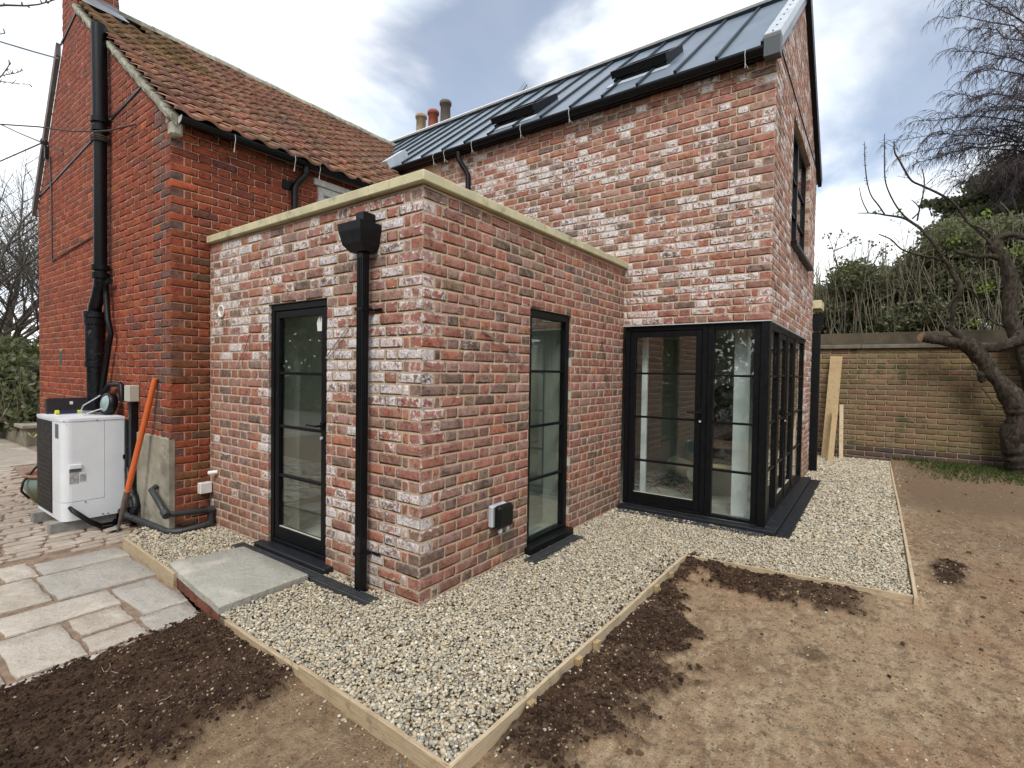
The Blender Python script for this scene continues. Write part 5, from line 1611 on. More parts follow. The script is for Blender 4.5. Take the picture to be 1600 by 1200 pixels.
GR = [[(-0.818, -1.02), (-0.79, -0.02), (-0.775, 0.86), (0.0, 0.88), (0.0, 0.0), (L1, 0.0), (L1, -1.36), (6.68, -1.42), (6.68, -0.8), (8.75, -0.8), (8.75, -2.46), (5.2, -2.465), (2.062, -2.468), (1.925, -1.03), (0.9, -1.02)],
      [(-0.16, 0.80), (-0.16, 1.9), (0, 1.9), (0, 0.80)],
      [(-0.685, 1.86), (-0.63, 2.82), (-0.50, 3.05), (-0.33, 3.10), (-0.33, 2.76), (0, 2.76), (0, 1.80), (-0.155, 1.80)]]
KEEP = [(-0.195, -0.07, 0.27, 1.96), (1.035, 1.795, -0.18, -0.08), (-0.11, 0.02, 0.87, 1.83), (1.14, 1.86, -0.07, 0.02), (L1 - 0.11, L1, -1.54, 0.0), (L1 - 0.10, L1 + 3.0, -1.645, -1.4), (-0.1, 0, 0.43, 0.515)]
def in_gravel(x, y):
    ok = np.zeros(len(x), bool)
    for g in GR: ok |= in_poly(x, y, g)
    ok &= ~in_poly(x, y, SLAB)
    for a, b, c, d in KEEP: ok &= ~((x > a) & (x < b) & (y > c) & (y < d))
    return ok
def scatter(n, box_, rs_):
    return rs_.uniform(box_[0], box_[1], n), rs_.uniform(box_[2], box_[3], n)
PEB = np.array([(0.56, 0.49, 0.37), (0.50, 0.44, 0.33), (0.38, 0.355, 0.30), (0.45, 0.37, 0.25), (0.66, 0.61, 0.51), (0.27, 0.20, 0.135), (0.19, 0.18, 0.165), (0.40, 0.38, 0.335), (0.50, 0.42, 0.30)])
PEB = PEB * np.array([0.93, 0.925, 0.89])
PW = np.array([20, 18, 14, 9, 12, 6, 4, 9, 8.0]); PW /= PW.sum()
rs0 = np.random.RandomState(3)
def gravel_pts(box_, per_m2, rr, seed):
    rs_ = np.random.RandomState(seed)
    n = int((box_[1] - box_[0]) * (box_[3] - box_[2]) * per_m2)
    x, y = scatter(n, box_, rs_); ok = in_gravel(x, y); x, y = x[ok], y[ok]
    d = np.hypot(x - CAM[0], y - CAM[1])
    r = rs_.uniform(rr[0], rr[1], len(x)) * (1 + 0.6 * (rs_.rand(len(x)) ** 6))
    z = -0.014 + rs_.uniform(-0.014, 0.006, len(x)) + 0.012 * (fbm(x * 3, y * 3, 3) - 0.5)
    c = PEB[rs_.choice(len(PEB), len(x), p=PW)] * rs_.uniform(0.8, 1.18, (len(x), 1))
    c = np.hstack([np.clip(c, 0, 1), np.ones((len(x), 1))])
    return np.stack([x, y, z], -1), r, c, d
P_1, R_1, C_1, D_1 = gravel_pts((-0.9, 9.0, -2.6, 3.2), 10500, (0.0052, 0.0092), 4)
near = D_1 < 2.05
mid_ = (~near) & (D_1 < 5.2)
farm = D_1 >= 5.2
farm &= np.random.RandomState(8).rand(len(D_1)) < 0.36
Vs, Fs, Cs = [], [], []; off = 0
for mask, sub, mul in ((near, 1, 1.0), (mid_, 0, 1.12), (farm, 0, 1.75)):
    v_, f_, c_ = stones(P_1[mask], R_1[mask] * mul, C_1[mask], sub, 9)
    Vs.append(v_); Fs.append(f_ + off); Cs.append(c_); off += len(v_)
# a few strays on the soil
rs_ = np.random.RandomState(21)
x = rs_.uniform(-2.2, 8.5, 1500); y = rs_.uniform(-5.5, 1.0, 1500)
ok = ~(((x > -0.83) & (y > -1.06)) | ((x > 2.0) & (y > -2.52)) | ((y > 0.9)))
x, y = x[ok], y[ok]
zz, dk, gg, mm_ = soil_fields(x, y)
cc = PEB[rs_.choice(len(PEB), len(x), p=PW)] * rs_.uniform(0.6, 1.1, (len(x), 1))
v_, f_, c_ = stones(np.stack([x, y, zz + 0.002], -1), rs_.uniform(0.003, 0.009, len(x)), np.hstack([cc, np.ones((len(x), 1))]), 0, 5)
Vs.append(v_); Fs.append(f_ + off); Cs.append(c_); off += len(v_)
np_mesh('gravel', np.vstack(Vs), np.vstack(Fs), M['gravel'], col=np.vstack(Cs), kind='stuff', smooth=True)
gb = MB(); M['grit'] = simple('gravel_bed', (0.16, 0.135, 0.10), 0.95, 0.5, 60, bump=0.8)
for g in GR: gb.prism(g, 'z', -0.14, -0.034)
gb.build('gravel_bed', M['grit'], kind='structure')

# stones kicked over the boards
rs_ = np.random.RandomState(91)
sx_ = np.concatenate([rs_.uniform(-0.8, 1.9, 60), rs_.uniform(2.0, 8.0, 120), rs_.uniform(-0.88, -0.83, 40)]); sy_ = np.concatenate([-1.055 - rs_.exponential(0.035, 60), -2.51 - rs_.exponential(0.05, 120), rs_.uniform(-1.0, 0.3, 40)])
sz_ = soil_fields(sx_, sy_)[0]; sc_ = PEB[rs_.choice(len(PEB), len(sx_), p=PW)] * rs_.uniform(0.7, 1.1, (len(sx_), 1))
v_, f_, c_ = stones(np.stack([sx_, sy_, sz_ + 0.004], -1), rs_.uniform(0.005, 0.009, len(sx_)), np.hstack([sc_, np.ones((len(sx_), 1))]), 1, 92)
np_mesh('stray_stones', v_, f_, M['gravel'], col=c_, kind='stuff')
# clods of loose earth
rs_ = np.random.RandomState(31)
def clods(n, box_, rr, seed, thr=0.45):
    rs_ = np.random.RandomState(seed)
    x, y = scatter(n, box_, rs_)
    z, dk, g, m_ = soil_fields(x, y)
    ok = (dk > thr) & (rs_.rand(n) < dk)
    ok &= ~(((x > -0.79) & (y > -1.06)) | ((x > 2.06) & (y > -2.50)) | (y > 0.955))
    x, y, z = x[ok], y[ok], z[ok]
    r = rr[0] + (rr[1] - rr[0]) * rs_.rand(len(x)) ** 4
    c = np.array([(0.050, 0.030, 0.020)]) * rs_.uniform(0.6, 1.9, (len(x), 1))
    return stones(np.stack([x, y, z + r * 0.2], -1), r, np.hstack([c, np.ones((len(x), 1))]), 0, seed + 1, 0.75, 0.35)
M['clod'] = attr_mat('earth_clod', 'attr', 0.97, 0.35, 40, 0.9, 0.1)
Vs, Fs, Cs = [], [], []; off = 0
for a in ((15000, (-0.7, 2.1, -1.75, -1.05), (0.0025, 0.016), 41), (3000, (1.5, 2.05, -2.5, -1.05), (0.0025, 0.013), 42), (14000, (-2.4, -0.78, -0.2, 0.95), (0.0022, 0.012), 43), (1500, (2.2, 3.4, -3.1, -2.5), (0.003, 0.014), 44)):
    v_, f_, c_ = clods(*a); Vs.append(v_); Fs.append(f_ + off); Cs.append(c_); off += len(v_)
ex_ = rs_.uniform(-0.6, 1.85, 420); ey_ = -1.02 + rs_.exponential(0.045, 420); er_ = 0.002 + 0.008 * rs_.rand(420) ** 3
v_, f_, c_ = stones(np.stack([ex_, ey_, np.full(420, -0.002)], -1), er_, np.hstack([np.tile((0.055, 0.034, 0.022), (420, 1)), np.ones((420, 1))]), 0, 93, 0.75, 0.35)
Vs.append(v_); Fs.append(f_ + off); Cs.append(c_); off += len(v_)
# scattered lumps on the bare ground
x = rs_.uniform(-2.0, 7.5, 420); y = rs_.uniform(-4.8, -1.2, 420)
ok = ~(((x > -0.83) & (y > -1.06)) | ((x > 2.0) & (y > -2.52)))
x, y = x[ok], y[ok]; zz = soil_fields(x, y)[0]; r = 0.004 + 0.014 * rs_.rand(len(x)) ** 4
cc = np.array([(0.09, 0.055, 0.035)]) * rs_.uniform(0.5, 1.7, (len(x), 1))
v_, f_, c_ = stones(np.stack([x, y, zz + r * 0.3], -1), r, np.hstack([cc, np.ones((len(x), 1))]), 1, 77, 0.7, 0.3)
Vs.append(v_); Fs.append(f_ + off); Cs.append(c_)
np_mesh('loose_earth', np.vstack(Vs), np.vstack(Fs), M['clod'], col=np.vstack(Cs), kind='stuff', smooth=False)
# crumbs of dry soil over the bare ground
rs_ = np.random.RandomState(55); n = 20000
d = 1.3 + 5.5 * rs_.rand(n) ** 1.3; a = rs_.uniform(math.radians(YAW - 52), math.radians(YAW + 40), n)
x, y = CAM[0] + d * np.cos(a), CAM[1] + d * np.sin(a)
ok = ~(((x > -0.84) & (y > -1.07)) | ((x > 2.0) & (y > -2.52)) | (y > 0.92)) & (x < 8.8)
x, y = x[ok], y[ok]; zz = soil_fields(x, y)[0]; r = 0.0016 + 0.0045 * rs_.rand(len(x)) ** 3 + 0.0006 * np.hypot(x - CAM[0], y - CAM[1])
cc = np.array([(0.34, 0.25, 0.165), (0.22, 0.155, 0.10), (0.44, 0.34, 0.23), (0.17, 0.115, 0.078)])[rs_.randint(4, size=len(x))] * rs_.uniform(0.7, 1.2, (len(x), 1))
v_, f_, c_ = stones(np.stack([x, y, zz + r * 0.2], -1), r, np.hstack([cc, np.ones((len(x), 1))]), 0, 78, 0.7, 0.3)
np_mesh('soil_crumbs', v_, f_, M['clod'], col=c_, kind='stuff', smooth=False)
# pale roots and straw in the dark earth
m = MB(); M['root'] = simple('dry_root', (0.42, 0.32, 0.21), 0.9, 0.2, 20)
for k in range(46):
    if k < 30: x, y = rnd.uniform(-1.9, -0.85), rnd.uniform(-0.9, 0.85)
    else: x, y = rnd.uniform(-0.5, 3.5), rnd.uniform(-3.0, -1.15)
    a = rnd.uniform(0, 6.3); L_ = rnd.uniform(0.02, 0.09) * (2 if rnd.random() < 0.15 else 1); pts = []
    z0 = None
    for i in range(5):
        z0 = float(soil_fields(np.array([x]), np.array([y]))[0][0]); pts.append((x, y, z0 + 0.006 + 0.004 * math.sin(i * 2.0)))
        x += math.cos(a) * L_ / 5; y += math.sin(a) * L_ / 5; a += rnd.uniform(-0.6, 0.6)
    m.tube(pts, 0.0011, 4)
m.build('roots', M['root'], kind='stuff')

# ------------------------------------------------------------------ patio
patio = MB(); M['joint'] = simple('sandy_joint', (0.235, 0.16, 0.11), 0.97, 0.35, 14, bump=0.6)
patio.prism([(-3.6, 0.955), (-0.795, 0.955), (-0.695, 1.66), (-0.655, 2.84), (-0.36, 3.08), (XO - 0.02, 3.1), (XO - 0.02, 7.0), (2.5, 7.06), (2.5, 30), (-14, 30), (-14, 0.955)], 'z', -0.26, PZ - 0.016)
po = patio.build('patio', M['joint'], kind='structure')
FL = [((-1.19, -0.665), (2.615, 2.925), 1), ((-1.245, -0.69), (2.01, 2.575), 1), ((-0.985, -0.735), (1.375, 1.955), 1), ((-1.025, -0.765), (1.085, 1.345), 1),
      ((-1.385, -1.215), (2.64, 3.02), 0), ((-1.505, -1.265), (2.06, 2.60), 0), ((-1.545, -1.005), (1.665, 1.975), 0), ((-1.29, -1.035), (1.355, 1.63), 0), ((-1.305, -1.05), (1.10, 1.315), 0),
      ((-1.605, -1.325), (1.105, 1.625), 0), ((-1.335, -0.765), (0.965, 1.06), 1), ((-1.93, -1.35), (0.97, 1.065), 0), ((-1.96, -1.64), (1.10, 1.64), 0), ((-1.80, -1.57), (1.665, 2.02), 0), ((-2.1, -1.53), (2.06, 2.60), 0), ((-1.85, -1.41), (2.64, 3.02), 0), ((-2.6, -2.0), (1.0, 1.64), 0), ((-2.5, -1.83), (1.67, 2.02), 0)]
for i, ((x0, x1), (y0, y1), g) in enumerate(FL):
    a = 0.004
    rough_slab('paving_slab', [(x0 + rnd.uniform(-a, a), y0), (x1 + rnd.uniform(-a, a), y0 + rnd.uniform(-a, a)), (x1, y1), (x0, y1 + rnd.uniform(-a, a))], PZ - 0.04, PZ + rnd.uniform(-0.003, 0.003), M['flaggrey'] if g else M['flag'], po, 6, 0.007, 0.0022, i)
# block paving beyond
cands = []
rowy = 3.045; r_ = 0
while rowy < 8.2:
    h = rnd.choice((0.095, 0.11, 0.13)); x = -2.6 + rnd.uniform(0, 0.1)
    while x < -0.36:
        w = rnd.uniform(0.16, 0.30)
        if not (x + w > -0.37):
            if not (rowy < 3.05 and x > -1.2 and False):
                cands.append((x, min(x + w - 0.014, -0.37), rowy, rowy + h - 0.014))
        x += w
    rowy += h; r_ += 1
cands = [c for c in cands if not (c[2] < 3.10 and c[0] < -1.19)]
def vis_px(c):
    u, v, z = proj(((c[0] + c[1]) / 2, (c[2] + c[3]) / 2, PZ)); return -40 < u < 1600 and v < 1250
cands.sort(key=lambda c: (0 if vis_px(c) else 1, math.hypot(c[0] - CAM[0], c[2] - CAM[1])))
pm = []
for k in range(6):
    m = MB(); r2 = random.Random(k)
    n = 12; ring = []
    for i in range(n):
        a = 2 * math.pi * (i + .5) / n; cx, cy = math.cos(a), math.sin(a); mxx = max(abs(cx), abs(cy))
        p_ = 6.0; s_ = (abs(cx) ** p_ + abs(cy) ** p_) ** (-1 / p_)
        ring.append((0.5 + cx * s_ * 0.5 * r2.uniform(0.93, 1.0), 0.5 + cy * s_ * 0.5 * r2.uniform(0.93, 1.0)))
    vs = [(a, b, -0.04) for a, b in ring] + [(a, b, -0.004) for a, b in ring] + [(0.5 + (a - .5) * .94, 0.5 + (b - .5) * .90, r2.uniform(-.001, .001)) for a, b in ring] + [(0.5, 0.5, 0.002)]
    fc = [(L_ * n + i, L_ * n + (i + 1) % n, (L_ + 1) * n + (i + 1) % n, (L_ + 1) * n + i) for L_ in (0, 1) for i in range(n)] + [(2 * n + i, 2 * n + (i + 1) % n, 3 * n) for i in range(n)]
    me = bpy.data.meshes.new('paver'); me.from_pydata(vs, [], fc); me.materials.append(M['paver']); me.update(); pm.append((me, vs, fc))
rest = MB()
for k, c in enumerate(cands):
    me, vs, fc = pm[rnd.randrange(6)]; z = PZ + rnd.uniform(-0.004, 0.004)
    if k < 280:
        o = bpy.data.objects.new('paver', me); COL.objects.link(o); o.parent = po
        o.location = (c[0], c[2], z); o.scale = (c[1] - c[0], c[3] - c[2], 1)
    else:
        rest.add([(c[0] + a * (c[1] - c[0]), c[2] + b * (c[3] - c[2]), z + h) for a, b, h in vs], fc)
rest.build('paver', M['paver'], po, kind='stuff')
m = MB(); m.box(-8, 0.15, 8.25, 20, PZ - 0.02, PZ - 0.004); M['yard'] = riven_mat('worn_yard', (0.36, 0.31, 0.26), (0.43, 0.38, 0.32), (0.28, 0.22, 0.17))
m.build('yard', M['yard'], kind='structure')

# ------------------------------------------------------------------ heat pump and what stands round it
hpz0, hpz1 = 0.02, 0.952
heat = empty('heat_pump', (-0.62, 4.07, hpz0), 'white outdoor heat pump with black fan grille standing on two concrete blocks', 'heat pump')
hx0, hx1, hy0, hy1 = -0.855, -0.388, 3.665, 4.48
def rounded(x0, x1, y0, y1, r, z0, z1, n=6):
    pts = []
    for i in range(n + 1):
        a = math.pi + math.pi / 2 * i / n; pts.append((x0 + r + r * math.cos(a), y0 + r + r * math.sin(a)))
    pts += [(x1, y0), (x1, y1), (x0, y1)]
    m = MB(); k = len(pts)
    vs = [(a, b, z0) for a, b in pts] + [(a, b, z1) for a, b in pts]
    for i in range(k):
        m.add([vs[i], vs[(i + 1) % k], vs[k + (i + 1) % k], vs[k + i]], [(0, 1, 2, 3)])
    m.add(vs, [tuple(range(k))[::-1], tuple(range(k, 2 * k))])
    return m
rounded(hx0, hx1, hy0, hy1, 0.07, 0.02, 0.19).build('base_panel', M['white'], heat)
rounded(hx0, -0.545, hy0, hy1, 0.07, 0.194, 0.925).build('casing', M['white'], heat)
m = MB(); m.box(-0.542, hx1, hy0 + 0.001, hy1, 0.0205, 0.925); m.build('service_panel', M['white'], heat)
rounded(hx0 - 0.004, hx1 + 0.004, hy0 - 0.004, hy1 + 0.004, 0.072, 0.928, hpz1).build('lid', M['white'], heat)
m = MB(); m.box(hx0 - 0.006, hx0 - 0.0005, 3.965, hy1 - 0.01, 0.055, 0.915); gr = m.build('fan_grille', M['black'], heat)
for k in range(20):
    m = MB(); z = 0.08 + k * 0.043; m.box(hx0 - 0.009, hx0 - 0.0065, 3.98, hy1 - 0.02, z, z + 0.003); m.build('grille_bar', M['blackplastic'], gr)
m = MB(); m.bbox(-0.806, -0.715, hy0 - 0.016, hy0 - 0.001, 0.495, 0.535, 0.004); m.build('handle', M['white'], heat)
m = MB(); m.box(-0.804, -0.717, hy0 - 0.004, hy0 - 0.0005, 0.465, 0.494); m.build('handle_recess', M['greymetal'], heat)
M['labelp'] = simple('printed_label', (0.36, 0.36, 0.35), 0.6, 0.35, 55)
m = MB(); m.box(-0.802, -0.735, hy0 - 0.002, hy0 - 0.0004, 0.36, 0.46); m.build('rating_label', M['labelp'], heat)
m = MB(); m.box(-0.727, -0.683, hy0 - 0.002, hy0 - 0.0004, 0.372, 0.44); m.build('warning_label', M['labelp'], heat)
m = MB(); m.box(hx0 - 0.002, hx0 - 0.0004, 3.76, 3.86, 0.77, 0.90); m.build('badge', M['greymetal'], heat)
m = MB(); m.bbox(-0.402, -0.384, hy0 - 0.012, hy0, 0.54, 0.58, 0.003); m.build('latch', M['black'], heat)
for x, z in ((-0.60, 0.93), (-0.84, 0.93), (-0.52, 0.035), (-0.56, 0.04), (-0.69, 0.18)):
    m = MB(); m.cyl((x, hy0 - 0.001, z), (x, hy0 - 0.007, z), 0.006, 8); m.build('screw', M['greymetal'], heat)
# pair of insulated hoses
m = MB()
hs = [(-0.80, hy0 - 0.0, 0.145), (-0.80, hy0 - 0.03, 0.14), (-0.75, hy0 - 0.07, 0.09), (-0.68, hy0 - 0.10, 0.015), (-0.60, hy0 - 0.09, -0.04), (-0.50, hy0 - 0.05, -0.055), (-0.42, hy0 + 0.1, -0.05), (-0.40, hy0 + 0.3, -0.04)]
m.tube(hs, 0.016, 8); m.tube([(x + 0.005, y - 0.02, z - 0.025 if i > 1 else z - 0.02) for i, (x, y, z) in enumerate(hs)], 0.013, 8)
m.build('hose', M['blackplastic'], heat)
m = MB()
m.tube([(-0.40, 3.52, 0.16), (-0.375, 3.45, 0.20), (-0.37, 3.42, 0.12), (-0.40, 3.40, 0.02), (-0.43, 3.5, -0.03), (-0.42, 3.62, 0.05)], 0.035, 10)
m.tube([(-0.365, 3.62, 0.45), (-0.37, 3.56, 0.30), (-0.375, 3.50, 0.22), (-0.39, 3.46, 0.1)], 0.04, 10)
m.tube([(-0.365, 3.63, 0.92), (-0.362, 3.63, 0.3)], 0.03, 10)
m.build('insulated_pipe', M['iron'], heat)
for lab, y in (('concrete block under the front corner of the heat pump', 3.70), ('concrete block under the rear of the heat pump', 4.28)):
    m = MB(); m.bbox(-0.93, -0.44, y, y + 0.10, PZ - 0.006, 0.018, 0.005)
    tag(m.build('concrete_block', M['concrete']), lab, 'concrete block', 'blocks under the heat pump')
# tools lying on the lid
tz = hpz1
tc_ = MB(); tc_.bbox(-0.80, -0.41, 4.40, 4.47, tz, tz + 0.155, 0.004)
tco = tag(tc_.build('tool_case', simple('black_case', (0.018, 0.013, 0.015), 0.5, 0.2, 20)), 'long black tool case standing on top of the heat pump', 'tool case')
m = MB(); m.box(-0.625, -0.60, 4.397, 4.3995, tz + 0.09, tz + 0.12); m.build('badge', M['whitep'], tco)
M['yellow'] = simple('yellow_rubber', (0.62, 0.66, 0.05), 0.5, 0.05, 8); M['navy'] = simple('dark_blue_plastic', (0.02, 0.02, 0.06), 0.45, 0.1, 8)
scd = empty('screwdriver', (-0.65, 4.28, tz), 'dark blue screwdriver with yellow ends in front of the black case on the heat pump', 'screwdriver')
m = MB(); m.cyl((-0.74, 4.27, tz + 0.022), (-0.60, 4.28, tz + 0.022), 0.018, 12); m.build('grip', M['navy'], scd)
m = MB(); m.cyl((-0.765, 4.268, tz + 0.022), (-0.74, 4.27, tz + 0.022), 0.023, 12); m.cyl((-0.60, 4.28, tz + 0.022), (-0.555, 4.283, tz + 0.022), 0.015, 12); m.build('end_cap', M['yellow'], scd)
m = MB(); m.cyl((-0.555, 4.283, tz + 0.022), (-0.47, 4.29, tz + 0.018), 0.004, 8); m.build('blade', M['galv'], scd)
pl = empty('pliers', (-0.5, 4.0, tz), 'pair of rusty long-nosed pliers beside the screwdriver on the heat pump', 'pliers')
M['rust'] = simple('rusty_steel', (0.11, 0.08, 0.065), 0.7, 0.3, 30)
for s_ in (-1, 1):
    m = MB(); m.tube([(-0.60, 4.02 + s_ * 0.004, tz + 0.016), (-0.52, 4.0, tz + 0.016), (-0.47, 3.985 - s_ * 0.025, tz + 0.014), (-0.40, 3.97 - s_ * 0.035, tz + 0.012)], [0.005, 0.012, 0.009, 0.008], 8); m.build('arm', M['rust'], pl)
lp = empty('work_lamp', (-0.45, 3.95, tz), 'round grey-green work lamp with black rim and wire guard on the heat pump', 'lamp')
M['disc'] = simple('grey_green_lens', (0.28, 0.36, 0.34), 0.4, 0.1, 8)
def disc(c, n, prof, mat, name, parent):
    c, n = Vector(c), Vector(n).normalized(); a = n.orthogonal().normalized(); b = n.cross(a); vs = []; fs_ = []; K = 20
    for r, h in prof:
        for k in range(K): t = 2 * math.pi * k / K; vs.append(c + (a * math.cos(t) + b * math.sin(t)) * r + n * h)
    for i in range(len(prof) - 1):
        for k in range(K): fs_.append((i * K + k, i * K + (k + 1) % K, (i + 1) * K + (k + 1) % K, (i + 1) * K + k))
    m = MB(); m.add(vs, fs_, 0, True); return m.build(name, mat, parent)
lc, ln = (-0.455, 3.95, tz + 0.112), (-0.95, -0.12, 0.15)
disc(lc, ln, [(0.0, 0.022), (0.07, 0.016), (0.088, 0.0)], M['disc'], 'lens', lp)
disc(lc, ln, [(0.088, 0.012), (0.105, 0.008), (0.112, -0.02), (0.108, -0.06), (0.07, -0.075), (0.0, -0.078)], M['blackplastic'], 'housing', lp)
m = MB(); m.tube([(-0.52, 3.86, tz + 0.20), (-0.56, 3.9, tz + 0.16), (-0.62, 3.98, tz + 0.10), (-0.64, 4.0, tz + 0.04), (-0.62, 3.98, tz + 0.006), (-0.54, 3.92, tz + 0.05), (-0.50, 3.87, tz + 0.07)], 0.006, 6); m.build('wire_guard', M['galv'], lp)
# orange digging bar leaning on the gable
bar = empty('digging_bar', (-0.549, 3.32, PZ), 'long orange-handled digging bar leaning against the old brick gable', 'tool')
M['orange'] = simple('orange_fibreglass', (0.62, 0.13, 0.03), 0.5, 0.1, 8, dirt=((0.30, 0.12, 0.06), 5, 0.62))
b0, b1 = Vector((-0.549, 3.32, PZ)), Vector((XO - 0.024, 3.03, 1.33)); sk_ = b0.lerp(b1, 0.26)
m = MB(); m.tube([sk_, b1], [0.0245, 0.0225], 12); m.build('shaft', M['orange'], bar)
m = MB(); m.tube([b0, b0.lerp(b1, 0.08), b0.lerp(b1, 0.2), b0.lerp(b1, 0.27)], [0.006, 0.016, 0.025, 0.0265], 10); m.build('steel_point', M['rust'], bar)
# glazed pot
pt = empty('flower_pot', (-0.60, 5.25, PZ), 'large green glazed plant pot with terracotta rim left of the heat pump', 'plant pot')
t_ = NT('green_glaze'); g_n = t_.n('ShaderNodeNewGeometry'); sp_x = t_.n('ShaderNodeSeparateXYZ'); t_.l(g_n.outputs['Position'], sp_x.inputs[0])
t_.base(t_.mix(t_.mr(sp_x.outputs[2], 0.0, 0.16), (0.13, 0.14, 0.06), (0.20, 0.27, 0.25))); t_.rough(0.25); M['glaze'] = t_.mat
M['terracotta'] = simple('terracotta', (0.28, 0.14, 0.09), 0.75, 0.15, 12)
m = MB(); m.lathe((-0.60, 5.25, PZ), [(0.0, 0.0), (0.13, 0.0), (0.175, 0.06), (0.215, 0.16), (0.222, 0.22), (0.205, 0.285)], 28); m.build('bowl', M['glaze'], pt)
m = MB(); m.lathe((-0.60, 5.25, PZ), [(0.205, 0.285), (0.225, 0.29), (0.23, 0.31), (0.215, 0.325), (0.19, 0.315), (0.185, 0.22), (0, 0.215)], 28); m.build('rim', M['terracotta'], pt)
m = MB(); m.tube([(-0.80, 5.1, PZ + 0.08), (-0.86, 5.12, PZ + 0.17), (-0.84, 5.15, PZ + 0.26), (-0.74, 5.2, PZ + 0.38), (-0.64, 5.25, PZ + 0.47), (-0.60, 5.3, PZ + 0.5)], 0.012, 6)
tag(m.build('garden_hose', M['blackplastic']), 'black hose looped over the green plant pot', 'hose')
m = MB(); m.add([(-0.60, 3.42, PZ + 0.004), (-0.52, 3.40, PZ + 0.012), (-0.47, 3.46, PZ + 0.006), (-0.50, 3.50, PZ + 0.03), (-0.56, 3.49, PZ + 0.012), (-0.53, 3.44, PZ + 0.035)], [(0, 1, 5), (1, 2, 5), (2, 3, 5), (3, 4, 5), (4, 0, 5)])
tag(m.build('broken_tile', M['concrete']), 'small grey broken piece of tile on the paving below the heat pump', 'rubble')

# low planter wall on the far left
M['stonew'] = simple('old_stone', (0.21, 0.19, 0.145), 0.95, 0.35, 5, bump=0.8, dirt=((0.11, 0.12, 0.06), 3, 0.55))
M['stonec'] = simple('stone_cap', (0.28, 0.25, 0.20), 0.95, 0.3, 6, bump=0.6)
plw = empty('planter_wall', (0.2, 10.6, PZ), 'low stone planter wall with flat cap stones at the far left', 'garden wall')
m = MB(); m.box(0.20, 0.42, 10.62, 18, -0.2, 0.24); m.box(0.42, 3, 10.62, 10.84, -0.2, 0.24); m.build('wall', M['stonew'], plw)
for k in range(9):
    m = MB(); y = 10.56 + k * 0.82; m.bbox(0.13, 0.56, y + 0.006, y + 0.81, 0.242, 0.31, 0.01); m.build('cap_stone', M['stonec'], plw)
for k in range(3):
    m = MB(); x = 0.565 + k * 0.8; m.bbox(x, x + 0.79, 10.55, 10.93, 0.242, 0.31, 0.01); m.build('cap_stone', M['stonec'], plw)
MB().box(0.45, 3, 10.86, 18, -0.1, 0.22).build('earth', M['soil'], plw)

# ------------------------------------------------------------------ garden wall at the back
gw = empty('garden_wall', (9.05, -3, 0), 'tall brown brick garden wall across the back, with a flat coping', 'garden wall')
wW = Wall((9.05, 0.6, 0), (0, -1, 0), (-1, 0, 0))
def col_gw(a, b, c, k):
    if k < 3: return (*pick([(2, (0.085, 0.065, 0.060)), (1, (0.11, 0.075, 0.06))]), 0)
    q = pick([(30, (0.20, 0.15, 0.082)), (20, (0.18, 0.128, 0.073)), (12, (0.205, 0.13, 0.085)), (10, (0.165, 0.138, 0.072)), (6, (0.22, 0.165, 0.10))])
    t = math.exp(-((a - 3.0) / 0.7) ** 2 - ((c - 0.9) / 0.6) ** 2) * 0.5
    g = 0.35 * max(0, min(1, (a - 3.2) / 1.5)) * max(0, 1 - c / 1.6)
    q = tuple(x * (1 - t) + y * t for x, y in zip(q, (0.20, 0.10, 0.07)))
    q = tuple(x * (1 - g) + y * g for x, y in zip(q, (0.12, 0.12, 0.035)))
    return (*q, 0)
wW.courses(0, 10, -0.093, 22, col_gw, gauge=0.093, J=0.011, bond=stretcher, st=0.273)
gm = backing(wW, [(0, 10, -0.4, 1.953)], 0.22, mats=None)
gwo = gm.build('wall', [M['gwmortar'], M['gwmortar']], gw)
lay(gwo, [wW], M['gwbrick_o'], M['gwbrick_j'], limit=300)
M['cop2'] = simple('weathered_coping', (0.145, 0.13, 0.105), 0.95, 0.3, 5, bump=0.4)
for k in range(8):
    y = 0.6 - k * 1.3; m = MB(); m.bbox(8.99, 9.32, y - 1.295, y, 1.955, 2.025, 0.008); m.build('coping_stone', M['cop2'], gw)
M['darkboard'] = simple('dark_weathered_board', (0.085, 0.068, 0.045), 0.95, 0.4, 4)
m = MB(); m.bbox(9.36, 9.40, -9, 0.6, 1.0, 2.26, 0.004); tag(m.build('fence', M['darkboard']), 'dark weathered board fence just showing above the garden wall coping', 'fence')
# boards propped against it
def plank(p, q, w, t, mat, label):
    p, q = Vector(p), Vector(q); d = (q - p).normalized(); s_ = Vector((0, 1, 0)); n_ = d.cross(s_).normalized(); s_ = n_.cross(d).normalized()
    vs = []
    for c in (p, q):
        for a, b in ((-1, -1), (1, -1), (1, 1), (-1, 1)): vs.append(c + s_ * (a * w / 2) + n_ * (b * t / 2))
    m = MB(); m.add(vs, [(3, 2, 1, 0), (4, 5, 6, 7), (0, 1, 5, 4), (1, 2, 6, 5), (2, 3, 7, 6), (3, 0, 4, 7)])
    tag(m.build('timber_board', mat), label, 'board', 'boards leaning on the garden wall')
def pa(u, v, x): return at(u, v, 'x', x)
q1 = Vector(pa(1307, 557, 8.96)); q0 = Vector(pa(1292, 724, 8.42)); plank(q0, q1, 0.19, 0.03, M['woodz'], 'tallest wide plank leaning against the garden wall beside the black downpipe')
q1 = Vector(pa(1306, 634, 8.50)); q0 = Vector(pa(1297, 726, 8.00)); plank(q0, q1, 0.08, 0.05, M['woodz'], 'short tilted timber in front of the wide plank, with a slanting top')
q1 = Vector(pa(1315, 633, 8.93)); q0 = Vector(pa(1314, 725, 8.45)); plank(q0, q1, 0.06, 0.05, M['woodx'], 'short upright pale timber stake, rightmost of the boards on the garden wall')

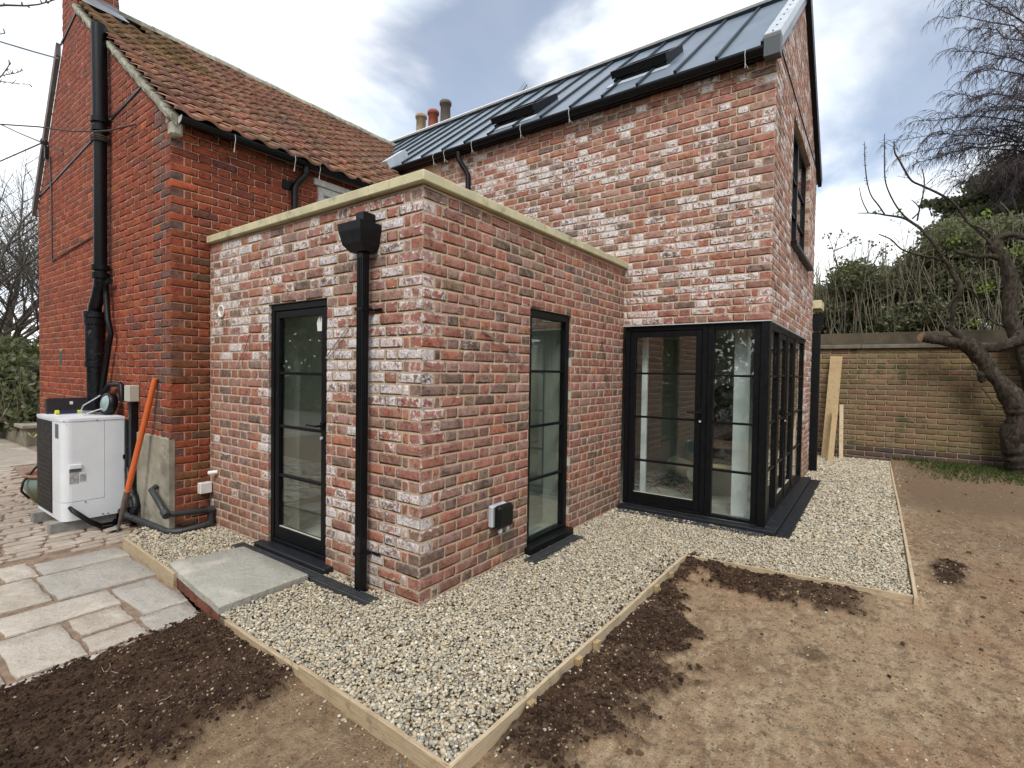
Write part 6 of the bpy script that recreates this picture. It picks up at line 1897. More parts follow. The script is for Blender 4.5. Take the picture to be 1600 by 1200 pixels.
# ------------------------------------------------------------------ vegetation
def bark(name, a, b):
    t = NT(name); pv = t.pos((1, 1, 0.45))
    n = t.noise(pv, 22, 6, 0.7, 0.8)
    c = t.mix(t.mr(n, 0.35, 0.65), a, b)
    c = t.mix(t.mr(t.noise(t.pos(1.0), 9, 4, 0.6), 0.58, 0.70, 0, 0.45), c, (0.15, 0.15, 0.11))
    t.base(c); t.rough(0.95); t.p.inputs['Specular IOR Level'].default_value = 0.15; t.bump(n, 1.0, 0.03)
    return t.mat
M['bark'] = bark('apple_bark', (0.022, 0.017, 0.014), (0.075, 0.060, 0.046))
M['bark2'] = bark('grey_bark', (0.05, 0.044, 0.034), (0.115, 0.10, 0.078))
M['twig'] = simple('birch_twig', (0.050, 0.034, 0.036), 0.8, 0.2, 9)
M['twig2'] = simple('bare_twig', (0.075, 0.062, 0.048), 0.85, 0.3, 9)
M['paletwig'] = simple('pale_stem', (0.20, 0.18, 0.12), 0.85, 0.3, 9)
M['cut'] = simple('cut_wood', (0.24, 0.14, 0.085), 0.9, 0.2, 30)

def leaf_mat(name, pal):
    t = NT(name); a = t.n('ShaderNodeAttribute', attribute_name='Col')
    t.base(a.outputs['Color']); t.rough(0.65); t.p.inputs['Specular IOR Level'].default_value = 0.3
    out = [n_ for n_ in t.t.nodes if n_.type == 'OUTPUT_MATERIAL'][0]; tl = t.n('ShaderNodeBsdfTranslucent'); t.l(t.mix(1.0, a.outputs['Color'], (1.5, 1.6, 1.0), 'MULTIPLY'), tl.inputs[0])
    mx = t.n('ShaderNodeMixShader'); mx.inputs[0].default_value = 0.42; t.l(t.p.outputs[0], mx.inputs[1]); t.l(tl.outputs[0], mx.inputs[2]); t.l(mx.outputs[0], out.inputs['Surface'])
    return t.mat
M['leaf'] = leaf_mat('leaf', None)

def leaves(name, lumps, per, size, pal, seed, parent=None, flat=None, long_=1.0, **kw):
    """small leaf faces spread through uneven lumps; lumps: (centre, (rx, ry, rz))"""
    rs_ = np.random.RandomState(seed); Ps = []; 
    for c, r in lumps:
        vol = r[0] * r[1] + r[1] * r[2] + r[0] * r[2]
        n = max(20, int(per * vol))
        d = rs_.normal(size=(n, 3)); d /= np.linalg.norm(d, axis=1)[:, None]
        rad = rs_.rand(n, 1) ** 0.38
        p = d * rad
        # clumps and gaps
        k = np.sin(p[:, 0] * 9 + seed) * np.sin(p[:, 1] * 8 + 2) * np.sin(p[:, 2] * 10 + 1)
        keep = (k > -0.28) | (rs_.rand(n) < 0.4)
        p = p[keep] * (1 + 0.16 * np.sin(d[keep][:, :1] * 7 + d[keep][:, 1:2] * 6 + seed))
        Ps.append(np.array(c) + p * np.array(r))
    P = np.vstack(Ps); n = len(P)
    R3 = rand_rot(n, rs_)
    s_ = size * rs_.uniform(0.55, 1.25, (n, 1, 1))
    q = np.array([(-0.5, -0.5 * long_, 0), (0.5, -0.3 * long_, 0.1), (0.4, 0.5 * long_, 0), (-0.45, 0.4 * long_, -0.1)])
    V = (np.einsum('nij,kj->nki', R3, q) * s_ + P[:, None, :]).reshape(-1, 3)
    Fc = np.arange(n * 4).reshape(n, 4)
    pal = np.array(pal); c = pal[rs_.randint(len(pal), size=n)] * rs_.uniform(0.65, 1.35, (n, 1))
    C = np.hstack([np.repeat(c, 4, 0), np.ones((n * 4, 1))])
    return np_mesh(name, V, Fc, M['leaf'], parent, col=C, smooth=False, **kw)

def px(u, v, x, r=None):
    return Vector(at(u, v, 'x', x))
def ppm(x):      # photo pixels per metre at that distance
    return F_PX / ((x - CAM[0]) * FW[0] + 1.0)

# old apple tree, traced limb by limb at its own distance, with depth of its own
apple = empty('apple_tree', tuple(px(1597, 742, 8.62)), 'gnarled bare old fruit tree with a sawn-off limb in front of the garden wall', 'tree')
def limb(pts, name, mat=None, n=10, x=8.6, knob=0.0, seed=0):
    r_ = random.Random(seed); P3, R3 = [], []
    for i, (u, v, r, *dx) in enumerate(pts):
        d = dx[0] if dx else 0.0
        P3.append(px(u, v, x + d)); R3.append(r / 82.0 * (0.76 if u > 1525 else 0.88) * (1 + r_.uniform(-knob, knob)))
    # refine
    Q, RR = [], []
    for i in range(len(P3) - 1):
        a = P3[max(i - 1, 0)]; b = P3[i]; c = P3[i + 1]; d = P3[min(i + 2, len(P3) - 1)]
        KS = 6 if n >= 10 else 3
        for k in range(KS):
            t = k / KS
            Q.append(0.5 * ((2 * b) + (c - a) * t + (2 * a - 5 * b + 4 * c - d) * t * t + (3 * b - a - 3 * c + d) * t ** 3))
            RR.append((R3[i] * (1 - t) + R3[i + 1] * t) * (1 + r_.uniform(-knob, knob) * 0.6))
    Q.append(P3[-1]); RR.append(R3[-1])
    m = MB(); m.tube(Q, RR, n)
    o = m.build(name, mat or M['bark'], apple)
    if n >= 10:
        from mathutils import noise as mn
        for vt in o.data.vertices:
            p = vt.co
            k = mn.noise(Vector((p.x * 9, p.y * 9, p.z * 5))) * 0.022 + mn.noise(p * 24) * 0.010
            vt.co = p + vt.normal * k
        o.data.update()
    return o, Q
limb([(1600, 752, 24), (1598, 735, 19), (1596, 712, 21), (1590, 695, 24), (1592, 676, 24), (1594, 655, 17), (1592, 636, 18)], 'trunk', n=16, knob=0.14, seed=1)
limb([(1594, 645, 17), (1582, 622, 15), (1566, 600, 13.5), (1548, 580, 12), (1535, 562, 11), (1522, 546, 11), (1508, 536, 10)], 'limb', n=14, knob=0.10, seed=2)
limb([(1545, 579, 8), (1535, 584, 7), (1533, 592, 5), (1537, 597, 3)], 'burr', n=10, knob=0.2, seed=3)
limb([(1515, 541, 10), (1500, 534, 9), (1482, 533, 8.5), (1462, 530, 8), (1443, 527, 8)], 'sawn_limb', n=12, knob=0.08, seed=4)
m = MB(); cpt = px(1442.5, 527, 8.6); m.cyl(cpt, cpt + Vector((-0.02, 0.012, 0)), 0.078, 12); m.build('sawn_end', M['cut'], apple)
limb([(1512, 541, 8), (1530, 545, 8), (1552, 544, 7.5), (1575, 538, 8), (1600, 528, 9, 0.1), (1640, 510, 11, 0.2)], 'limb', n=12, knob=0.08, seed=5)
limb([(1640, 640, 22, .2), (1625, 590, 21, .2), (1605, 550, 16, .2), (1588, 520, 12, .2), (1577, 490, 10.5, .2), (1580, 455, 10, .2), (1577, 425, 10, .2), (1566, 400, 9.5, .2), (1555, 385, 10.5, .2)], 'stem', n=16, knob=0.1, seed=6)
limb([(1560, 402, 7, .2), (1545, 400, 4, .1), (1528, 401, 3.6), (1510, 397, 3.2), (1493, 393, 2.6, -.1)], 'branch', n=8, knob=0.1, seed=7)
limb([(1552, 388, 8, .2), (1560, 372, 5, .2), (1580, 366, 4.5, .2), (1600, 371, 5, .3), (1640, 378, 6, .4)], 'branch', n=8, seed=8)
limb([(1555, 388, 6, .2), (1545, 378, 4, .2), (1548, 370, 3, .2), (1538, 360, 1.8, .1), (1520, 352, 1.2, .1)], 'branch', n=8, seed=9)
limb([(1512, 535, 7), (1500, 526, 5.5), (1489, 516, 5), (1479, 509, 4.5)], 'branch', n=8, knob=.15, seed=10)
limb([(1488, 520, 2.5), (1487, 502, 2.8), (1490, 486, 3.2, -.05), (1492, 472, 4, -.05), (1500, 458, 4, -.1), (1499, 445, 4, -.1), (1490, 430, 3.6, -.1), (1483, 415, 3.2, -.15), (1474, 404, 2.8, -.2), (1466, 390, 2.3, -.25), (1452, 372, 2.2, -.3), (1437, 356, 2.2, -.3), (1425, 348, 1.8, -.35), (1413, 341, 1.8, -.4), (1398, 338, 1.5, -.4), (1383, 336, 1.3, -.45), (1372, 334, 1.1, -.45), (1358, 333, 0.9, -.5), (1340, 333, 0.6, -.5)], 'branch', n=7, seed=11)
limb([(1383, 336, 1.2, -.45), (1372, 320, 1.1, -.5), (1362, 307, 1.0, -.5), (1356, 290, 0.9, -.55), (1353, 270, 0.8, -.6), (1351, 245, 0.6, -.6), (1351, 223, 0.4, -.6)], 'shoot', n=6, seed=12)
limb([(1357, 333, 0.9, -.5), (1350, 320, 0.8, -.5), (1345, 306, 0.7, -.5), (1343, 293, 0.5, -.5)], 'shoot', n=6, seed=13)
limb([(1433, 353, 1.8, -.3), (1418, 342, 1.4, -.35), (1408, 332, 1.2, -.4), (1398, 318, 1.1, -.4), (1388, 298, 1.0, -.45), (1383, 280, 0.9, -.5), (1382, 250, 0.8, -.5), (1382, 211, 0.45, -.5)], 'shoot', n=6, seed=14)
limb([(1510, 345, 2.2, .1), (1495, 322, 1.9, 0), (1480, 310, 1.8, -.1), (1462, 300, 1.7, -.2), (1440, 290, 1.5, -.2), (1424, 282, 1.5, -.25), (1413, 265, 1.4, -.3), (1405, 250, 1.4, -.3), (1398, 238, 1.2, -.3), (1397, 220, 0.6, -.3)], 'branch', n=6, seed=15)
limb([(1560, 395, 3, .2), (1540, 372, 2.4, .15), (1510, 345, 2.2, .1)], 'branch', n=6, seed=25)
limb([(1474, 406, 2.6, -.2), (1455, 402, 1.8, -.2), (1430, 397, 1.5, -.25), (1408, 389, 1.2, -.3), (1392, 374, 1.0, -.3), (1373, 366, 0.8, -.35)], 'branch', n=6, seed=16)
limb([(1500, 455, 2.2, -.1), (1512, 440, 1.5), (1522, 420, 1.3, .1), (1535, 404, 1.2, .15)], 'branch', n=6, seed=17)
limb([(1505, 448, 1.8, -.05), (1520, 456, 1.5), (1528, 468, 1.4, .05), (1536, 486, 1.5, .1), (1550, 502, 1.5, .15), (1572, 512, 1.6, .2)], 'branch', n=6, seed=18)
limb([(1498, 456, 2, -.1), (1488, 470, 1.6, -.1), (1478, 482, 1.3, -.1), (1472, 494, 1.0, -.1)], 'branch', n=6, seed=19)
limb([(1433, 345, 1.3, -.3), (1437, 325, 1.1, -.3), (1443, 300, 1.0, -.3), (1444, 280, .9, -.3), (1440, 262, .6, -.3)], 'shoot', n=5, seed=20)
limb([(1425, 342, 1.2, -.3), (1437, 330, 1.0, -.3), (1433, 320, 0.8, -.3), (1424, 312, .6, -.3)], 'shoot', n=5, seed=21)
limb([(1532, 590, 1.0), (1520, 570, .8), (1513, 550, .7), (1505, 545, .5)], 'shoot', n=5, seed=22)
limb([(1533, 605, 1.0), (1545, 620, .8), (1556, 634, .7), (1575, 638, .6)], 'shoot', n=5, seed=23)
# small spurs and twigs on the apple
m = MB()
for k in range(150):
    t = rnd.choice([(1351, 223, 1353, 300), (1382, 211, 1384, 290), (1398, 222, 1420, 280), (1440, 290, 1510, 345), (1383, 336, 1470, 400), (1392, 375, 1470, 404), (1440, 262, 1443, 330), (1493, 393, 1560, 400), (1550, 385, 1600, 370)])
    a = rnd.random(); u, v = t[0] + (t[2] - t[0]) * a, t[1] + (t[3] - t[1]) * a
    dx = -0.5 + 0.006 * (u - 1350)
    p0 = px(u, v, 8.6 + min(dx, .2)); big = rnd.random() < 0.3 and u > 1400
    L_ = rnd.uniform(0.10, 0.35) if big else rnd.uniform(0.01, 0.05)
    d = Vector((rnd.uniform(-.5, .5), rnd.uniform(-1, 1), rnd.uniform(-.3, 1))).normalized()
    m.tube([p0, p0 + d * L_ * .5 + Vector((0, 0, rnd.uniform(-.02, .03))), p0 + d * L_], [0.005, 0.004, 0.002], 4)
m.build('twigs', M['bark2'], apple, kind='stuff')
leaves('young_leaves', [(px(u, v, 8.5), (r, r, r * .7)) for u, v, r in ((1371, 331, .07), (1404, 333, .09), (1490, 375, .12), (1586, 388, .14), (1541, 333, .08), (1538, 450, .15), (1525, 505, .10))], 900, 0.035, [(0.13, 0.19, 0.035), (0.17, 0.22, 0.05)], 6, apple, kind='stuff')

def sky_twigs(m, base, tip, droop, n_side, rs, r0=0.02, side=(0.5, 1.4), sub=4, hang=0.8):
    """an arching limb with hanging twigs along it"""
    base, tip = Vector(base), Vector(tip); N_ = 9; pts = []
    for i in range(N_ + 1):
        t = i / N_; p = base.lerp(tip, t); p.z += droop * (math.sin(math.pi * t * 0.9) - 0.3 * t) + rs.uniform(-.05, .05); p.x += rs.uniform(-.06, .06); p.y += rs.uniform(-.06, .06)
        pts.append(p)
    m.tube(pts, [r0 * (1 - 0.8 * i / N_) for i in range(N_ + 1)], 4, caps=False)
    d0 = (tip - base).normalized()
    for k in range(n_side):
        t = 0.12 + 0.88 * rs.random(); i = min(int(t * N_), N_ - 1); p = pts[i].lerp(pts[i + 1], t * N_ - i)
        L_ = rs.uniform(*side) * (1.15 - 0.6 * t)
        dr = (d0 * rs.uniform(0.1, 0.9) + Vector((rs.uniform(-.8, .8), rs.uniform(-.8, .8), rs.uniform(-.1, .5)))).normalized()
        q = [p]; M_ = 5
        for j in range(M_):
            f = (j + 1) / M_; dr = (dr + Vector((0, 0, -hang * 0.55)) + Vector((rs.uniform(-.15, .15), rs.uniform(-.15, .15), 0))).normalized() if j else dr
            q.append(q[-1] + dr * L_ / M_)
        m.tube(q, [0.006, 0.0052, 0.0045, 0.0038, 0.0032, 0.0024], 3, caps=False)
        for s_ in range(sub):
            j = rs.randrange(1, M_); p2 = q[j]; dd = (q[j + 1] - q[j]).normalized() if j < M_ else dr
            d2 = (dd + Vector((rs.uniform(-.8, .8), rs.uniform(-.8, .8), rs.uniform(-.5, .2)))).normalized(); l2 = L_ * rs.uniform(.15, .4)
            m.tube([p2, p2 + d2 * l2 * .5 + Vector((0, 0, -.02)), p2 + d2 * l2 + Vector((0, 0, -.08 * hang))], [0.0042, 0.0036, 0.0022], 3, caps=False)

rb_ = random.Random(5)
birch = empty('birch_tree', tuple(px(1740, 700, 13.5)), 'weeping bare birch with fine hanging twigs at the top right against the sky', 'tree')
tr = MB(); tp = [px(1745, 720, 13.5), px(1740, 500, 13.5), px(1725, 300, 13.5), px(1712, 120, 13.5), px(1700, -60, 13.5), px(1690, -250, 13.5)]
tr.tube(tp, [0.22, 0.19, 0.15, 0.12, 0.08, 0.05], 10); tr.build('trunk', M['bark2'], birch)
bm_ = MB()
ends = [(1490, -60), (1475, 5), (1470, 40), (1478, 95), (1495, 60), (1520, 20), (1560, 0), (1500, 130), (1475, 165), (1510, 170), (1540, 110), (1590, 60), (1580, 140), (1470, 205), (1440, 225), (1425, 205), (1400, 235), (1395, 262), (1420, 270), (1450, 262), (1480, 240), (1520, 230), (1500, 280), (1545, 190), (1600, 200), (1560, 250), (1600, 280), (1540, 290), (1620, 120), (1640, 20), (1640, 240), (1570, 330), (1480, 310), (1455, 300)]
for i, (u, v) in enumerate(ends):
    t = min(max((v + 200) / 560, 0), 1)
    bu, bv = 1715 + 20 * t, v * 0.55 + 120 + rb_.uniform(-30, 30)
    sky_twigs(bm_, px(bu, bv, 13.5 + rb_.uniform(-.5, .5)), px(u + 8, v - 14, 13.0 + rb_.uniform(-1.2, 1.2)), 0.5, 52, rb_, 0.026, (0.5, 1.25), 5, 0.85)
bm_.build('crown', M['twig'], birch)

def bare_tree(name, base, height, seed, label, cat='tree', group=None, mat=None, lean=(0, 0), depth=5, spread=0.75, r0=None, first=0.28, tw=0.004, nchild=(3, 4)):
    r_ = random.Random(seed); t_ = empty(name, base, label, cat, group)
    trunk, crown = MB(), MB(); base = Vector(base)
    def grow(p, d, L_, r, lev):
        N_ = 4 if lev < 3 else 3; pts = [p]; dd = d.copy()
        for i in range(N_):
            dd = (dd + Vector((r_.uniform(-.16, .16), r_.uniform(-.16, .16), r_.uniform(-.05, .12)))).normalized(); pts.append(pts[-1] + dd * L_ / N_)
        rr = [max(r * (1 - 0.42 * i / N_), tw) for i in range(N_ + 1)]
        (trunk if lev == 0 else crown).tube(pts, rr, 9 if lev == 0 else (5 if lev < 2 else 3), caps=False)
        if lev >= depth: return
        for k in range(r_.randint(*nchild)):
            a = r_.uniform(0.35, 1.0) if lev else r_.uniform(0.5, 1.0); i = min(int(a * N_), N_ - 1); q = pts[i].lerp(pts[i + 1], a * N_ - i)
            az = r_.uniform(0, 6.28); side = Vector((math.cos(az), math.sin(az), r_.uniform(-.1, .45)))
            nd = (dd * (1.0 - spread * .5) + side * spread).normalized()
            grow(q, nd, L_ * r_.uniform(.62, .85), rr[i] * r_.uniform(.5, .7), lev + 1)
        grow(pts[-1], dd, L_ * .75, rr[-1], lev + 1)
    grow(base, Vector((lean[0], lean[1], 1)).normalized(), height * first, r0 or height * 0.022, 0)
    trunk.build('trunk', mat or M['bark2'], t_); crown.build('crown', M['twig2'], t_)
    return t_
def gp_(u, y, z=0): 
    """ground point under photo column u at distance y"""
    p = at(u, 585, 'y', y); return (p[0], p[1], z)
bare_tree('bare_tree', gp_(50, 17.0, -0.1), 7.0, 3, 'leafless tree with a forked trunk just left of the old house', depth=5, first=0.30, r0=0.14, lean=(-.05, 0), group=None)
bare_tree('bare_tree', gp_(8, 21.0, -0.1), 9.5, 8, 'taller leafless tree further back at the far left edge', depth=5, first=0.3, r0=0.16, nchild=(3, 4))
bare_tree('bare_tree', gp_(-45, 15.0, -0.1), 7.5, 14, 'leafless tree partly outside the frame on the left, with twigs against the cloud', depth=5, first=0.3, r0=0.12, nchild=(3, 4))
# twigs of a nearer tree reaching in at the top left
nt_ = empty('bare_tree', tuple(at(-160, 640, 'y', 4.2)), 'spurred twigs of a near leafless tree reaching in at the top left corner', 'tree')
m = MB(); tq = [Vector(at(u, v, 'y', 4.2)) for u, v in ((-390, 740), (-380, 500), (-350, 250), (-250, 120), (-60, 60))]; m.tube(tq, [0.06, 0.055, 0.04, 0.03, 0.02], 8); m.build('trunk', M['bark2'], nt_)
m = MB()
for pts, r in ((((-60, 20), (-20, 10), (10, 8), (40, 9), (60, 7), (78, 2), (96, -4)), .010), (((-60, 60), (-30, 54), (-6, 54), (8, 52)), .006), (((-30, 130), (-8, 125), (3, 118), (12, 105), (17, 98)), .007), (((3, 118), (15, 116), (26, 114), (36, 110)), .004), (((-20, 126), (10, 128), (30, 131), (47, 132)), .004)):
    q = [Vector(at(u, v, 'y', 4.2 + 0.002 * u)) for u, v in pts]; m.tube(q, [r * (1 - .6 * i / len(q)) for i in range(len(q))], 6)
    for k in range(12):
        i = rnd.randrange(len(q) - 1); p0 = q[i].lerp(q[i + 1], rnd.random()); m.tube([p0, p0 + Vector((rnd.uniform(-.02, .02), rnd.uniform(-.02, .02), rnd.uniform(.01, .035) * rnd.choice((1, 1, -.6))))], [r * .8, r * .6], 5)
m.build('twigs', M['twig2'], nt_)
m = MB(); m.tube([at(-60, 40, 'y', 7.2), at(0, 65, 'y', 6.6), at(50, 80, 'y', 6.3), at(93, 92, 'x', XO - 0.10)], 0.008, 5)
tag(m.build('overhead_cable', M['darkcable']), 'highest thin cable running from the left to the top of the gable', 'cable', 'cables to the gable')
m = MB(); m.tube([at(-50, 193, 'y', 6.2), at(0, 194, 'y', 5.8), at(60, 198, 'y', 5.2), at(110, 205, 'x', SX - 0.08), at(155, 205, 'x', SX - 0.10), at(170, 204, 'x', SX - 0.05), at(212, 194, 'x', XO - 0.01)], 0.008, 5)
for k in range(3): m.lathe((SX, 4.245, 3.76 - k * .02), [(0.075, -.006), (0.082, 0), (0.075, .006)], 14)
tag(m.build('overhead_cable', M['twig2']), 'cable from the left edge wrapped round the black soil pipe', 'cable', 'cables to the gable')
m = MB(); m.tube([at(-50, 175, 'y', 8.5), at(0, 194, 'y', 8.0), at(30, 208, 'y', 7.4), at(66, 223, 'x', XO - 0.14), at(97, 236, 'x', XO - 0.02)], 0.009, 5); m.tube([at(-40, 265, 'y', 9), at(0, 252, 'y', 8.2), at(66, 223, 'x', XO - 0.14)], 0.009, 5)
m.lathe(tuple(at(69, 221, 'x', XO - 0.14)), [(0.0, -.04), (0.03, -.03), (0.04, 0), (0.03, .03), (0, .04)], 10)
tag(m.build('overhead_cable', M['darkcable']), 'pair of cables meeting at an insulator on the grey bargeboard', 'cable', 'cables to the gable')

# hedge mass behind the garden wall, conifer, laurel
GREEN = [(0.10, 0.12, 0.06), (0.12, 0.14, 0.07), (0.15, 0.165, 0.09), (0.08, 0.095, 0.05), (0.17, 0.175, 0.11)]
DULL = [(0.13, 0.13, 0.085), (0.17, 0.155, 0.10), (0.10, 0.10, 0.065), (0.20, 0.185, 0.13)]
DARKG = [(0.12, 0.125, 0.085), (0.15, 0.155, 0.10), (0.20, 0.19, 0.13)]
hl = []
rh = random.Random(9)
def top_of(u):
    pts = [(1240, 440), (1283, 432), (1320, 415), (1360, 402), (1400, 392), (1430, 372), (1460, 350), (1500, 335), (1560, 330), (1700, 330)]
    for (a, b), (c, d) in zip(pts[:-1], pts[1:]):
        if a <= u <= c: return b + (d - b) * (u - a) / (c - a)
    return 400
for k in range(150):
    u = rh.uniform(1240, 1700) if k < 120 else rh.uniform(1250, 1450); tv = top_of(u); v = rh.uniform(tv + 18, 585) if k < 120 else rh.uniform(490, 580); x = rh.uniform(10.6, 12.6); s_ = rh.uniform(0.28, 0.55)
    hl.append((tuple(px(u, v, x)), (s_, s_, s_ * .75)))
hd = empty('shrub_thicket', tuple(px(1400, 620, 11.5)), 'dense dull green thicket of shrubs rising behind the garden wall', 'shrubs')
leaves('foliage', hl, 2600, 0.042, GREEN + DULL, 12, hd, long_=1.5)
m = MB()
for k in range(330):
    u = rh.uniform(1262, 1620); tv = top_of(u); x = rh.uniform(10.3, 11.2); v0 = rh.uniform(500, 560)
    ln_ = rh.uniform(60, 150) if rh.random() < .8 else rh.uniform(150, 190); u1 = u + rh.uniform(-30, 30); v1 = max(v0 - ln_, tv - rh.uniform(0, 45))
    a, b = px(u, v0, x), px(u1, v1, x + rh.uniform(-.3, .3)); a.y += rh.uniform(-.3, .3); mid = a.lerp(b, .5) + Vector((0, rh.uniform(-.12, .12), 0))
    m.tube([a, a.lerp(mid, .6), mid, mid.lerp(b, .6), b], [.011, .009, .008, .006, .003], 3, caps=False)
    for s_ in range(3):
        p0 = mid.lerp(b, rh.random()); d = Vector((rh.uniform(-.5, .5), rh.uniform(-.7, .7), rh.uniform(.1, .9))).normalized() * rh.uniform(.1, .4); m.tube([p0, p0 + d * .5, p0 + d + Vector((0, 0, -.02))], [.005, .004, .0025], 3, caps=False)
m.build('stems', M['paletwig'], hd)
# thin saplings poking above the wall end
sp2 = empty('sapling', tuple(px(1315, 560, 10.2)), 'thin budding sapling standing just right of the wing, above the hedge', 'sapling')
m = MB()
for pts in (((1318, 540), (1322, 470), (1312, 425), (1300, 385), (1293, 365)), ((1312, 425), (1302, 400), (1308, 375), (1316, 362)), ((1300, 540), (1290, 480), (1280, 440), (1283, 425)), ((1340, 545), (1345, 480), (1352, 430), (1358, 395), (1365, 378)), ((1303, 392), (1320, 385), (1336, 376)), ((1398, 520), (1392, 450), (1380, 420), (1378, 395)), ((1352, 430), (1366, 410), (1376, 392), (1384, 388))):
    q = [px(u, v, 10.2) for u, v in pts]; m.tube(q, [.012 * (1 - .7 * i / len(q)) for i in range(len(q))], 5)
m.build('stem', M['twig2'], sp2)
leaves('buds', [(px(u, v, 10.2), (.13, .13, .10)) for u, v in ((1293, 368), (1303, 385), (1316, 366), (1330, 378), (1337, 374), (1312, 405), (1365, 382), (1378, 396), (1384, 389))], 500, 0.04, DULL, 3, sp2, kind='stuff')
# conifer
cf = empty('conifer', tuple(px(1640, 620, 15.0)), 'dark spreading conifer behind the fruit tree at the right edge', 'tree')
m = MB(); m.tube([px(1645, 700, 15), px(1640, 450, 15), px(1630, 240, 15)], [.25, .2, .08], 10); m.build('trunk', M['bark2'], cf)
cl = []
for u, v, r in ((1600, 262, .55), (1570, 285, .6), (1545, 300, .5), (1620, 300, .8), (1590, 330, .8), (1540, 340, .6), (1510, 330, .5), (1490, 322, .38), (1470, 318, .26), (1452, 317, .2), (1500, 365, .5), (1550, 385, .8), (1600, 400, .9), (1470, 360, .35), (1630, 350, .9), (1590, 455, .9), (1540, 450, .7), (1510, 420, .55), (1485, 395, .4), (1530, 282, .25), (1580, 250, .35), (1610, 500, .8)):
    cl.append((tuple(px(u, v, 15 + rh.uniform(-.6, .6))), (r * 1.0, r * 1.25, r * .55)))
leaves('foliage', cl, 1700, 0.050, DARKG + [(0.10, 0.095, 0.05), (0.085, 0.09, 0.06)], 22, cf, long_=2.2)
ms_ = MB()
for (c_, r_) in cl:
    c_ = Vector(c_); tk = px(1638, 400, 15)
    if (c_ - tk).length > .6: ms_.tube([Vector((tk.x, tk.y, c_.z - .15)), c_.lerp(Vector((tk.x, tk.y, c_.z - .15)), .4) + Vector((0, 0, .08)), c_], [.05, .035, .015], 5)
ms_.build('boughs', M['bark2'], cf)
# left-hand shrubs, house roof beyond
sh = empty('shrub', (1.0, 12.0, 0.2), 'mixed evergreen and bare shrubs growing in the low stone planter', 'shrub')
sl_ = []
for u, v, y, r in ((10, 600, 12.5, .8), (35, 610, 12.2, .7), (55, 630, 11.6, .55), (20, 640, 12.4, .6), (0, 570, 13.5, .8), (48, 655, 11.3, .35), (-20, 620, 12.5, .8), (60, 600, 13, .7), (30, 575, 14.5, .9)):
    sl_.append((tuple(at(u, v, 'y', y)), (r, r * .8, r * .8)))
leaves('foliage', sl_, 1500, 0.075, GREEN + DARKG, 33, sh, long_=1.5)
m = MB()
for k in range(70):
    p0 = Vector(at(rh.uniform(-10, 62), rh.uniform(640, 672), 'y', rh.uniform(11.2, 12.4))); d = Vector((rh.uniform(-.5, .5), rh.uniform(-.3, .3), 1)).normalized() * rh.uniform(.3, 1.1)
    m.tube([p0, p0 + d * .5 + Vector((rh.uniform(-.06, .06), 0, 0)), p0 + d], [.009, .007, .003], 4)
m.build('stems', M['paletwig'], sh)
ag = empty('pale_leaved_plant', tuple(at(52, 690, 'y', 10.45)), 'small plant with pale yellow-edged leaves at the planter corner', 'plant')
m = MB(); c0 = Vector(at(52, 684, 'y', 10.40)); M['paleleaf'] = simple('variegated_leaf', (0.42, 0.44, 0.24), 0.6, 0.2, 12)
for k in range(16):
    a = k * 2.4; d = Vector((math.cos(a), math.sin(a) * .6, .55 + .4 * math.sin(k))).normalized(); s_ = d.cross(Vector((0, 0, 1))).normalized() * .022
    m.add([c0, c0 + d * .07 + s_, c0 + d * .15, c0 + d * .07 - s_], [(0, 1, 2, 3)])
m.build('leaves', M['paleleaf'], ag)
nb = empty('outbuilding', tuple(at(5, 600, 'y', 26)), 'distant red-roofed outbuilding behind the bare trees at the left edge', 'building')
M['farroof'] = simple('far_clay_roof', (0.20, 0.10, 0.065), 0.9, 0.3, 3); M['farbrick'] = simple('far_brick', (0.20, 0.085, 0.055), 0.9, 0.2, 4)
a_ = at(-60, 572, 'y', 26); b_ = at(28, 572, 'y', 26); tpx = at(22, 528, 'y', 28); zt = tpx[2]
m = MB(); m.box(a_[0] - 3, b_[0], 26, 30, -1, a_[2]); m.build('wall', M['farbrick'], nb)
ze_ = a_[2]
for k in range(9):
    t0, t1 = k / 9, (k + 1) / 9
    m = MB(); m.add([(a_[0] - 3, 25.8 + 2.2 * t0, ze_ + (zt - ze_) * t0 + .04), (b_[0] + .1 - .3 * t0, 25.8 + 2.2 * t0, ze_ + (zt - ze_) * t0 + .04), (b_[0] + .1 - .3 * t1, 25.8 + 2.2 * t1, ze_ + (zt - ze_) * t1), (a_[0] - 3, 25.8 + 2.2 * t1, ze_ + (zt - ze_) * t1),
           (a_[0] - 3, 25.8 + 2.2 * t0, ze_ + (zt - ze_) * t0), (b_[0] + .1 - .3 * t0, 25.8 + 2.2 * t0, ze_ + (zt - ze_) * t0)], [(0, 1, 2, 3), (4, 5, 1, 0)])
    m.build('roof_course', M['farroof'], nb)
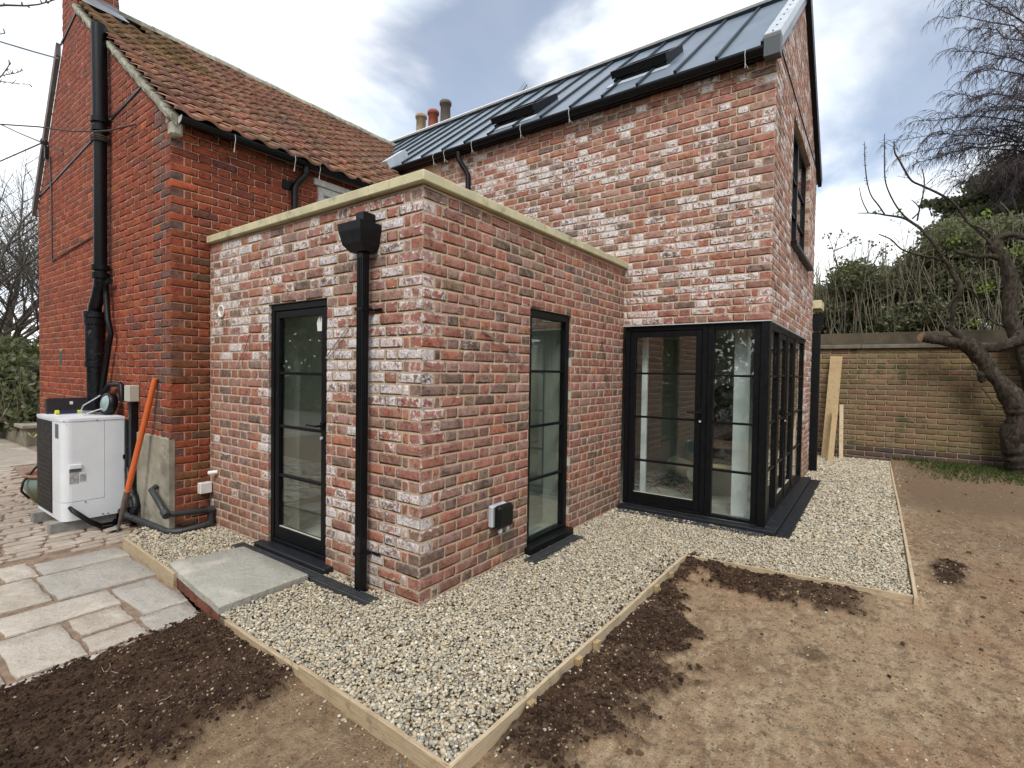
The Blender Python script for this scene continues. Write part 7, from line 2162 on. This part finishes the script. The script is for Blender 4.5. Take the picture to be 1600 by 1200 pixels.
m = MB(); m.prism([(26, ze_), (30, ze_), (28, zt)], 'x', a_[0] - 3, b_[0] - .2); m.build('roof', M['farroof'], nb)
# hedges added out of view, so that the glass reflects something darker
hg = empty('hedge', (-9, 3, 0), 'added tall hedge out of view, there to darken the reflections in the left glazed door', 'hedge')
leaves('foliage', [((-9 + rh.uniform(-.4, .4), y, z), (.9, .9, .8)) for y in np.arange(-8, 36, 1.15) for z in (.5, 1.5, 2.5, 3.5, 4.4 + rh.uniform(-.6, .6))], 170, 0.16, GREEN + DULL, 44, hg)
hg2 = empty('hedge', (4, -11, 0), 'added tall hedge out of view, there for the corner glazing to reflect', 'hedge')
leaves('foliage', [((x, -11 + rh.uniform(-.4, .4), z), (.9, .9, .8)) for x in np.arange(-6, 16, 1.1) for z in (.5, 1.5, 2.4 + rh.uniform(-.4, .6))], 180, 0.16, GREEN + DULL, 45, hg2)
# rough grass along the foot of the garden wall
rg_ = np.random.RandomState(6); n = 16000
x = rg_.uniform(6.6, 9.0, n); y = rg_.uniform(-6.5, -2.5, n); keep = rg_.rand(n) < sst(x + 0.5 * (fbm(x * 3, y * 3, 3) - .5) * 2, 7.0, 8.3) * sst(-y, 2.6, 3.3) + 0.9 * (x > 8.75)
x, y = x[keep], y[keep]; n = len(x); z = soil_fields(x, y)[0]; h = rg_.uniform(.02, .07, n); w = rg_.uniform(.003, .006, n) * 1.6; a = rg_.uniform(0, 6.28, n); lx, ly = rg_.normal(0, .025, n), rg_.normal(0, .025, n)
V = np.stack([np.stack([x - np.cos(a) * w, y - np.sin(a) * w, z], -1), np.stack([x + np.cos(a) * w, y + np.sin(a) * w, z], -1), np.stack([x + lx, y + ly, z + h], -1)], 1).reshape(-1, 3)
c = np.array([(0.05, 0.085, 0.02), (0.035, 0.06, 0.014), (0.09, 0.12, 0.035)])[rg_.randint(3, size=n)]
np_mesh('grass', V, np.arange(n * 3).reshape(n, 3), M['leaf'], col=np.hstack([np.repeat(c, 3, 0), np.ones((n * 3, 1))]), smooth=False, kind='stuff')
